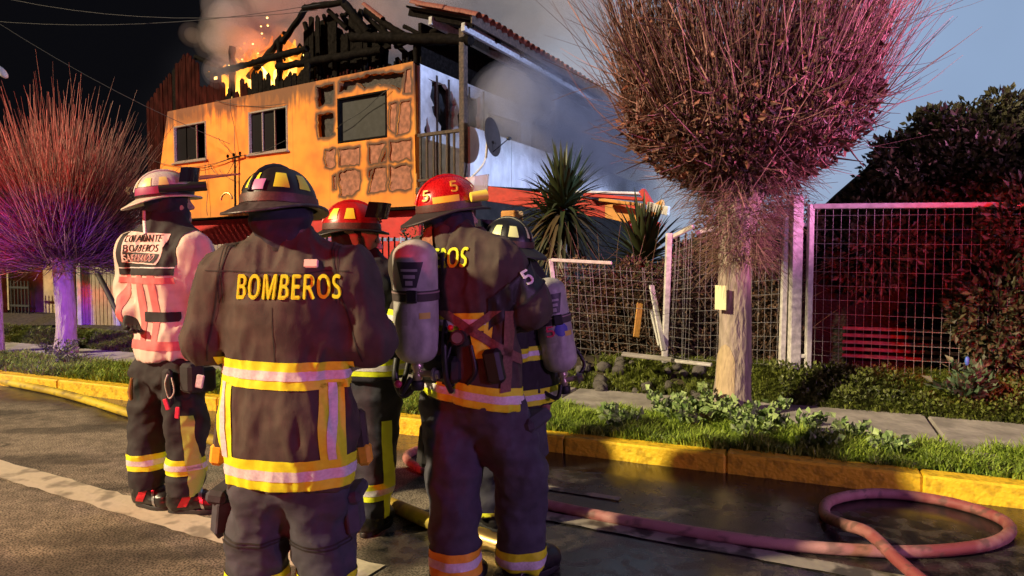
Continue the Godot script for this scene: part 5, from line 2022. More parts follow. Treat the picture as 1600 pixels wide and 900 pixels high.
func verge_plants():
	var rg := RandomNumberGenerator.new()
	rg.seed = 131
	var fn := FastNoiseLite.new()
	fn.seed = 5
	fn.frequency = 1.1
	fn.fractal_octaves = 3
	var xs := []
	var cs := []
	for i in 26000:
		var s := rg.randf_range(-11.0, 5.5)
		var t := rg.randf_range(0.13, 0.95)
		var p := st(s, t, 0.10)
		var nz := fn.get_noise_2d(p.x * 2.0, p.z * 2.0)
		if s > 1.5 and t > 0.72:
			continue
		if s < -3.5 and rg.randf() < 0.25 + nz:
			continue
		if nz < -0.22 and rg.randf() < 0.85:
			continue
		xs.append(Transform3D(Basis(Vector3.UP, rg.randf() * TAU).scaled(Vector3(1, rg.randf_range(0.5, 1.25) * (1.0 + nz), 1)), p))
		cs.append(Color(0.10, 0.17, 0.016).lerp(Color(0.38, 0.5, 0.06), clampf(rg.randf() * 0.8 + nz * 0.5, 0.0, 1.0)))
	var g := multi("verge_grass", self, tuft_mesh(1), M.leaf, xs, cs)
	tag(g, "short bright green grass on the verge between the yellow kerb and pavement", "grass", "", "stuff")
	# grass and creeping cover on the bank
	xs = []
	cs = []
	for i in 26000:
		var s := rg.randf_range(-11.0, 5.8)
		var t := rg.randf_range(1.7, 2.3)
		var p := st(s, t)
		p.y = bank_height(s, t) + 0.01
		var nz := fn.get_noise_2d(p.x * 1.5 + 9.0, p.z * 1.5)
		var dens := 1.0 if s > 1.55 else (0.3 if s > 0.35 else 0.12)
		if s < -2.0:
			dens = 0.4
		if rg.randf() > dens + nz * 0.5:
			continue
		xs.append(Transform3D(Basis(Vector3.UP, rg.randf() * TAU).scaled(Vector3(1.3, rg.randf_range(0.5, 1.3), 1.3)), p))
		cs.append(Color(0.05, 0.07, 0.01).lerp(Color(0.22, 0.26, 0.04), clampf(rg.randf() * 0.8 + nz * 0.6, 0.0, 1.0)))
	g = multi("bank_grass", self, tuft_mesh(2), M.leaf, xs, cs)
	tag(g, "green grass growing on the earth bank below the wire fence", "grass", "", "stuff")
	var spots := []
	for i in 70:
		var s := rg.randf_range(1.6, 5.2)
		var t := rg.randf_range(1.8, 2.12)
		spots.append([fp(s, bank_height(s, t) + 0.02, t), Vector3(0.16, 0.11, 0.13), 190])
	var gc := leaf_mass("ground_cover", self, spots, leaf_mesh(0.035, 0.026), Color(0.03, 0.045, 0.01), Color(0.16, 0.19, 0.035), 132)
	tag(gc, "low leafy green cover along the bank right of the tree", "ground cover", "", "stuff")
	# broad-leaved weeds by the kerb: separate plants
	var wl := leaf_mesh(0.05, 0.046)
	var plants := [[0.92, 0.86, 0.16, "leafy green weed left of the big tree's foot"], [1.15, 0.62, 0.17, "weed hanging over the kerb in front of the big tree"], [1.35, 0.82, 0.22, "tallest pale green weed against the foot of the big tree"], [1.62, 0.70, 0.21, "broad-leaved weed right of the big tree's foot"],
		[1.62, 0.45, 0.15, "low weed on the verge below the two tall ones"], [1.92, 0.62, 0.17, "round pale weed in the middle of the right verge"], [2.2, 0.52, 0.15, "spreading weed before the drain strips of the pavement"], [2.45, 0.42, 0.11, "last small weed towards the right end of the verge"], [0.6, 0.6, 0.10, "small weed in the grass beside the white litter"], [0.75, 0.42, 0.11, "small dark weed near a kerb joint left of the tree"],
		[2.02, 0.35, 0.12, "low weed spilling onto the yellow kerb"], [1.15, 0.95, 0.13, "weed between pavement and trunk on the left side"]]
	for w in plants:
		weed(st(w[0], w[1], 0.1), w[2] * 1.2, 290, wl, w[3], rg, Color(0.08, 0.15, 0.03), Color(0.36, 0.47, 0.18))
	weed(fp(3.15, 0.24, 1.85), 0.26, 260, leaf_mesh(0.09, 0.05), "tall blue-green thistle-like weed on the bank at the right", rg, Color(0.03, 0.055, 0.025), Color(0.12, 0.18, 0.1))
	weed(st(-6.55, 0.95, 0.1), 0.3, 420, leaf_mesh(0.05, 0.02), "bushy grey-green weed at the foot of the violet-lit tree", rg, Color(0.05, 0.07, 0.02), Color(0.2, 0.24, 0.08))
	weed(st(-6.0, 0.75, 0.1), 0.2, 250, leaf_mesh(0.05, 0.02), "low grey-green weed right of the violet-lit tree", rg, Color(0.05, 0.07, 0.02), Color(0.2, 0.24, 0.08))

func weed(p: Vector3, r: float, n: int, lm: Mesh, label: String, rg: RandomNumberGenerator, c0: Color, c1: Color):
	var o := thing("weed", label, "weed", p, 0.0, "weeds along the kerb and bank")
	var sm := MB.new()
	sm.colored = true
	sm.tint = Color(0.08, 0.12, 0.03)
	var xs := []
	var cs := []
	for i in 12:
		var a := rg.randf() * TAU
		var d := Vector3(cos(a) * rg.randf_range(0.2, 1.0), rg.randf_range(0.7, 1.2), sin(a) * rg.randf_range(0.2, 1.0)).normalized()
		var ln := r * rg.randf_range(0.7, 1.5)
		twig(sm, p, d, ln, Vector3(0, -0.15, 0), 0.004, 4)
		for k in n / 12:
			var f := rg.randf_range(0.15, 1.0)
			var q := p + d * ln * f + Vector3(0, -0.15 * f * f * ln, 0) + Vector3(rg.randf_range(-1, 1), rg.randf_range(-0.5, 0.5), rg.randf_range(-1, 1)) * 0.035
			xs.append(Transform3D(random_basis(rg, d + Vector3(rg.randf_range(-1, 1), 0.0, rg.randf_range(-1, 1)), 0.5).scaled(Vector3.ONE * rg.randf_range(0.6, 1.3)), q))
			cs.append(c0.lerp(c1, rg.randf()))
	part("stem", sm.mesh(), M.twig, o)
	tag(multi("leaves", o, lm, M.leaf, xs, cs), "", "", "", "stuff")

# ---------------------------------------------------------------- hoses and small things
func spline(p: Array, per := 12) -> Array:
	var out := []
	for i in p.size() - 1:
		var a: Vector3 = p[maxi(i - 1, 0)]
		var b: Vector3 = p[i]
		var c: Vector3 = p[i + 1]
		var d: Vector3 = p[mini(i + 2, p.size() - 1)]
		for k in per:
			out.append(b.cubic_interpolate(c, a, d, float(k) / per))
	out.append(p[p.size() - 1])
	return out

func hoses():
	var y := thing("yellow_hose", "yellow fire hose lying along the road past the firefighters' feet", "fire hose", Vector3(-3.27, 0, -5.81))
	var r := 0.038
	var yp := [Vector3(-10.5, r, -10.3), Vector3(-8.0, r, -8.9), Vector3(-5.61, r, -7.42), Vector3(-4.46, r, -6.72), Vector3(-3.27, r, -5.83), Vector3(-2.13, r, -4.93), Vector3(-1.35, r, -4.28), Vector3(-0.71, r, -3.73), Vector3(-0.39, r, -3.42), Vector3(-0.12, r, -3.22)]
	var mb := MB.new()
	mb.tube(spline(yp, 30), [r], 18)
	age_hose(mb, Color(0.46, 0.32, 0.03), Color(0.9, 0.7, 0.03), 3)
	var ym := hose_weave()
	part("jacket", mb.mesh(), ym, y)
	var cp := MB.new()
	var e0 := Vector3(-0.12, r, -3.22)
	var ed := Vector3(0.8, 0, 0.6)
	cp.tube([e0 - ed * 0.06, e0 - ed * 0.055, e0, e0 + ed * 0.02, e0 + ed * 0.1], [0.04, 0.05, 0.05, 0.043, 0.043], 16)
	part("coupling", cp.mesh(), M.brass, y)
	var h := thing("red_hose", "faded red fire hose curled in a loop on the wet road at the right", "fire hose", Vector3(1.78, 0, -3.11))
	r = 0.029
	var rp := [Vector3(-0.02, 0.60, -3.75), Vector3(0.08, 0.71, -3.6), Vector3(0.17, 0.68, -3.55), Vector3(0.15, 0.5, -3.6), Vector3(0.04, 0.3, -3.8), Vector3(-0.02, 0.1, -4.2), Vector3(-0.2, r, -4.62), Vector3(-0.52, r, -4.86), Vector3(-0.72, r, -4.66), Vector3(-0.60, r, -4.36), Vector3(-0.2, r, -3.98), Vector3(0.24, r, -3.68), Vector3(0.66, r, -3.45), Vector3(1.22, r, -3.21), Vector3(1.78, r, -3.11), Vector3(2.21, r, -3.17), Vector3(2.47, r, -3.33), Vector3(2.55, r, -3.53), Vector3(2.42, r, -3.76), Vector3(2.12, r, -3.89), Vector3(1.80, r, -3.78), Vector3(1.66, r, -3.56), Vector3(1.645, 0.07, -3.33), Vector3(1.665, 0.108, -3.13), Vector3(1.70, 0.06, -2.93), Vector3(1.74, r, -2.7), Vector3(1.8, r, -2.2), Vector3(1.7, r, -1.4)]
	mb = MB.new()
	mb.tube(spline(rp, 26), [r], 18)
	age_hose(mb, Color(0.34, 0.07, 0.07), Color(0.66, 0.34, 0.30), 8)
	part("jacket", mb.mesh(), hose_weave(), h)

# scuffs, faded lengths and dirt along a hose
func age_hose(mb: MB, c0: Color, c1: Color, sd: int):
	var fn := FastNoiseLite.new()
	fn.seed = sd
	fn.frequency = 1.1
	fn.fractal_octaves = 2
	var fine := FastNoiseLite.new()
	fine.seed = sd + 1
	fine.frequency = 16.0
	fine.fractal_octaves = 3
	mb.colored = true
	for i in mb.v.size():
		var p := mb.v[i]
		var k := clampf(0.5 + fn.get_noise_3dv(p) * 1.5 + fine.get_noise_3dv(p) * 0.45, 0.0, 1.0)
		var c := c0.lerp(c1, k)
		if fine.get_noise_3dv(p * 0.7 + Vector3(5, 0, 0)) > 0.28:
			c = c.lerp(Color(0.09, 0.07, 0.05), 0.55)
		mb.col[i] = c

func hose_weave() -> Material:
	var m := M_noise(Color(0.5, 0.5, 0.5), Color(1, 1, 1), 0.1, 0.09, 0.6, 0.12, 0.2, 141)
	m.vertex_color_use_as_albedo = true
	return m

func small_things():
	var rg := RandomNumberGenerator.new()
	rg.seed = 151
	# paper tag on the big tree
	var tb := st(1.4, 1.15, 0.10)
	var to_cam := (Vector3(0, 0, 0) - Vector3(tb.x, 0, tb.z)).normalized()
	var ax := Vector3.UP.cross(to_cam)
	var rings := []
	for i in 2:
		var r := PackedVector3Array()
		for j in 5:
			var u := j / 4.0
			r.append(Vector3(tb.x, 0.98 + i * 0.19, tb.z) + ax * (-0.115 + u * 0.085) + to_cam * (0.10 + 0.055 * sin(u * 1.4)))
		rings.append(r)
	var mb := MB.new()
	mb.loft(rings, false)
	tag(lpart("paper_notice", mb.mesh(), M_simple(Color(0.78, 0.74, 0.42), 0.8), self), "pale yellow paper notice wrapped on the big tree's trunk", "notice")
	# leaning pole and broken boards
	var pl := MB.new()
	pl.tube([at_px(206, 530, 10.3), at_px(152, 426, 10.9)], [0.045, 0.04], 10)
	tag(lpart("leaning_pole", pl.mesh(), M_simple(Color(0.03, 0.02, 0.018), 0.7), self), "dark pole leaning against the pale slat fence", "pole")
	var boards := [[at_px(994, 527, 6.6), at_px(1000, 474, 6.75), 0.06, "orange wooden board standing in the gap of the wire fence", M_noise(Color(0.4, 0.16, 0.03), Color(0.65, 0.32, 0.07), 0.03, 0.4, 0.7, 0.2, 0.06, 152)],
		[at_px(1037, 548, 6.5), at_px(1018, 446, 6.8), 0.055, "white board leaning in the fence gap, nearest the white stile", M.white_paint], [at_px(1031, 540, 6.55), at_px(1018, 485, 6.7), 0.04, "short white board leaning left of the longer one", M.white_paint],
		[at_px(1047, 563, 6.2), at_px(1112, 570, 6.0), 0.045, "white rail fallen at the foot of the bent wire panel", M.fence_steel], [at_px(972, 553, 6.35), at_px(1050, 562, 6.15), 0.06, "grey broken plank lying on the rubble", M.concrete]]
	for b in boards:
		mb = MB.new()
		mb.beam(b[0], b[1], b[2], 0.022, Vector3(0.3, 1, 0.5), 0.004)
		tag(lpart("board", mb.mesh(), b[4], self), b[3], "board")
	# stones and clods on the bank
	var sm := []
	for i in 4:
		var fn := FastNoiseLite.new()
		fn.seed = 160 + i
		fn.frequency = 0.9
		var s := MB.new()
		s.ball(Vector3.ZERO, Vector3(1, 0.7, 0.85), 7, 11)
		for k in s.v.size():
			s.v[k] *= 1.0 + 0.45 * fn.get_noise_3dv(s.v[k] * 1.3)
		for k in s.n.size():
			s.n[k] = Vector3.ZERO
		s.smooth_from(0, 0)
		sm.append(s.mesh())
	for i in 34:
		var s := rg.randf_range(-0.7, 1.25)
		var t := rg.randf_range(1.66, 2.1)
		var r := rg.randf_range(0.03, 0.085)
		var o := lpart("stone", sm[i % 4], M.stone, self, Transform3D(Basis(Vector3(rg.randf(), 1, rg.randf()).normalized(), rg.randf() * TAU).scaled(Vector3.ONE * r), fp(s, bank_height(s, t) + r * 0.35 + 0.02, t)))
		tag(o, "rough grey-brown stone in the earth bank below the sagging fence", "stone", "stones in the earth bank")
	# slatted bench glimpsed behind the mesh
	var bn := thing("garden_bench", "faded slatted bench behind the wire mesh right of the post", "bench", fp(2.75, 0.3, 2.62))
	for i in 5:
		mb = MB.new()
		mb.box(Transform3D(Basis(E, Vector3.UP, -NN), fp(2.75, 0.46 + i * 0.065, 2.62)), Vector3(0.95, 0.032, 0.03), 0.005)
		part("slat", mb.mesh(), M_noise(Color(0.16, 0.08, 0.07), Color(0.34, 0.2, 0.18), 0.03, 0.5, 0.7, 0.1, 0.06, 153), bn)
	for s in [2.35, 3.15]:
		mb = MB.new()
		mb.box(Transform3D(Basis(E, Vector3.UP, -NN), fp(s, 0.5, 2.66)), Vector3(0.04, 0.5, 0.04), 0.005)
		part("leg", mb.mesh(), M.char, bn)
	# litter
	var lt := lpart("crumpled_paper", sm[1], M_simple(Color(0.75, 0.73, 0.66), 0.8), self, Transform3D(Basis(Vector3(1, 1, 0).normalized(), 0.7).scaled(Vector3(0.055, 0.035, 0.045)), st(0.52, 0.62, 0.16)))
	tag(lt, "white crumpled litter in the verge grass left of the big tree", "litter")
	var bl := lpart("blue_wrapper", sm[2], M_simple(Color(0.06, 0.16, 0.6), 0.5), self, Transform3D(Basis(Vector3.UP, 0.7).scaled(Vector3(0.02, 0.05, 0.02)), fp(3.12, 0.58, 1.75)))
	tag(bl, "small blue wrapper caught on the tall weed at the right", "litter")
	# satellite dish on the verandah post
	var d := at_px(765, 215, 12.9)
	var dish := thing("satellite_dish", "dark oval satellite dish on a bent arm at the verandah corner", "satellite dish", d)
	var nrm := Vector3(0.93, 0.12, 0.42).normalized()
	var bas := Basis(nrm.cross(Vector3.UP).normalized(), nrm, Vector3.ZERO)
	bas.z = bas.x.cross(bas.y)
	var prof := []
	for i in 8:
		var f := i / 7.0
		prof.append(Vector2(0.0005 + 0.33 * f, 0.075 * f * f))
	for i in 8:
		var f := 1.0 - i / 7.0
		prof.append(Vector2(0.0005 + 0.335 * f, 0.075 * f * f - 0.012))
	mb = MB.new()
	mb.lathe(Transform3D(bas.scaled_local(Vector3(1, 1, 1.1)), d), prof, 36)
	part("reflector", mb.mesh(), M_noise(Color(0.016, 0.010, 0.008), Color(0.05, 0.03, 0.025), 0.03, 0.4, 0.7, 0.0, 0.06, 154), dish)
	mb = MB.new()
	mb.tube(spline([at_px(736, 278, 13.1), at_px(750, 264, 13.0), at_px(759, 248, 12.95), d - nrm * 0.05], 6), [0.022], 8)
	part("arm", mb.mesh(), M.fence_steel, dish)
	mb = MB.new()
	mb.tube([d - Vector3(0, 0.3, 0) + nrm * 0.04, d + nrm * 0.38 - Vector3(0, 0.1, 0)], [0.01], 6)
	mb.ball(d + nrm * 0.4 - Vector3(0, 0.09, 0), Vector3(0.05, 0.035, 0.035), 6, 8)
	part("receiver", mb.mesh(), M.black, dish)

# ---------------------------------------------------------------- people
var f_soft: FastNoiseLite
var f_fine: FastNoiseLite

func plane_at(p: Vector3, nm: Vector3) -> Plane:
	# keeps what lies behind nm seen from p
	nm = nm.normalized()
	return Plane(nm, nm.dot(p))

func slab(p: Vector3, nm: Vector3, half: float) -> Array:
	nm = nm.normalized()
	return [Plane(nm, nm.dot(p) + half), Plane(-nm, -nm.dot(p) + half)]

# lettering laid on a field: centre, reading direction, up, direction into the surface
func text_on(f: Field, s: String, c: Vector3, right: Vector3, up: Vector3, into: Vector3, w: float, h: float, off := 0.006, heavy := true) -> MB:
	var tm := TextMesh.new()
	var font := SystemFont.new()
	font.font_names = PackedStringArray(["Droid Sans"])
	var fv := FontVariation.new()
	fv.base_font = font
	fv.spacing_glyph = 3
	tm.font = fv
	tm.text = s
	tm.font_size = 64
	tm.pixel_size = 0.01
	tm.depth = 0.02
	tm.curve_step = 1.5
	var a := tm.get_mesh_arrays()
	var vs: PackedVector3Array = a[Mesh.ARRAY_VERTEX]
	var ns: PackedVector3Array = a[Mesh.ARRAY_NORMAL]
	var bx := AABB(vs[0], Vector3.ZERO)
	for p in vs:
		bx = bx.expand(p)
	var mb := MB.new()
	var cache := {}
	for i in vs.size():
		var q := (vs[i] - bx.get_center()) / bx.size
		var start := c + right * q.x * w + up * q.y * h - into * 0.25
		var key := Vector2(q.x, q.y)
		if not cache.has(key):
			cache[key] = f.hit(start, into) if f else start + into * 0.25
		var p: Vector3 = cache[key]
		mb.vert(p - into * (off + q.z * 0.004), (right * ns[i].x + up * ns[i].y - into * ns[i].z).normalized())
	var ix = a[Mesh.ARRAY_INDEX]
	if ix == null or ix.size() == 0:
		ix = PackedInt32Array(range(vs.size()))
	mb.ix = ix
	if heavy:
		# thicken the strokes
		var wide := MB.new()
		var dd := h * 0.028
		for k in 5:
			var mv: Vector3 = [Vector3.ZERO, right * dd, right * -dd, up * dd, up * -dd][k] - into * 0.0004 * k
			wide.add(copy_mb(mb, Transform3D(Basis(), mv)))
		return wide
	return mb

func head_proto() -> MB:
	# head about the middle of the skull, looking along -Z
	if M.has("head_mb"):
		return M.head_mb
	var f := Field.new(Vector3(-0.11, -0.23, -0.15), Vector3(0.11, 0.15, 0.13), 0.0055)
	f.cap(Vector3(0, 0.035, -0.025), Vector3(0, 0.03, 0.032), 0.078, 0.08, 0.03)
	f.cap(Vector3(0, -0.01, -0.042), Vector3(0, -0.088, -0.060), 0.058, 0.034, 0.03)
	f.cap(Vector3(-0.045, -0.03, -0.045), Vector3(0.045, -0.03, -0.045), 0.026, 0.026, 0.03)
	f.cap(Vector3(-0.05, -0.065, -0.01), Vector3(0.05, -0.065, -0.01), 0.028, 0.028, 0.03)
	f.cap(Vector3(-0.034, 0.018, -0.088), Vector3(0.034, 0.018, -0.088), 0.012, 0.012, 0.02)
	f.cap(Vector3(0, -0.09, 0.02), Vector3(0, -0.22, 0.035), 0.056, 0.062, 0.04)
	for s in [-1.0, 1.0]:
		f.cap(Vector3(0.033 * s, 0.0, -0.106), Vector3(0.033 * s, 0.0, -0.1), 0.014, 0.014, 0.0, 1.0, Vector3.ZERO, true)
		f.cap(Vector3(0.078 * s, 0.012, 0.008), Vector3(0.074 * s, -0.025, 0.0), 0.024, 0.015, 0.008, 0.45, Vector3(1, 0, 0.35 * s).normalized())
	f.cap(Vector3(0, 0.006, -0.098), Vector3(0, -0.032, -0.115), 0.009, 0.013, 0.014)
	f.cap(Vector3(-0.013, -0.036, -0.103), Vector3(0.013, -0.036, -0.103), 0.008, 0.008, 0.01)
	f.cap(Vector3(-0.02, -0.061, -0.098), Vector3(0.02, -0.061, -0.098), 0.006, 0.006, 0.008)
	f.cap(Vector3(-0.016, -0.071, -0.096), Vector3(0.016, -0.071, -0.096), 0.007, 0.007, 0.008)
	f.cap(Vector3(-0.024, -0.066, -0.106), Vector3(0.024, -0.066, -0.106), 0.0025, 0.0025, 0.0, 1.0, Vector3.ZERO, true)
	f.cap(Vector3(0, -0.098, -0.082), Vector3(0, -0.1, -0.075), 0.02, 0.02, 0.02)
	M.head_mb = f.mesh()
	return M.head_mb

func hand_proto() -> MB:
	# left hand hanging: wrist at the origin, fingers down, palm towards +X, thumb forward (-Z), fingers lightly curled
	if M.has("hand_mb"):
		return M.hand_mb
	var f := Field.new(Vector3(-0.05, -0.23, -0.1), Vector3(0.09, 0.05, 0.07), 0.0042)
	f.cap(Vector3(0, 0.04, 0), Vector3(0, -0.02, 0), 0.026, 0.027, 0.01, 0.75, Vector3(1, 0, 0))
	for k in 4:
		var z := -0.030 + 0.0205 * k
		f.cap(Vector3(0, -0.025, z * 0.7), Vector3(0.002, -0.088, z), 0.0145, 0.012, 0.012)
		var l: float = [0.040, 0.045, 0.042, 0.033][k]
		var a := Vector3(0.002, -0.092, z)
		var b := a + Vector3(0.012, -l, 0)
		var c := b + Vector3(0.018, -l * 0.55, 0)
		var e := c + Vector3(0.019, -l * 0.36, 0)
		f.cap(a, b, 0.0098, 0.0092, 0.004)
		f.cap(b, c, 0.0092, 0.0085, 0.004)
		f.cap(c, e, 0.0085, 0.0072, 0.004)
	f.cap(Vector3(0.006, -0.025, -0.018), Vector3(0.016, -0.06, -0.046), 0.016, 0.0125, 0.012)
	f.cap(Vector3(0.016, -0.06, -0.046), Vector3(0.026, -0.088, -0.058), 0.0118, 0.0105, 0.005)
	f.cap(Vector3(0.026, -0.088, -0.058), Vector3(0.034, -0.11, -0.06), 0.0105, 0.0085, 0.005)
	M.hand_mb = f.mesh()
	return M.hand_mb

func copy_mb(src: MB, t: Transform3D, grow := 0.0) -> MB:
	var m := MB.new()
	m.v = src.v.duplicate()
	m.n = src.n.duplicate()
	m.uv = src.uv.duplicate()
	m.col = src.col.duplicate()
	m.ix = src.ix.duplicate()
	for i in m.v.size():
		m.v[i] = t * (m.v[i] + m.n[i] * grow)
		m.n[i] = (t.basis * m.n[i]).normalized()
	return m

func bounds(pts: Array, grow: float) -> AABB:
	var b := AABB(pts[0], Vector3.ZERO)
	for p in pts:
		b = b.expand(p)
	return b.grow(grow)

func hand_xform(el: Vector3, wr: Vector3, fwd: Vector3, left: bool) -> Transform3D:
	var y := (el - wr).normalized()
	var z := (-fwd - y * (-fwd).dot(y)).normalized()
	var x := y.cross(z)
	var b := Basis(x, y, z)
	if not left:
		b = Basis(-x, y, z)
	return Transform3D(b, wr)

# the figure under the clothes: one continuous surface, with head, neck, five-fingered hands
func body(o: Node3D, J: Dictionary, fwd: Vector3, headb: Basis, skin: Material):
	var pts := []
	for k in J:
		pts.append(J[k])
	var bb := bounds(pts, 0.16)
	var f := Field.new(bb.position, bb.end, 0.022)
	f.cap(J.pelvis, J.chest, 0.125, 0.145, 0.05, 0.7, fwd)
	f.cap(J.chest, J.neck, 0.13, 0.06, 0.05, 0.75, fwd)
	f.cap(J.shl, J.shr, 0.055, 0.055, 0.05)
	f.cap(J.neck, J.head, 0.055, 0.055, 0.03)
	f.cap(J.hipl, J.hipr, 0.085, 0.085, 0.06)
	for s in ["l", "r"]:
		f.cap(J["sh" + s], J["el" + s], 0.05, 0.038, 0.03)
		f.cap(J["el" + s], J["wr" + s], 0.038, 0.026, 0.02)
		f.cap(J["hip" + s], J["knee" + s], 0.082, 0.055, 0.03)
		f.cap(J["knee" + s], J["ank" + s], 0.055, 0.036, 0.02)
		f.cap(J["ank" + s], J["toe" + s], 0.036, 0.03, 0.02)
	var mb := f.mesh()
	mb.add(copy_mb(head_proto(), Transform3D(headb, J.head)))
	for s in ["l", "r"]:
		mb.add(copy_mb(hand_proto(), hand_xform(J["el" + s], J["wr" + s], fwd, s == "l")))
	part("body", mb.mesh(), skin, o)
	for s in [-1.0, 1.0]:
		var e := MB.new()
		e.ball(J.head + headb * Vector3(0.033 * s, 0.0, -0.086), Vector3.ONE * 0.0115, 8, 10)
		part("eye", e.mesh(), M_simple(Color(0.10, 0.08, 0.07), 0.2), o)

func coat_field(J: Dictionary, fwd: Vector3, hem: Array, bulk := 1.0, cell := 0.012) -> Field:
	var bb := bounds([J.shl, J.shr, J.ell, J.elr, J.wrl, J.wrr, J.neck, J.pelvis, J.chest, hem[0]], 0.2 * bulk)
	var f := Field.new(bb.position, bb.end, cell)
	var low: Vector3 = J.pelvis + (J.pelvis - J.chest).normalized() * 0.16
	f.cap(low, J.pelvis, 0.228 * bulk, 0.222 * bulk, 0.05, 0.7, fwd)
	f.cap(J.pelvis, J.chest, 0.222 * bulk, 0.222 * bulk, 0.06, 0.68, fwd)
	f.cap(J.chest, J.chest.lerp(J.neck, 0.62), 0.222 * bulk, 0.15 * bulk, 0.07, 0.68, fwd)
	f.cap(J.shl.lerp(J.shr, 0.06), J.shl.lerp(J.shr, 0.94), 0.088 * bulk, 0.088 * bulk, 0.07)
	f.cap(J.shl, J.neck, 0.08 * bulk, 0.085 * bulk, 0.06)
	f.cap(J.shr, J.neck, 0.08 * bulk, 0.085 * bulk, 0.06)
	f.cap(J.neck, J.neck.lerp(J.head, 0.32), 0.092, 0.096, 0.03)
	for s in ["l", "r"]:
		f.cap(J["sh" + s], J["el" + s], 0.092 * bulk, 0.078 * bulk, 0.045)
		f.cap(J["el" + s], J["wr" + s].lerp(J["el" + s], 0.12), 0.084 * bulk, 0.062 * bulk, 0.035)
	f.clip(hem[1], hem[1].dot(hem[0]))
	f.wrinkle(f_soft, 0.012, Vector3(4.0, 1.9, 4.0))
	f.wrinkle(f_fine, -0.017, Vector3(5.4, 2.2, 5.4))
	f.wrinkle(f_fine, -0.0035, Vector3(13.0, 6.0, 13.0))
	return f

func trouser_field(J: Dictionary, fwd: Vector3, bulk := 1.0, cell := 0.013, cuff := 0.1, top := 9.0) -> Field:
	var bb := bounds([J.pelvis, J.hipl, J.hipr, J.kneel, J.kneer, J.ankl, J.ankr], 0.19)
	var f := Field.new(bb.position, bb.end, cell)
	f.cap(J.pelvis, J.hipl.lerp(J.hipr, 0.5), 0.185 * bulk, 0.18 * bulk, 0.05, 0.72, fwd)
	for s in ["l", "r"]:
		f.cap(J["hip" + s], J["knee" + s], 0.122 * bulk, 0.1 * bulk, 0.035)
		f.cap(J["knee" + s], J["ank" + s], 0.1 * bulk, 0.098 * bulk, 0.03)
	f.clip(Vector3.DOWN, -cuff)
	f.clip(Vector3.UP, minf(J.pelvis.y + 0.12, top))
	f.wrinkle(f_soft, 0.013, Vector3(4.0, 4.0, 4.0))
	f.wrinkle(f_fine, -0.014, Vector3(3.8, 4.6, 3.8))
	f.wrinkle(f_fine, -0.005, Vector3(9.0, 10.0, 9.0))
	return f

# a reflective band between two planes: yellow with a silver stripe along its middle
func band(o: Node3D, src: MB, p: Vector3, nm: Vector3, w: float, extra := [], col: Material = null, called := "reflective_band"):
	var y := shell(src, slab(p, nm, w * 0.5) + extra, 0.0035)
	if y.v.size() == 0:
		return
	var b := part(called, y.mesh(), col if col else M.yellow, o)
	var s := shell(src, slab(p, nm, w * 0.17) + extra, 0.006)
	if s.v.size():
		part("silver_stripe", s.mesh(), M.silver, b)

func boots(o: Node3D, J: Dictionary, red := false):
	var m := M_noise(Color(0.008, 0.008, 0.009), Color(0.03, 0.028, 0.028), 0.03, 0.4, 0.35, 0.1, 0.06, 171)
	for s in ["l", "r"]:
		var a: Vector3 = J["ank" + s]
		var t: Vector3 = J["toe" + s]
		var d := (t - a)
		d.y = 0
		d = d.normalized()
		var h := Vector3(a.x, 0.055, a.z) - d * 0.03
		var e := Vector3(t.x, 0.05, t.z)
		var bb := bounds([a, t, h, a + Vector3(0, 0.16, 0)], 0.12)
		var f := Field.new(Vector3(bb.position.x, -0.02, bb.position.z), bb.end, 0.009)
		f.cap(h, e, 0.05, 0.054, 0.02)
		f.cap(h + Vector3(0, 0.03, 0), a + Vector3(0, 0.14, 0), 0.06, 0.072, 0.05)
		f.cap(h + Vector3(0, 0.06, 0) + d * 0.05, e + Vector3(0, 0.005, 0), 0.05, 0.045, 0.03)
		f.clip(Vector3.DOWN, -0.022)
		f.wrinkle(f_fine, 0.005, Vector3(9, 14, 9))
		var src := f.mesh()
		var b := part("boot", src.mesh(), m, o)
		var sole := MB.new()
		var side := d.cross(Vector3.UP)
		var rings := []
		for y in [0.002, 0.006, 0.026, 0.03]:
			var r := PackedVector3Array()
			for j in 24:
				var an := TAU * j / 24.0
				var fz := cos(an)
				var w := 0.052 + 0.008 * fz - 0.008 * exp(-pow((fz + 0.15) / 0.3, 2.0))
				var g := 1.0 if y > 0.004 and y < 0.028 else 0.96
				r.append((h + e) * 0.5 * Vector3(1, 0, 1) + Vector3(0, y, 0) + d * fz * ((e - h).length() * 0.5 + 0.058) * g + side * sin(an) * w * g * 1.12)
			rings.append(r)
		sole.loft(rings, true)
		sole.tri(rings[3][0], rings[3][8], rings[3][16])
		part("sole", sole.mesh(), M.rubber, b)
		if red:
			var mid := h.lerp(e, 0.42) + Vector3(0, 0.07, 0)
			for sgn in [-1.0, 1.0]: part("red_inlay", shell(src, [plane_at(mid + side * 0.012 * sgn, -side * sgn)] + slab(mid, d + Vector3(0, -0.5, 0), 0.02) + [Plane(Vector3.DOWN, -0.05), Plane(Vector3.UP, 0.135)], 0.003).mesh(), M_simple(Color(0.5, 0.02, 0.03), 0.35), b)
			part("toe_trim", shell(src, slab(h.lerp(e, 0.7) + Vector3(0, 0.07, 0), d + Vector3(0, 0.3, 0), 0.008), 0.003).mesh(), M.steel, b)

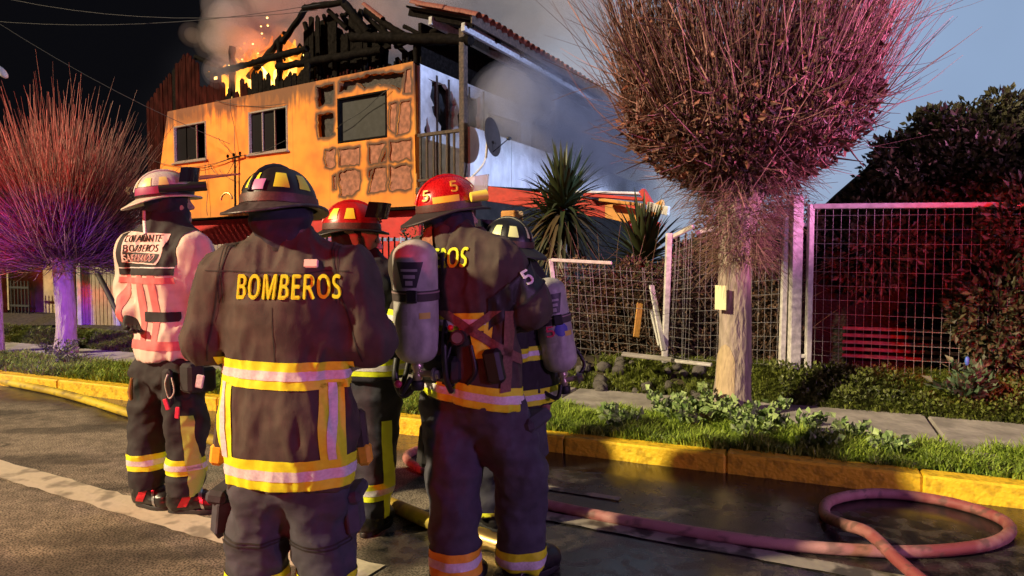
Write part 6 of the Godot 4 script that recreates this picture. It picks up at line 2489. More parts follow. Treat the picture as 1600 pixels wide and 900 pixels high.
# fire helmet; frame: origin at the rim centre, -Z to the front
func helmet(o: Node3D, at: Vector3, bas: Basis, shell_mat: Material, brim_mat: Material, decal: Material, decals := true) -> Node3D:
	var T := Transform3D(bas, at)
	var h := Node3D.new()
	h.name = numbered("helmet", o)
	o.add_child(h)
	var dome := MB.new()
	var rings := []
	for i in 17:
		var th := PI * 0.5 * i / 16.0
		var r := PackedVector3Array()
		for j in 72:
			var a := TAU * j / 72.0
			var rib := 0.0
			for k in 4:
				var dd := absf(wrapf(a - PI * k / 4.0 - PI / 8.0, -PI / 2, PI / 2))
				rib = maxf(rib, exp(-pow(dd / 0.045, 2.0)))
			var c := pow(cos(th), 0.86) if i < 16 else 0.0
			var g := 1.0 + 0.035 * rib * sin(th * 2.0)
			r.append(T * Vector3(sin(a) * 0.119 * c * g, 0.142 * sin(th) * (1.0 + 0.01 * rib), cos(a) * 0.142 * c * g))
		rings.append(r)
	dome.loft(rings, true, true)
	part("shell", dome.mesh(), shell_mat, h)
	# comb along the crown, front to back
	var comb := MB.new()
	var cp := []
	for i in 13:
		var a := lerpf(0.25, PI - 0.25, i / 12.0)
		cp.append(T * Vector3(0, 0.143 * sin(a) + 0.004, -0.145 * cos(a)))
	comb.tube(cp, [0.009], 8)
	part("comb", comb.mesh(), shell_mat, h)
	# brim: short in front, long and drooping behind, with a rolled edge
	var br := MB.new()
	var rr := []
	for k in [[0.0, 0.004], [0.35, 0.003], [0.8, 0.0], [0.97, 0.001], [1.0, -0.004], [0.96, -0.009], [0.6, -0.007], [0.0, -0.006]]:
		var r := PackedVector3Array()
		for j in 64:
			var a := TAU * j / 64.0
			var back := maxf(0.0, cos(a))
			var front := maxf(0.0, -cos(a))
			var ext := 0.030 + 0.05 * pow(back, 2.0) + 0.014 * front
			var w: float = k[0]
			var drop := -0.03 * w * pow(back, 1.5) - 0.012 * w + 0.014 * w * pow(absf(sin(a)), 2.0)
			r.append(T * Vector3(sin(a) * (0.117 + ext * w), drop + k[1], cos(a) * (0.14 + ext * w)))
		rr.append(r)
	br.loft(rr, true, true)
	part("brim", br.mesh(), brim_mat, h)
	var band_mb := shell(dome, [plane_at(T * Vector3(0, 0.034, 0), bas.y), plane_at(T * Vector3(0, 0.004, 0), -bas.y)], 0.0035)
	part("base_band", band_mb.mesh(), M.leather, h)
	if decals:
		for k in 6:
			var a := PI * (k + 0.0) / 4.0 + (0.0 if k < 3 else PI / 4.0)
			a = [0.0, PI / 4, -PI / 4, PI / 2, -PI / 2, PI][k]
			var d := T.basis * Vector3(sin(a), 0, cos(a))
			var s := T.basis * Vector3(cos(a), 0, -sin(a))
			var c := T.origin
			var lo := 0.052
			var pl := [plane_at(T * Vector3(0, 0.104, 0), bas.y), plane_at(T * Vector3(0, lo, 0), -bas.y), plane_at(c + s * 0.037, s + bas.y * 0.2), plane_at(c - s * 0.037, -s + bas.y * 0.2), plane_at(c, -d)]
			var m := shell(dome, pl, 0.003)
			if m.v.size():
				part("reflective_patch", m.mesh(), decal, h)
	h.set_meta("dome", 0)
	M.last_dome = dome
	return h

func hood(o: Node3D, J: Dictionary, hb: Basis, mat: Material, face := 0.075):
	var bb := bounds([J.head, J.neck], 0.2)
	var f := Field.new(bb.position, bb.end, 0.009)
	f.cap(J.head + hb * Vector3(0, 0.035, -0.02), J.head + hb * Vector3(0, 0.03, 0.03), 0.092, 0.094, 0.03)
	f.cap(J.head + hb * Vector3(0, -0.02, -0.03), J.head + hb * Vector3(0, -0.08, -0.035), 0.078, 0.066, 0.03)
	f.cap(J.head + hb * Vector3(-0.078, -0.005, 0.005), J.head + hb * Vector3(0.078, -0.005, 0.005), 0.042, 0.042, 0.03)
	f.cap(J.head + hb * Vector3(0, -0.03, 0.02), J.neck + Vector3(0, 0.02, 0), 0.085, 0.1, 0.04)
	f.cap(J.head + hb * Vector3(0, 0.0, -0.16), J.head + hb * Vector3(0, -0.01, -0.13), face, face, 0.0, 1.0, Vector3.ZERO, true)
	f.wrinkle(f_fine, 0.009, Vector3(7, 9, 7))
	part("hood", f.mesh().mesh(), mat, o)

# breathing-air cylinder with its valve, strap and back frame
func air_tank(label: String, top: Vector3, bot: Vector3, r: float, back: Vector3, mat: Material, toward: Vector3):
	var ax := (top - bot).normalized()
	var o := thing("breathing_apparatus", label, "air tank", bot, 0.0, "breathing sets worn by the firefighters")
	var x := ax.cross(toward).normalized()
	var z := x.cross(ax).normalized()
	if z.dot(toward) < 0.0:
		x = -x
		z = -z
	var T := Transform3D(Basis(x, ax, z), bot)
	var l := (top - bot).length()
	var prof := [Vector2(0.0005, 0.0), Vector2(r * 0.25, 0.0)]
	for i in 9:
		var a := PI * 0.5 * i / 8.0
		prof.append(Vector2(r * (0.25 + 0.75 * sin(a)), r * 0.72 * (1.0 - cos(a))))
	for i in 6:
		prof.append(Vector2(r, lerpf(r * 0.72, l - r * 0.8, (i + 1) / 6.0)))
	for i in 9:
		var a := PI * 0.5 * (i + 1) / 9.0
		prof.append(Vector2(r * cos(a) + 0.0005, l - r * 0.8 + r * 0.8 * sin(a)))
	var cy := MB.new()
	cy.lathe(T, prof, 40)
	part("cylinder", cy.mesh(), mat, o)
	var st_ := shell(cy, slab(T * Vector3(0, l * 0.56, 0), ax, 0.021), 0.004)
	var sp := part("strap", st_.mesh(), M_simple(Color(0.05, 0.035, 0.035), 0.7), o)
	part("strap_edge", shell(cy, slab(T * Vector3(0, l * 0.56 + 0.012, 0), ax, 0.003), 0.006).mesh(), M_simple(Color(0.3, 0.2, 0.2), 0.6), sp)
	var bk := MB.new()
	bk.box(Transform3D(T.basis, T * Vector3(0.012, l * 0.56, r + 0.008)), Vector3(0.045, 0.05, 0.014), 0.004)
	part("buckle", bk.mesh(), M.black, sp)
	# dark shield emblem high on the side that is seen, a narrow label lower down
	var sh := shell(cy, [Plane(-z, -z.dot(T.origin) - r * 0.2), plane_at(T * Vector3(0, l * 0.83, 0), ax), plane_at(T * Vector3(0, l * 0.63, 0), -ax), plane_at(T * Vector3(r * 0.48, l * 0.75, 0), x - ax * 0.25), plane_at(T * Vector3(-r * 0.48, l * 0.75, 0), -x - ax * 0.25)], 0.002)
	var em := part("emblem", sh.mesh(), M_simple(Color(0.035, 0.03, 0.04), 0.5), o)
	for k in 3:
		var ln := shell(cy, slab(T * Vector3(0, l * (0.665 + 0.05 * k), 0), ax, 0.009 - 0.002 * k) + [Plane(-z, -z.dot(T.origin) - r * 0.2)] + slab(T * Vector3(0, 0, 0), x, r * (0.16 + 0.1 * k)), 0.0032)
		part("emblem_mark", ln.mesh(), M_simple(Color(0.35, 0.32, 0.32), 0.5), em)
	var lb := shell(cy, [Plane(-z, -z.dot(T.origin) - r * 0.1), plane_at(T * Vector3(0, l * 0.44, 0), ax), plane_at(T * Vector3(0, l * 0.33, 0), -ax), plane_at(T * Vector3(-r * 0.1, 0, 0), x)], 0.0018)
	part("label", lb.mesh(), M_noise(Color(0.25, 0.24, 0.2), Color(0.55, 0.53, 0.46), 0.12, 0.1, 0.6, 0.0, 0.1, 175, Vector3(0.2, 3, 0.2)), o)
	var yl := shell(cy, [Plane(-z, -z.dot(T.origin) - r * 0.1), plane_at(T * Vector3(0, l * 0.43, 0), ax), plane_at(T * Vector3(0, l * 0.38, 0), -ax), plane_at(T * Vector3(r * 0.4, 0, 0), -x), plane_at(T * Vector3(r * 0.8, 0, 0), x)], 0.0022)
	part("label", yl.mesh(), M_simple(Color(0.6, 0.45, 0.08), 0.6), o)
	# valve
	var vv := MB.new()
	vv.lathe(T, [Vector2(0.0005, -0.075), Vector2(0.019, -0.073), Vector2(0.021, -0.05), Vector2(0.016, -0.044), Vector2(0.016, -0.03), Vector2(0.024, -0.026), Vector2(0.024, 0.0), Vector2(0.0005, 0.004)], 18)
	vv.tube([T * Vector3(-0.01, -0.045, 0.0), T * Vector3(0.075, -0.045, 0.01)], [0.012, 0.014], 12)
	part("valve", vv.mesh(), M.valve, o)
	var kn := MB.new()
	for k in 2:
		kn.tube([T * Vector3(0.07 + 0.012 * k, -0.045, 0.012), T * Vector3(0.08 + 0.016 * k, -0.045, 0.014)], [0.028 - 0.008 * k, 0.028 - 0.01 * k], 10)
	part("valve_knob", kn.mesh(), M.steel, o)
	var bl := MB.new()
	bl.lathe(T, [Vector2(0.0005, -0.115), Vector2(0.026, -0.112), Vector2(0.028, -0.08), Vector2(0.012, -0.073), Vector2(0.0005, -0.07)], 16)
	part("valve_guard", bl.mesh(), M.rubber, o)
	# frame between the tank and the wearer's back
	var fr := MB.new()
	var sd := ax.cross(back).normalized()
	for s in [-1.0, 1.0]:
		fr.tube([T * Vector3(0, l * 0.9, 0) + back * (r + 0.02) + sd * 0.05 * s, T * Vector3(0, l * 0.4, 0) + back * (r + 0.025) + sd * 0.07 * s, T * Vector3(0, -0.08, 0) + back * (r + 0.02) + sd * 0.08 * s], [0.014], 8)
	fr.beam(T * Vector3(0, -0.06, 0) + back * (r + 0.02) - sd * 0.12, T * Vector3(0, -0.06, 0) + back * (r + 0.02) + sd * 0.12, 0.05, 0.09, ax, 0.012)
	fr.beam(T * Vector3(0, l * 0.56, 0) + back * (r + 0.012) - sd * 0.08, T * Vector3(0, l * 0.56, 0) + back * (r + 0.012) + sd * 0.08, 0.03, 0.06, ax, 0.01)
	part("back_frame", fr.mesh(), M.rubber, o)
	var hs := MB.new()
	hs.tube(spline([T * Vector3(0.06, -0.045, 0.0), T * Vector3(0.12, 0.02, -0.02), T * Vector3(0.1, 0.2, 0.0) + back * r, T * Vector3(0.08, l * 0.6, 0) + back * (r + 0.05)], 6), [0.009], 8)
	hs.tube(spline([T * Vector3(-0.02, -0.06, 0.02), T * Vector3(-0.06, -0.12, 0.03), T * Vector3(-0.1, -0.02, 0.02) + back * r, T * Vector3(-0.12, 0.15, 0) + back * (r + 0.06)], 6), [0.011], 8)
	part("air_line", hs.mesh(), M.black, o)
	return [o, cy, T]

func yaw_basis(deg: float, pitch := 0.0, roll := 0.0) -> Basis:
	# 0 looks away from the camera (-Z), positive turns to the right
	return Basis(Vector3.UP, -deg_to_rad(deg)) * Basis(Vector3.RIGHT, deg_to_rad(pitch)) * Basis(Vector3.BACK, deg_to_rad(roll))

func person_root(label: String, at: Vector3) -> Node3D:
	return thing("person", label, "person", Vector3(at.x, 0, at.z))

func people():
	f_soft = FastNoiseLite.new()
	f_soft.seed = 201
	f_soft.frequency = 1.0
	f_soft.fractal_octaves = 2
	f_fine = FastNoiseLite.new()
	f_fine.seed = 202
	f_fine.frequency = 1.0
	f_fine.fractal_octaves = 2
	f_fine.fractal_type = FastNoiseLite.FRACTAL_RIDGED
	M.skin = M_simple(Color(0.5, 0.3, 0.22), 0.55)
	M.skin.subsurf_scatter_enabled = true
	M.skin.subsurf_scatter_strength = 0.1
	M.leather = M_noise(Color(0.05, 0.02, 0.018), Color(0.14, 0.06, 0.05), 0.05, 0.15, 0.5, 0.05, 0.2, 203)
	M.valve = M_simple(Color(0.55, 0.45, 0.34), 0.35, 0.7)
	M.coat = cloth(Color(0.030, 0.022, 0.018), Color(0.092, 0.066, 0.054), 204)
	M.coat_black = cloth(Color(0.010, 0.009, 0.011), Color(0.032, 0.028, 0.032), 205)
	M.trouser = cloth(Color(0.028, 0.029, 0.042), Color(0.08, 0.08, 0.108), 206)
	M.navy = cloth(Color(0.008, 0.009, 0.02), Color(0.03, 0.03, 0.055), 207)
	M.lime = M_simple(Color(0.82, 0.9, 0.05), 0.4)
	M.goldpaint = M_simple(Color(0.85, 0.55, 0.05), 0.4)
	commander()
	bomberos_man()
	red_helmet_man()
	tank_man()
	bending_man()

func worn(c: Color, rough: float) -> Material:
	var m := M_noise(c * 0.5, c, 0.05, 0.16, rough, 0.03, 0.09, 240)
	m.roughness_texture = M["tex 0.5 0.05 -1.0"]
	m.roughness = rough * 1.6
	return m

func cloth(c0: Color, c1: Color, sd: int) -> StandardMaterial3D:
	var m := M_noise(c0, c1, 0.018, 0.5, 0.8, 0.05, 0.35, sd)
	m.rim_enabled = true
	m.rim = 0.12
	m.rim_tint = 0.5
	return m

func px3(z: float, d: Dictionary) -> Dictionary:
	# joints from where they are seen and how far away they are
	var out := {}
	for k in d:
		out[k] = at_px(d[k][0], d[k][1], z + (d[k][2] if d[k].size() > 2 else 0.0))
	return out

# the man in the middle foreground, seen from behind
func bomberos_man():
	var J := px3(2.40, {"head": [440, 341], "neck": [448, 410], "chest": [452, 468], "pelvis": [453, 655], "shl": [361, 433], "shr": [549, 433], "ell": [322, 530, 0.0], "elr": [575, 532, 0.0], "wrl": [392, 560, 0.27], "wrr": [520, 560, 0.27],
		"hipl": [418, 722], "hipr": [490, 722], "kneel": [404, 845, 0.03], "kneer": [508, 845, 0.03], "ankl": [402, 988], "ankr": [512, 988], "toel": [400, 1000, 0.2], "toer": [520, 1000, 0.2]})
	var fwd := Vector3(0.1, 0, -1).normalized()
	var o := person_root("nearest firefighter, from behind, in a black helmet and dark coat lettered BOMBEROS", J.ankl.lerp(J.ankr, 0.5))
	var hb := yaw_basis(24, -4, 3)
	body(o, J, fwd, hb, M.skin)
	var hem := at_px(453, 748, 2.40)
	var f := coat_field(J, fwd, [hem, Vector3(0.0, -1, 0.03).normalized()], 0.97, 0.0092)
	var src := f.mesh()
	part("coat", src.mesh(), M.coat, o)
	# bands: one at the waist, one at the hem, two braces between them
	var zc := 2.40
	var keep_body := [Plane(Vector3.LEFT, -(at_px(346, 600, zc).x)), Plane(Vector3.RIGHT, at_px(560, 600, zc).x)]
	band(o, src, at_px(453, 576, zc), Vector3(0.03, 1, 0), 0.092, keep_body)
	band(o, src, at_px(453, 722, zc), Vector3(0.02, 1, 0), 0.105)
	for u in [367, 531]:
		var p := at_px(u, 650, zc)
		band(o, src, p, Vector3(1, 0.02, 0), 0.072, [Plane(Vector3.UP, at_px(453, 590, zc).y), Plane(Vector3.DOWN, -at_px(453, 702, zc).y), Plane(Vector3.FORWARD, -(J.pelvis.z))])
	var tx := text_on(f, "BOMBEROS", at_px(449, 448, zc - 0.15), Vector3(1, 0.0, 0), Vector3(0, 1, 0), Vector3(0, 0, -1), 0.338, 0.078, 0.004)
	part("lettering", tx.mesh(), M.yellow, o)
	# yoke seams, loop tab and name flap under the collar
	var seam := M_simple(Color(0.018, 0.014, 0.013), 0.8)
	for s in [-1.0, 1.0]:
		part("seam", shell(src, slab(at_px(452 + 92 * s, 450, zc), Vector3(1, 0.25 * s, 0), 0.0025) + [Plane(Vector3.DOWN, -at_px(0, 560, zc).y), Plane(Vector3.FORWARD, -J.chest.z)], 0.0022).mesh(), seam, o)
	part("seam", shell(src, slab(at_px(452, 407, zc), Vector3(0, 1, 0.3), 0.002) + [Plane(Vector3.FORWARD, -J.chest.z + 0.02)] + keep_body, 0.0022).mesh(), seam, o)
	var c := f.hit(at_px(452, 407, zc - 0.35), Vector3(0, 0, -1))
	var lp := MB.new()
	lp.box(Transform3D(Basis(Vector3.RIGHT, -0.35), c + Vector3(0, -0.012, 0.008)), Vector3(0.05, 0.03, 0.012), 0.004)
	part("collar_tab", lp.mesh(), M_simple(Color(0.75, 0.5, 0.45), 0.6), o)
	# collar: a raised flap round the neck
	var cl := Field.new(J.neck - Vector3(0.2, 0.15, 0.2), J.neck + Vector3(0.2, 0.2, 0.2), 0.009)
	cl.cap(J.neck + Vector3(0, -0.02, 0), J.neck + Vector3(-0.005, 0.075, 0), 0.118, 0.11, 0.02, 0.9, Vector3(0, 0, 1))
	cl.clip(Vector3(0.1, 1, 0).normalized(), J.neck.y + 0.055)
	cl.wrinkle(f_fine, 0.012, Vector3(6, 5, 6))
	var cm := cl.mesh()
	var co := part("collar", cm.mesh(), M.leather, o)
	part("collar_edge", shell(cm, slab(J.neck + Vector3(0, 0.044, 0), Vector3(0.1, 1, 0), 0.006), 0.003).mesh(), seam, co)
	for s in [-1.0, 1.0]:
		# armhole seams and a doubled stitch line beside them
		for k in [0.0, 0.012]:
			part("seam", shell(src, slab(at_px(452 + 84 * s, 432, zc) + Vector3(s * k, 0, 0), Vector3(1, 0.05 * s, 0), 0.0012) + [Plane(Vector3.DOWN, -at_px(0, 470, zc).y)], 0.0018).mesh(), seam, o)
	part("seam", shell(src, slab(at_px(452, 500, zc), Vector3(1, 0, 0), 0.0014) + [Plane(Vector3.DOWN, -at_px(0, 556, zc).y), Plane(Vector3.UP, at_px(0, 475, zc).y), Plane(Vector3.FORWARD, -J.chest.z)], 0.0016).mesh(), seam, o)
	hood(o, J, hb, M.navy)
	# trousers with side pockets
	var tf := trouser_field(J, fwd, 1.0, 0.011, 0.1, hem.y + 0.008)
	var ts := tf.mesh()
	part("trousers", ts.mesh(), M.trouser, o)
	for s in [-1.0, 1.0]:
		var pk := MB.new()
		var q := at_px(452 + 99 * s, 800, zc + 0.05)
		pk.box(Transform3D(Basis(Vector3(0.1, 0, 1).normalized(), 0.1 * s), q), Vector3(0.066, 0.16, 0.15), 0.03)
		part("thigh_pocket", pk.mesh(), M.trouser, o)
		var fl := MB.new()
		fl.box(Transform3D(Basis(Vector3(0.1, 0, 1).normalized(), 0.16 * s), q + Vector3(0.008 * s, 0.075, 0)), Vector3(0.072, 0.05, 0.158), 0.014)
		part("pocket_flap", fl.mesh(), M.trouser, o)
		# flap of the coat's side skirt with its amber end
		var sk := MB.new()
		var k := at_px(452 + (-106 if s < 0 else 112) * 1.0, 680, zc + 0.16)
		sk.box(Transform3D(Basis(Vector3.BACK, 0.12 * s), k), Vector3(0.05, 0.2, 0.05), 0.014)
		var sko := part("side_skirt", sk.mesh(), M.coat, o)
		var am := MB.new()
		am.box(Transform3D(Basis(Vector3.BACK, 0.12 * s), k + Vector3(0.012 * s, -0.07, 0)), Vector3(0.055, 0.085, 0.056), 0.014)
		part("amber_band", am.mesh(), M.amber, sko)
	for s in ["l", "r"]:
		part("knee_seam", shell(ts, slab(J["knee" + s] + Vector3(0, 0.04, 0), Vector3(0.05, 1, 0.1), 0.003), 0.004).mesh(), seam, o)
	band(o, ts, Vector3(0, 0.24, 0), Vector3.UP, 0.075)
	boots(o, J)
	gloves(o, J, fwd)
	var hat := helmet(o, J.head + Vector3(-0.005, 0.035, 0.0), hb, worn(Color(0.022, 0.018, 0.02), 0.3), M_noise(Color(0.03, 0.026, 0.028), Color(0.12, 0.1, 0.1), 0.04, 0.2, 0.4, 0.05, 0.2, 211), M.lime)
	var ring := MB.new()
	var T := Transform3D(hb, J.head + Vector3(-0.005, 0.035, 0))
	var pts := []
	for i in 13:
		var a := PI * i / 12.0
		pts.append(T * Vector3(cos(a) * 0.024 - 0.04, 0.004 + sin(a) * 0.022, 0.2))
	ring.tube(pts, [0.0035], 6)
	part("hang_ring", ring.mesh(), M.brass, hat)
	var stk := shell(M.last_dome, [plane_at(T * Vector3(0, 0.078, 0), hb.y), plane_at(T * Vector3(0, 0.042, 0), -hb.y), plane_at(T * Vector3(0.045, 0, 0), hb.x), plane_at(T * Vector3(0.008, 0, 0), -hb.x), plane_at(T.origin, -hb.z)], 0.005)
	part("sticker", stk.mesh(), M_simple(Color(0.5, 0.2, 0.45), 0.4), hat)

func eye_shield(h: Node3D, T: Transform3D, m: Material, lift := 0.045):
	var rings := []
	for k in [[0.0, 0.0], [1.0, 0.0], [1.0, 0.004], [0.0, 0.004]]:
		var r := PackedVector3Array()
		for j in 15:
			var a := lerpf(-1.15, 1.15, j / 14.0)
			var rad: float = 1.0 + 0.03 + k[1]
			r.append(T * Vector3(sin(a) * 0.135 * rad, lift + k[0] * 0.075, -cos(a) * 0.17 * rad - 0.02 * k[0]))
		rings.append(r)
	rings.append(rings[0])
	var mb := MB.new()
	mb.loft(rings, false)
	part("eye_shield", mb.mesh(), m, h)

func gloves(o: Node3D, J: Dictionary, fwd: Vector3):
	for s in ["l", "r"]:
		var mb := copy_mb(hand_proto(), hand_xform(J["el" + s], J["wr" + s], fwd, s == "l"), 0.0035)
		var d: Vector3 = (J["el" + s] - J["wr" + s]).normalized()
		mb.tube([J["wr" + s] - d * 0.01, J["wr" + s] + d * 0.1], [0.038, 0.046], 14)
		part("glove", mb.mesh(), M.rubber, o)

func commander():
	var z := 3.72
	var J := px3(z, {"head": [263, 318], "neck": [262, 362], "chest": [262, 425], "pelvis": [266, 540], "shl": [212, 392, 0.10], "shr": [306, 394, -0.07], "ell": [206, 452, 0.10], "elr": [322, 462, -0.04], "wrl": [206, 492, -0.05], "wrr": [306, 505, 0.12],
		"hipl": [242, 575, 0.06], "hipr": [286, 575, -0.05], "kneel": [234, 668, 0.05], "kneer": [292, 668, -0.05], "ankl": [232, 775, 0.04], "ankr": [288, 782, -0.05], "toel": [258, 786, 0.0], "toer": [332, 800, -0.04]})
	var fwd := Vector3(0.62, 0, -0.78).normalized()
	var o := person_root("commander in a white helmet and a white and pink jacket with lettered black yoke", J.ankl.lerp(J.ankr, 0.5))
	var hb := yaw_basis(62, 7, 0)
	body(o, J, fwd, hb, M.skin)
	var hem := at_px(262, 557, z)
	var f := coat_field(J, fwd, [hem, Vector3(0.06, -1, 0).normalized()], 0.92, 0.0125)
	var src := f.mesh()
	part("jacket", src.mesh(), M_noise(Color(0.6, 0.46, 0.38), Color(0.82, 0.72, 0.62), 0.02, 0.5, 0.75, 0.05, 0.3, 221), o)
	var pink := M_noise(Color(0.62, 0.13, 0.14), Color(0.86, 0.24, 0.24), 0.03, 0.4, 0.7, 0.05, 0.3, 222)
	var side := fwd.cross(Vector3.UP).normalized()      # his right
	var low := Plane(Vector3.UP, at_px(262, 424, z).y)
	var mid: Vector3 = J.chest
	# black yoke over back, shoulders and chest
	var torso_keep := [plane_at(J.chest + side * 0.21, side), plane_at(J.chest - side * 0.215, -side)]
	part("black_yoke", shell(src, [Plane(Vector3.DOWN, -at_px(262, 429, z).y)] + torso_keep, 0.004).mesh(), M.coat_black, o)
	part("yoke_piping", shell(src, slab(at_px(262, 418, z), Vector3.UP, 0.003) + torso_keep + [plane_at(J.chest + fwd * 0.02, fwd)], 0.0065).mesh(), M.silver, o)
	# salmon panels that run down the back and a hem stripe
	for k in [[-0.14, 0.035], [0.03, 0.03], [0.12, 0.022]]:
		part("pink_stripe", shell(src, slab(mid + side * k[0], side, k[1]) + [low, plane_at(J.chest + fwd * 0.3, fwd), Plane(Vector3.DOWN, -at_px(262, 532, z).y)], 0.003).mesh(), pink, o)
	part("pink_stripe", shell(src, slab(at_px(262, 534, z), Vector3.UP, 0.024), 0.0042).mesh(), pink, o)
	part("pink_stripe", shell(src, slab(at_px(262, 437, z), Vector3.UP, 0.016) + torso_keep, 0.0042).mesh(), pink, o)
	part("waist_strap", shell(src, slab(at_px(262, 491, z), Vector3.UP, 0.026) + [plane_at(mid + side * 0.05, -side), plane_at(mid + side * 0.205, side), plane_at(mid, fwd)], 0.006).mesh(), M.coat_black, o)
	# lettered patch
	var into := (fwd * 1.0).normalized()
	var pc := at_px(254, 388, z) - into * 0.1
	var up := Vector3(0.06, 1, 0).normalized()
	var hit := f.hit(pc - into * 0.25, into)
	var pw := [plane_at(hit + side * 0.165, side), plane_at(hit - side * 0.16, -side), plane_at(hit + up * 0.083, up), plane_at(hit - up * 0.083, -up), plane_at(J.chest + fwd * 0.02, fwd)]
	part("name_patch", shell(src, pw, 0.0065).mesh(), M_simple(Color(0.82, 0.6, 0.56), 0.7), o)
	var black := M_simple(Color(0.02, 0.012, 0.014), 0.7)
	var rows := ["COMANDANTE", "BOMBEROS", "SAN FERNANDO"]
	for k in 3:
		var c := hit + up * (0.052 - 0.052 * k)
		if k == 2:
			part("patch_bar", shell(src, slab(c, up, 0.025) + [plane_at(hit + side * 0.155, side), plane_at(hit - side * 0.15, -side), plane_at(J.chest + fwd * 0.02, fwd)], 0.0085).mesh(), black, o)
		part("lettering", text_on(f, rows[k], c, side, up, into, 0.285, 0.037, 0.008 if k < 2 else 0.0105, false).mesh(), black if k < 2 else M_simple(Color(0.72, 0.45, 0.42), 0.7), o)
	# pale scarf round the neck over a dark hood
	var sc := Field.new(J.neck - Vector3(0.16, 0.1, 0.16), J.neck + Vector3(0.16, 0.12, 0.16), 0.009)
	sc.cap(J.neck + Vector3(0, -0.03, 0), J.neck + Vector3(0.01, 0.04, 0), 0.098, 0.088, 0.02)
	sc.clip(Vector3(-0.15, 1, 0).normalized(), Vector3(-0.15, 1, 0).normalized().dot(J.neck + Vector3(0, 0.045, 0)))
	sc.wrinkle(f_fine, 0.012, Vector3(6, 9, 6))
	part("scarf", sc.mesh().mesh(), M_noise(Color(0.7, 0.42, 0.42), Color(0.85, 0.65, 0.62), 0.03, 0.3, 0.8, 0.0, 0.3, 223), o)
	hood(o, J, hb, M.navy, 0.055)
	var tf := trouser_field(J, fwd, 0.94, 0.0125, 0.13, hem.y + 0.04)
	var ts := tf.mesh()
	part("trousers", ts.mesh(), M.coat_black, o)
	var split := plane_at(J.hipl.lerp(J.hipr, 0.5), side)
	band(o, ts, Vector3(0, at_px(0, 720, z).y, 0), Vector3.UP, 0.088, [], M.yellow)
	# lengthwise stripe down the outer side of the right leg
	part("leg_stripe", shell(ts, [Plane(Vector3.UP, at_px(0, 640, z).y), Plane(Vector3.DOWN, -at_px(0, 765, z).y)] + slab(J.kneer.lerp(J.hipr, 0.2) + Vector3(0.045, 0, 0), Vector3(1, 0.08, 0.0), 0.03) + [Plane(Vector3.FORWARD, -J.kneer.z + 0.0)], 0.006).mesh(), M_noise(Color(0.35, 0.5, 0.06), Color(0.6, 0.82, 0.14), 0.1, 0.1, 0.5, 0.0, 0.1, 224), o)
	boots(o, J, true)
	gloves(o, J, fwd)
	# belt gear on his right hip
	for k in [[Vector3(300, 590, -0.22), Vector3(0.1, 0.15, 0.09)], [Vector3(318, 592, -0.14), Vector3(0.1, 0.13, 0.1)], [Vector3(262, 606, -0.2), Vector3(0.07, 0.2, 0.04)]]:
		var mb := MB.new()
		mb.box(Transform3D(Basis(Vector3.UP, -0.6), at_px(k[0].x, k[0].y, z + k[0].z)), k[1], 0.016)
		part("belt_pouch", mb.mesh(), M.coat_black, o)
	var cord := MB.new()
	cord.tube(spline([at_px(262, 585, z - 0.24), at_px(258, 600, z - 0.26), at_px(264, 622, z - 0.26), at_px(272, 612, z - 0.27), at_px(268, 590, z - 0.25)], 8), [0.004], 6)
	part("white_cord", cord.mesh(), M.white_paint, o)
	for k in [[260, 632, 0.3], [277, 645, -0.1]]:
		var mb := MB.new()
		mb.box(Transform3D(Basis(Vector3.BACK, k[2]), at_px(k[0], k[1], z - 0.24)), Vector3(0.022, 0.06, 0.01), 0.003)
		part("red_tag", mb.mesh(), M_simple(Color(0.7, 0.03, 0.08), 0.5), o)
	var clip := MB.new()
	clip.box(Transform3D(Basis(Vector3.BACK, -0.2), at_px(312, 596, z - 0.26)), Vector3(0.04, 0.07, 0.012), 0.005)
	part("silver_clip", clip.mesh(), M.silver, o)
	var key := MB.new()
	key.tube([at_px(206, 590, z - 0.1), at_px(203, 612, z - 0.1), at_px(205, 625, z - 0.1)], [0.008, 0.014, 0.01], 8)
	part("key_ring", key.mesh(), M.brass, o)
	var strap := MB.new()
	strap.tube([at_px(225, 330, z - 0.05), at_px(226, 348, z - 0.09), at_px(227, 366, z - 0.12)], [0.012], 8, true, 0.3, Vector3(0, 0, 1))
	part("helmet_strap_end", strap.mesh(), M.silver, o)
	# white helmet with goggles strap, visor and a torch
	var white := worn(Color(0.8, 0.76, 0.74), 0.32)
	var at: Vector3 = J.head + Vector3(-0.015, 0.03, 0)
	var hat := helmet(o, at, hb, white, M_noise(Color(0.5, 0.46, 0.38), Color(0.75, 0.7, 0.6), 0.04, 0.2, 0.5, 0.05, 0.2, 225), M_simple(Color(0.85, 0.8, 0.25), 0.4))
	var T := Transform3D(hb, at)
	var gs := shell(M.last_dome, [plane_at(T * Vector3(0, 0.058, 0), hb.y), plane_at(T * Vector3(0, 0.012, 0), -hb.y)], 0.008)
	part("goggle_strap", gs.mesh(), M.black, hat)
	var ns := shell(M.last_dome, [plane_at(T * Vector3(0, 0.053, 0), hb.y), plane_at(T * Vector3(0, 0.017, 0), -hb.y), plane_at(at, -Vector3(-0.3, 0, 1).normalized()), plane_at(at + Vector3(0.1, 0, 0), Vector3(1, 0, 0)), plane_at(at - Vector3(0.1, 0, 0), Vector3(-1, 0, 0))], 0.011)
	part("name_strip", ns.mesh(), M_simple(Color(0.35, 0.03, 0.14), 0.5), hat)
	part("lettering", helmet_text("ALARDO", T, hb, 0.035, 0.0135, -2.2, 0.0245, 0.026), M_simple(Color(0.8, 0.6, 0.65), 0.5), hat)
	eye_shield(hat, T, M_simple(Color(0.02, 0.02, 0.03), 0.12), 0.07)
	var torch := MB.new()
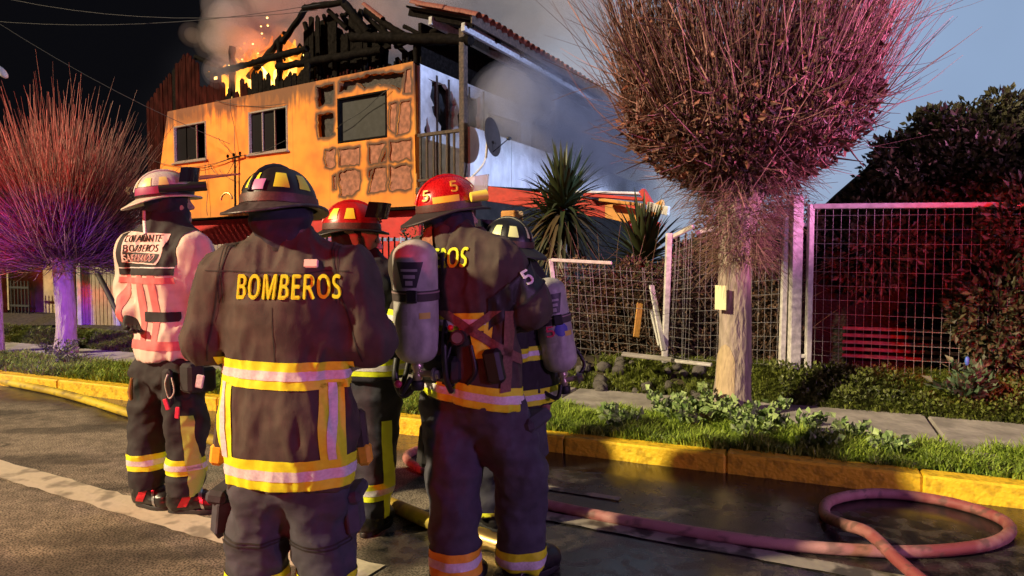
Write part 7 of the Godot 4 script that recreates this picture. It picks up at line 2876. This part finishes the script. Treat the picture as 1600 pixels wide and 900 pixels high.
	torch.tube([T * Vector3(0.145, 0.035, 0.03), T * Vector3(0.15, 0.036, -0.1), T * Vector3(0.15, 0.036, -0.12), T * Vector3(0.15, 0.036, -0.2)], [0.018, 0.018, 0.026, 0.026], 14)
	part("torch", torch.mesh(), M.black, hat)

# letters bent round a helmet: h above the rim, off out of the dome, starting at angle a0 (0 = back, positive to the right), step between letters
func helmet_text(s: String, T: Transform3D, _b: Basis, h: float, off: float, a0: float, lw: float, lh: float) -> Mesh:
	var out := MB.new()
	for i in s.length():
		var a := a0 + i * 0.27
		var th := asin(clampf(h / 0.142, 0.0, 1.0))
		var c := pow(cos(th), 0.86)
		var p := T * Vector3(sin(a) * (0.119 * c + off), h, cos(a) * (0.142 * c + off))
		var nrm := (T.basis * Vector3(sin(a) / 0.119, 0.35 / 0.142, cos(a) / 0.142)).normalized()
		var right := T.basis.y.cross(nrm).normalized()
		out.add(text_on(null, s[i], p, right, nrm.cross(right), -nrm, lw, lh, 0.0))
	return out.mesh()

func red_helmet_man():
	var z := 3.42
	var J := px3(z, {"head": [558, 376], "neck": [563, 420], "chest": [567, 470], "pelvis": [576, 570], "shl": [524, 448, 0.10], "shr": [597, 444, -0.05], "ell": [516, 520, 0.15], "elr": [604, 508, 0.02], "wrl": [545, 545, 0.3], "wrr": [600, 558, 0.22],
		"hipl": [560, 615, 0.06], "hipr": [592, 615, -0.03], "kneel": [562, 710, 0.05], "kneer": [588, 710, 0.0], "ankl": [558, 808, 0.04], "ankr": [580, 806, -0.02], "toel": [575, 815, 0.15], "toer": [600, 815, 0.1]})
	var fwd := Vector3(0.5, 0, -0.86).normalized()
	var o := person_root("firefighter in a yellow-patched red helmet, face in profile, half hidden behind the nearest man", J.ankl.lerp(J.ankr, 0.5))
	var hb := yaw_basis(82, 0, 0)
	body(o, J, fwd, hb, M.skin)
	var hem := at_px(575, 583, z)
	var f := coat_field(J, fwd, [hem, Vector3(0, -1, 0)], 0.86, 0.013)
	var src := f.mesh()
	part("coat", src.mesh(), M.navy, o)
	band(o, src, at_px(575, 567, z), Vector3.UP, 0.08)
	var ed: Vector3 = (J.shr - J.elr).normalized()
	band(o, src, J.elr.lerp(J.shr, 0.42), ed, 0.05, [plane_at(J.shr.lerp(J.elr, 0.5) - Vector3(0.075, 0, 0), Vector3.LEFT)])
	var side := fwd.cross(Vector3.UP).normalized()
	part("lettering", text_on(f, "BOMBEROS", at_px(549, 424, z) - fwd * 0.08, side, Vector3.UP, fwd, 0.3, 0.065, 0.005).mesh(), M.yellow, o)
	var hr := Field.new(J.head - Vector3(0.14, 0.16, 0.14), J.head + Vector3(0.14, 0.16, 0.14), 0.008)
	hr.cap(J.head + hb * Vector3(0, 0.035, -0.005), J.head + hb * Vector3(0, 0.02, 0.05), 0.084, 0.082, 0.03)
	hr.cap(J.head + hb * Vector3(0, -0.03, 0.05), J.head + hb * Vector3(0, -0.1, 0.06), 0.066, 0.055, 0.03)
	hr.clip((hb * Vector3(0, 0, -1)), (hb * Vector3(0, 0, -1)).dot(J.head + hb * Vector3(0, 0, -0.03)))
	hr.wrinkle(f_fine, 0.008, Vector3(12, 12, 12))
	part("hood", hr.mesh().mesh(), M.coat_black, o)
	var strap := MB.new()
	strap.tube([J.head + hb * Vector3(0.088, 0.02, -0.02), J.head + hb * Vector3(0.082, -0.05, -0.04), J.head + hb * Vector3(0.03, -0.12, -0.075)], [0.009], 6)
	part("chin_strap", strap.mesh(), M.black, o)
	var tf := trouser_field(J, fwd, 0.86, 0.0135, 0.1, hem.y + 0.04)
	var ts := tf.mesh()
	part("trousers", ts.mesh(), M.navy, o)
	band(o, ts, Vector3(0, at_px(0, 760, z).y, 0), Vector3.UP, 0.085)
	part("leg_stripe", shell(ts, slab(J.kneer + Vector3(0.07, 0, 0), Vector3(1, 0, 0), 0.022) + [Plane(Vector3.UP, at_px(0, 650, z).y)], 0.005).mesh(), M.lime, o)
	boots(o, J)
	gloves(o, J, fwd)
	var at: Vector3 = J.head + Vector3(-0.025, 0.05, 0)
	var hat := helmet(o, at, hb, worn(Color(0.62, 0.012, 0.014), 0.25), M.black, M_simple(Color(0.9, 0.72, 0.05), 0.4))
	eye_shield(hat, Transform3D(hb, at), M_simple(Color(0.03, 0.02, 0.03), 0.15), 0.06)
	air_tank("breathing-air cylinder on the red-helmeted man's back, only its top showing", at_px(524, 388, z + 0.02), at_px(516, 520, z + 0.02), 0.075, fwd, M.tank, Vector3(-0.3, 0, 1))

func tank_man():
	var z := 2.93
	var J := px3(z, {"head": [702, 340, 0.02], "neck": [708, 385, -0.01], "chest": [722, 455], "pelvis": [736, 575], "shl": [648, 412, 0.14], "shr": [780, 412, -0.10], "ell": [640, 500, 0.22], "elr": [828, 478, -0.06], "wrl": [720, 520, 0.38], "wrr": [768, 512, 0.22],
		"hipl": [702, 630, 0.05], "hipr": [772, 625, -0.05], "kneel": [710, 755, -0.08], "kneer": [812, 738, -0.05], "ankl": [712, 925, -0.18], "ankr": [815, 876, -0.04], "toel": [742, 925, -0.04], "toer": [858, 893, 0.08]})
	var fwd := Vector3(0.58, 0, -0.81).normalized()
	var side := fwd.cross(Vector3.UP).normalized()
	var o := person_root("firefighter in a red helmet numbered 5 with a grey air cylinder on his back", J.ankl.lerp(J.ankr, 0.5))
	var hb := yaw_basis(68, 9, -3)
	body(o, J, fwd, hb, M.skin)
	var hem := at_px(736, 622, z)
	var hn := Vector3(-0.13, -1, 0.0).normalized()
	var f := coat_field(J, fwd, [hem, hn], 0.98, 0.0098)
	var src := f.mesh()
	part("coat", src.mesh(), M.coat, o)
	# hem band and the chest band of the coat
	band(o, src, at_px(736, 605, z), -hn, 0.095)
	band(o, src, at_px(735, 497, z), Vector3(-0.04, 1, 0), 0.075, [plane_at(J.shr + side * 0.0, side), plane_at(J.chest + Vector3(0.14, 0, 0), Vector3.RIGHT)], M.yellow)
	part("brace_stripe", shell(src, slab(at_px(748, 520, z), Vector3(1, 0.2, 0), 0.022) + [Plane(Vector3.UP, at_px(0, 500, z).y), Plane(Vector3.DOWN, -at_px(0, 550, z).y), Plane(Vector3.FORWARD, -J.chest.z + 0.02)], 0.005).mesh(), M.yellow, o)
	part("brace_stripe", shell(src, slab(at_px(764, 515, z), Vector3(1, -0.1, 0), 0.018) + [Plane(Vector3.UP, at_px(0, 495, z).y), Plane(Vector3.DOWN, -at_px(0, 540, z).y), Plane(Vector3.FORWARD, -J.chest.z + 0.02)], 0.005).mesh(), M.yellow, o)
	# lettering across the back; the cylinder hides most of it
	part("lettering", text_on(f, "BOMBEROS", at_px(672, 404, z - 0.1), Vector3(side.x, 0.04, side.z), Vector3(0.02, 1, 0), fwd, 0.34, 0.078, 0.005).mesh(), M.yellow, o)
	# harness straps over the coat
	var strap := M_noise(Color(0.1, 0.035, 0.025), Color(0.3, 0.13, 0.09), 0.05, 0.2, 0.7, 0.03, 0.3, 231)
	var backonly := [Plane(Vector3.FORWARD, -J.chest.z + 0.03)]
	var low := [Plane(Vector3.UP, at_px(0, 480, z).y), Plane(Vector3.DOWN, -at_px(0, 600, z).y), Plane(Vector3.LEFT, -at_px(690, 500, z).x), Plane(Vector3.RIGHT, at_px(812, 500, z).x)]
	for s in [[at_px(745, 512, z), Vector3(0.55, 0.83, 0), 0.018], [at_px(735, 510, z), Vector3(-0.6, 0.8, 0), 0.016], [at_px(792, 545, z), Vector3(1, -0.06, 0), 0.02]]:
		var mb := shell(src, slab(s[0], s[1], s[2]) + low + backonly, 0.009)
		if mb.v.size():
			part("harness_strap", mb.mesh(), strap, o)
	part("shoulder_strap", shell(src, slab(at_px(676, 395, z), Vector3(1, 0.1, 0), 0.024) + [Plane(Vector3.DOWN, -at_px(0, 420, z).y)], 0.012).mesh(), M_noise(Color(0.2, 0.06, 0.025), Color(0.42, 0.16, 0.07), 0.05, 0.2, 0.7, 0.03, 0.3, 232), o)
	# armband with a white 5
	var ad: Vector3 = (J.shr - J.elr).normalized()
	var arm := [plane_at(J.elr.lerp(J.shr, 0.5) - Vector3(0.11, 0, 0), Vector3.LEFT)]
	part("armband", shell(src, slab(J.elr.lerp(J.shr, 0.45), ad, 0.05) + arm, 0.006).mesh(), M.black, o)
	var rim := part("armband_edge", shell(src, slab(J.elr.lerp(J.shr, 0.45) + ad * 0.05, ad, 0.004) + arm, 0.008).mesh(), M.coat_black, o)
	part("armband_edge", shell(src, slab(J.elr.lerp(J.shr, 0.45) - ad * 0.05, ad, 0.004) + arm, 0.008).mesh(), M.coat_black, o)
	var into := Vector3(-0.35, -0.1, -0.93).normalized()
	part("lettering", text_on(f, "5", at_px(818, 434, z - 0.12), Vector3(0.85, 0.42, -0.3).normalized(), ad, into, 0.042, 0.062, 0.01).mesh(), M_simple(Color(0.8, 0.78, 0.8), 0.5), o)
	var cl := Field.new(J.neck - Vector3(0.2, 0.15, 0.2), J.neck + Vector3(0.2, 0.2, 0.2), 0.009)
	cl.cap(J.neck + Vector3(0, -0.04, 0), J.neck + Vector3(0.01, 0.06, 0), 0.125, 0.105, 0.02)
	cl.clip(Vector3(0.2, 1, 0).normalized(), Vector3(0.2, 1, 0).normalized().dot(J.neck + Vector3(0, 0.055, 0)))
	cl.wrinkle(f_fine, 0.014, Vector3(6, 6, 6))
	part("collar", cl.mesh().mesh(), M.coat, o)
	hood(o, J, hb, M.navy, 0.06)
	var tf := trouser_field(J, fwd, 1.03, 0.012, 0.08, hem.y + 0.02)
	var ts := tf.mesh()
	part("trousers", ts.mesh(), M.trouser, o)
	var legsplit: Vector3 = J.ankl.lerp(J.ankr, 0.5)
	band(o, ts, Vector3(0, at_px(0, 860, z).y, 0), Vector3.UP, 0.105, [plane_at(legsplit, Vector3.LEFT)])
	band(o, ts, Vector3(0, 0.158, 0), Vector3.UP, 0.095, [plane_at(legsplit, Vector3.RIGHT)], M.amber)
	var pk := MB.new()
	var q := at_px(828, 690, z - 0.02)
	pk.box(Transform3D(Basis(Vector3.BACK, 0.12) * Basis(Vector3.UP, -0.5), q), Vector3(0.11, 0.2, 0.19), 0.035)
	part("thigh_pocket", pk.mesh(), M.trouser, o)
	var fl := MB.new()
	fl.box(Transform3D(Basis(Vector3.BACK, 0.2) * Basis(Vector3.UP, -0.5), q + Vector3(0.0, 0.095, 0.012)), Vector3(0.125, 0.06, 0.2), 0.018)
	part("pocket_flap", fl.mesh(), M.trouser, o)
	var pk2 := MB.new()
	pk2.box(Transform3D(Basis(Vector3.BACK, -0.1), at_px(668, 690, z + 0.06)), Vector3(0.07, 0.2, 0.16), 0.025)
	part("thigh_pocket", pk2.mesh(), M.coat_black, o)
	boots(o, J)
	gloves(o, J, fwd)
	# radio pouch, gauges and hoses at his belt
	var rp := MB.new()
	rp.box(Transform3D(Basis(Vector3.BACK, 0.2) * Basis(Vector3.UP, -0.4), at_px(772, 572, z - 0.21)), Vector3(0.075, 0.14, 0.05), 0.014)
	part("radio_pouch", rp.mesh(), M.black, o)
	var ga := MB.new()
	ga.tube([at_px(716, 528, z - 0.2), at_px(714, 528, z - 0.23)], [0.034, 0.03], 16)
	var gauge := part("pressure_gauge", ga.mesh(), M.rubber, o)
	var gd := MB.new()
	gd.tube([at_px(714, 528, z - 0.231), at_px(714, 528, z - 0.234)], [0.022], 16)
	part("dial", gd.mesh(), M.steel, gauge)
	var tubes := MB.new()
	tubes.tube(spline([at_px(697, 500, z - 0.16), at_px(694, 540, z - 0.2), at_px(697, 590, z - 0.2), at_px(705, 612, z - 0.16)], 8), [0.012], 8)
	tubes.tube(spline([at_px(735, 540, z - 0.19), at_px(742, 580, z - 0.2), at_px(730, 600, z - 0.18)], 8), [0.01], 8)
	tubes.tube(spline([at_px(620, 560, z - 0.1), at_px(618, 590, z - 0.12), at_px(630, 618, z - 0.1), at_px(650, 600, z - 0.12)], 8), [0.014], 8)
	part("air_hose", tubes.mesh(), M.black, o)
	for k in [[704, 512, 0.012, Color(0.7, 0.02, 0.03)], [622, 600, 0.016, Color(0.4, 0.02, 0.08)]]:
		var mb := MB.new()
		mb.ball(at_px(k[0], k[1], z - 0.21), Vector3.ONE * k[2], 8, 12)
		part("red_cap", mb.mesh(), M_simple(k[3], 0.4), o)
	var bp := MB.new()
	bp.box(Transform3D(Basis(Vector3.UP, -0.6), at_px(690, 575, z - 0.12)), Vector3(0.2, 0.11, 0.07), 0.02)
	part("waist_pad", bp.mesh(), M.rubber, o)
	# helmet
	var at: Vector3 = J.head + Vector3(0.0, 0.032, 0)
	var hat := helmet(o, at, hb, worn(Color(0.7, 0.01, 0.014), 0.2), worn(Color(0.04, 0.03, 0.035), 0.4), M.goldpaint, false)
	var T := Transform3D(hb, at)
	for k in [[0.55, 0.072], [1.62, 0.098]]:
		part("lettering", helmet_text("5", T, hb, k[1], 0.004, k[0], 0.03, 0.046), M.goldpaint, hat)
	var dome: MB = M.last_dome
	var vs := (T.basis * Vector3(sin(1.25), 0, cos(1.25))).normalized()
	var ss := T.basis.y.cross(vs).normalized()
	part("yellow_bar", shell(dome, [plane_at(T * Vector3(0, 0.062, 0), hb.y), plane_at(T * Vector3(0, 0.036, 0), -hb.y), plane_at(at + ss * 0.05, ss), plane_at(at - ss * 0.06, -ss), plane_at(at, -vs)], 0.003).mesh(), M.goldpaint, hat)
	var clear := M_simple(Color(0.85, 0.8, 0.78), 0.1)
	clear.albedo_color.a = 0.35
	clear.transparency = BaseMaterial3D.TRANSPARENCY_ALPHA
	eye_shield(hat, T, clear, 0.055)
	var hl := MB.new()
	hl.tube([T * Vector3(0.13, 0.045, -0.06), T * Vector3(0.135, 0.045, -0.13)], [0.02, 0.024], 12)
	part("helmet_torch", hl.mesh(), M_simple(Color(0.8, 0.75, 0.1), 0.4), hat)
	# his cylinder
	var r: Array = air_tank("scuffed upright grey air cylinder on the back of the man numbered 5", at_px(648, 374, z - 0.20), at_px(652, 566, z - 0.17), 0.090, fwd, M.tank, Vector3(-0.15, 0, 1))

func bending_man():
	var z := 3.5
	var J := px3(z, {"head": [791, 394], "neck": [806, 430, -0.02], "chest": [818, 480], "pelvis": [822, 585], "shl": [790, 462, 0.15], "shr": [800, 455, -0.16], "ell": [770, 520, 0.2], "elr": [795, 540, -0.2], "wrl": [770, 580, 0.0], "wrr": [790, 590, -0.1],
		"hipl": [805, 615, 0.09], "hipr": [812, 615, -0.07], "kneel": [785, 715, 0.08], "kneer": [768, 715, -0.06], "ankl": [800, 820, 0.09], "ankr": [768, 826, -0.04], "toel": [775, 822, 0.2], "toer": [742, 835, 0.05]})
	var fwd := Vector3(-0.85, 0, -0.52).normalized()
	var o := person_root("firefighter in a black helmet bending down behind the man numbered 5", J.ankl.lerp(J.ankr, 0.5))
	var hb := yaw_basis(-58, 6, 0)
	body(o, J, fwd, hb, M.skin)
	var hem := at_px(822, 625, z)
	var f := coat_field(J, fwd, [hem, Vector3(0, -1, 0)], 0.9, 0.013)
	var src := f.mesh()
	part("coat", src.mesh(), M.coat_black, o)
	band(o, src, at_px(822, 610, z), Vector3.UP, 0.08)
	band(o, src, at_px(822, 545, z), Vector3.UP, 0.07, [], M.yellow)
	hood(o, J, hb, M.navy, 0.06)
	var tf := trouser_field(J, fwd, 0.9, 0.0135, 0.1, hem.y + 0.04)
	var ts := tf.mesh()
	part("trousers", ts.mesh(), M.navy, o)
	band(o, ts, Vector3(0, at_px(0, 798, z).y, 0), Vector3.UP, 0.08, [], M.lime)
	boots(o, J)
	gloves(o, J, fwd)
	var hat := helmet(o, J.head + Vector3(0.005, 0.03, 0), hb, worn(Color(0.018, 0.018, 0.026), 0.28), worn(Color(0.035, 0.035, 0.04), 0.4), M_simple(Color(0.85, 0.88, 0.4), 0.4))
	eye_shield(hat, Transform3D(hb, J.head + Vector3(0.005, 0.03, 0)), M_simple(Color(0.02, 0.02, 0.03), 0.15), 0.05)
	var r: Array = air_tank("pinkish grey air cylinder marked 5, tilted on the bending firefighter", at_px(852, 434, z - 0.12), at_px(878, 580, z - 0.12), 0.088, fwd, M.tank, Vector3(0.1, 0, 1))
	var T: Transform3D = r[2]
	var num := text_on(null, "5", T * Vector3(-0.035, 0.215, 0.0885), T.basis.x, T.basis.y, -T.basis.z, 0.04, 0.05, 0.0)
	part("numeral", num.mesh(), M_simple(Color(0.6, 0.03, 0.08), 0.5), r[0])
	var cy: MB = r[1]
	var c := T * Vector3(0.02, 0.215, 0)
	var disc := []
	for i in 10:
		var a := TAU * i / 10.0
		var d := T.basis.x * cos(a) + T.basis.y * sin(a)
		disc.append(plane_at(c + d * 0.032, d))
	part("blue_disc", shell(cy, disc + [plane_at(T.origin, -T.basis.z)], 0.002).mesh(), M_simple(Color(0.05, 0.06, 0.4), 0.5), r[0])
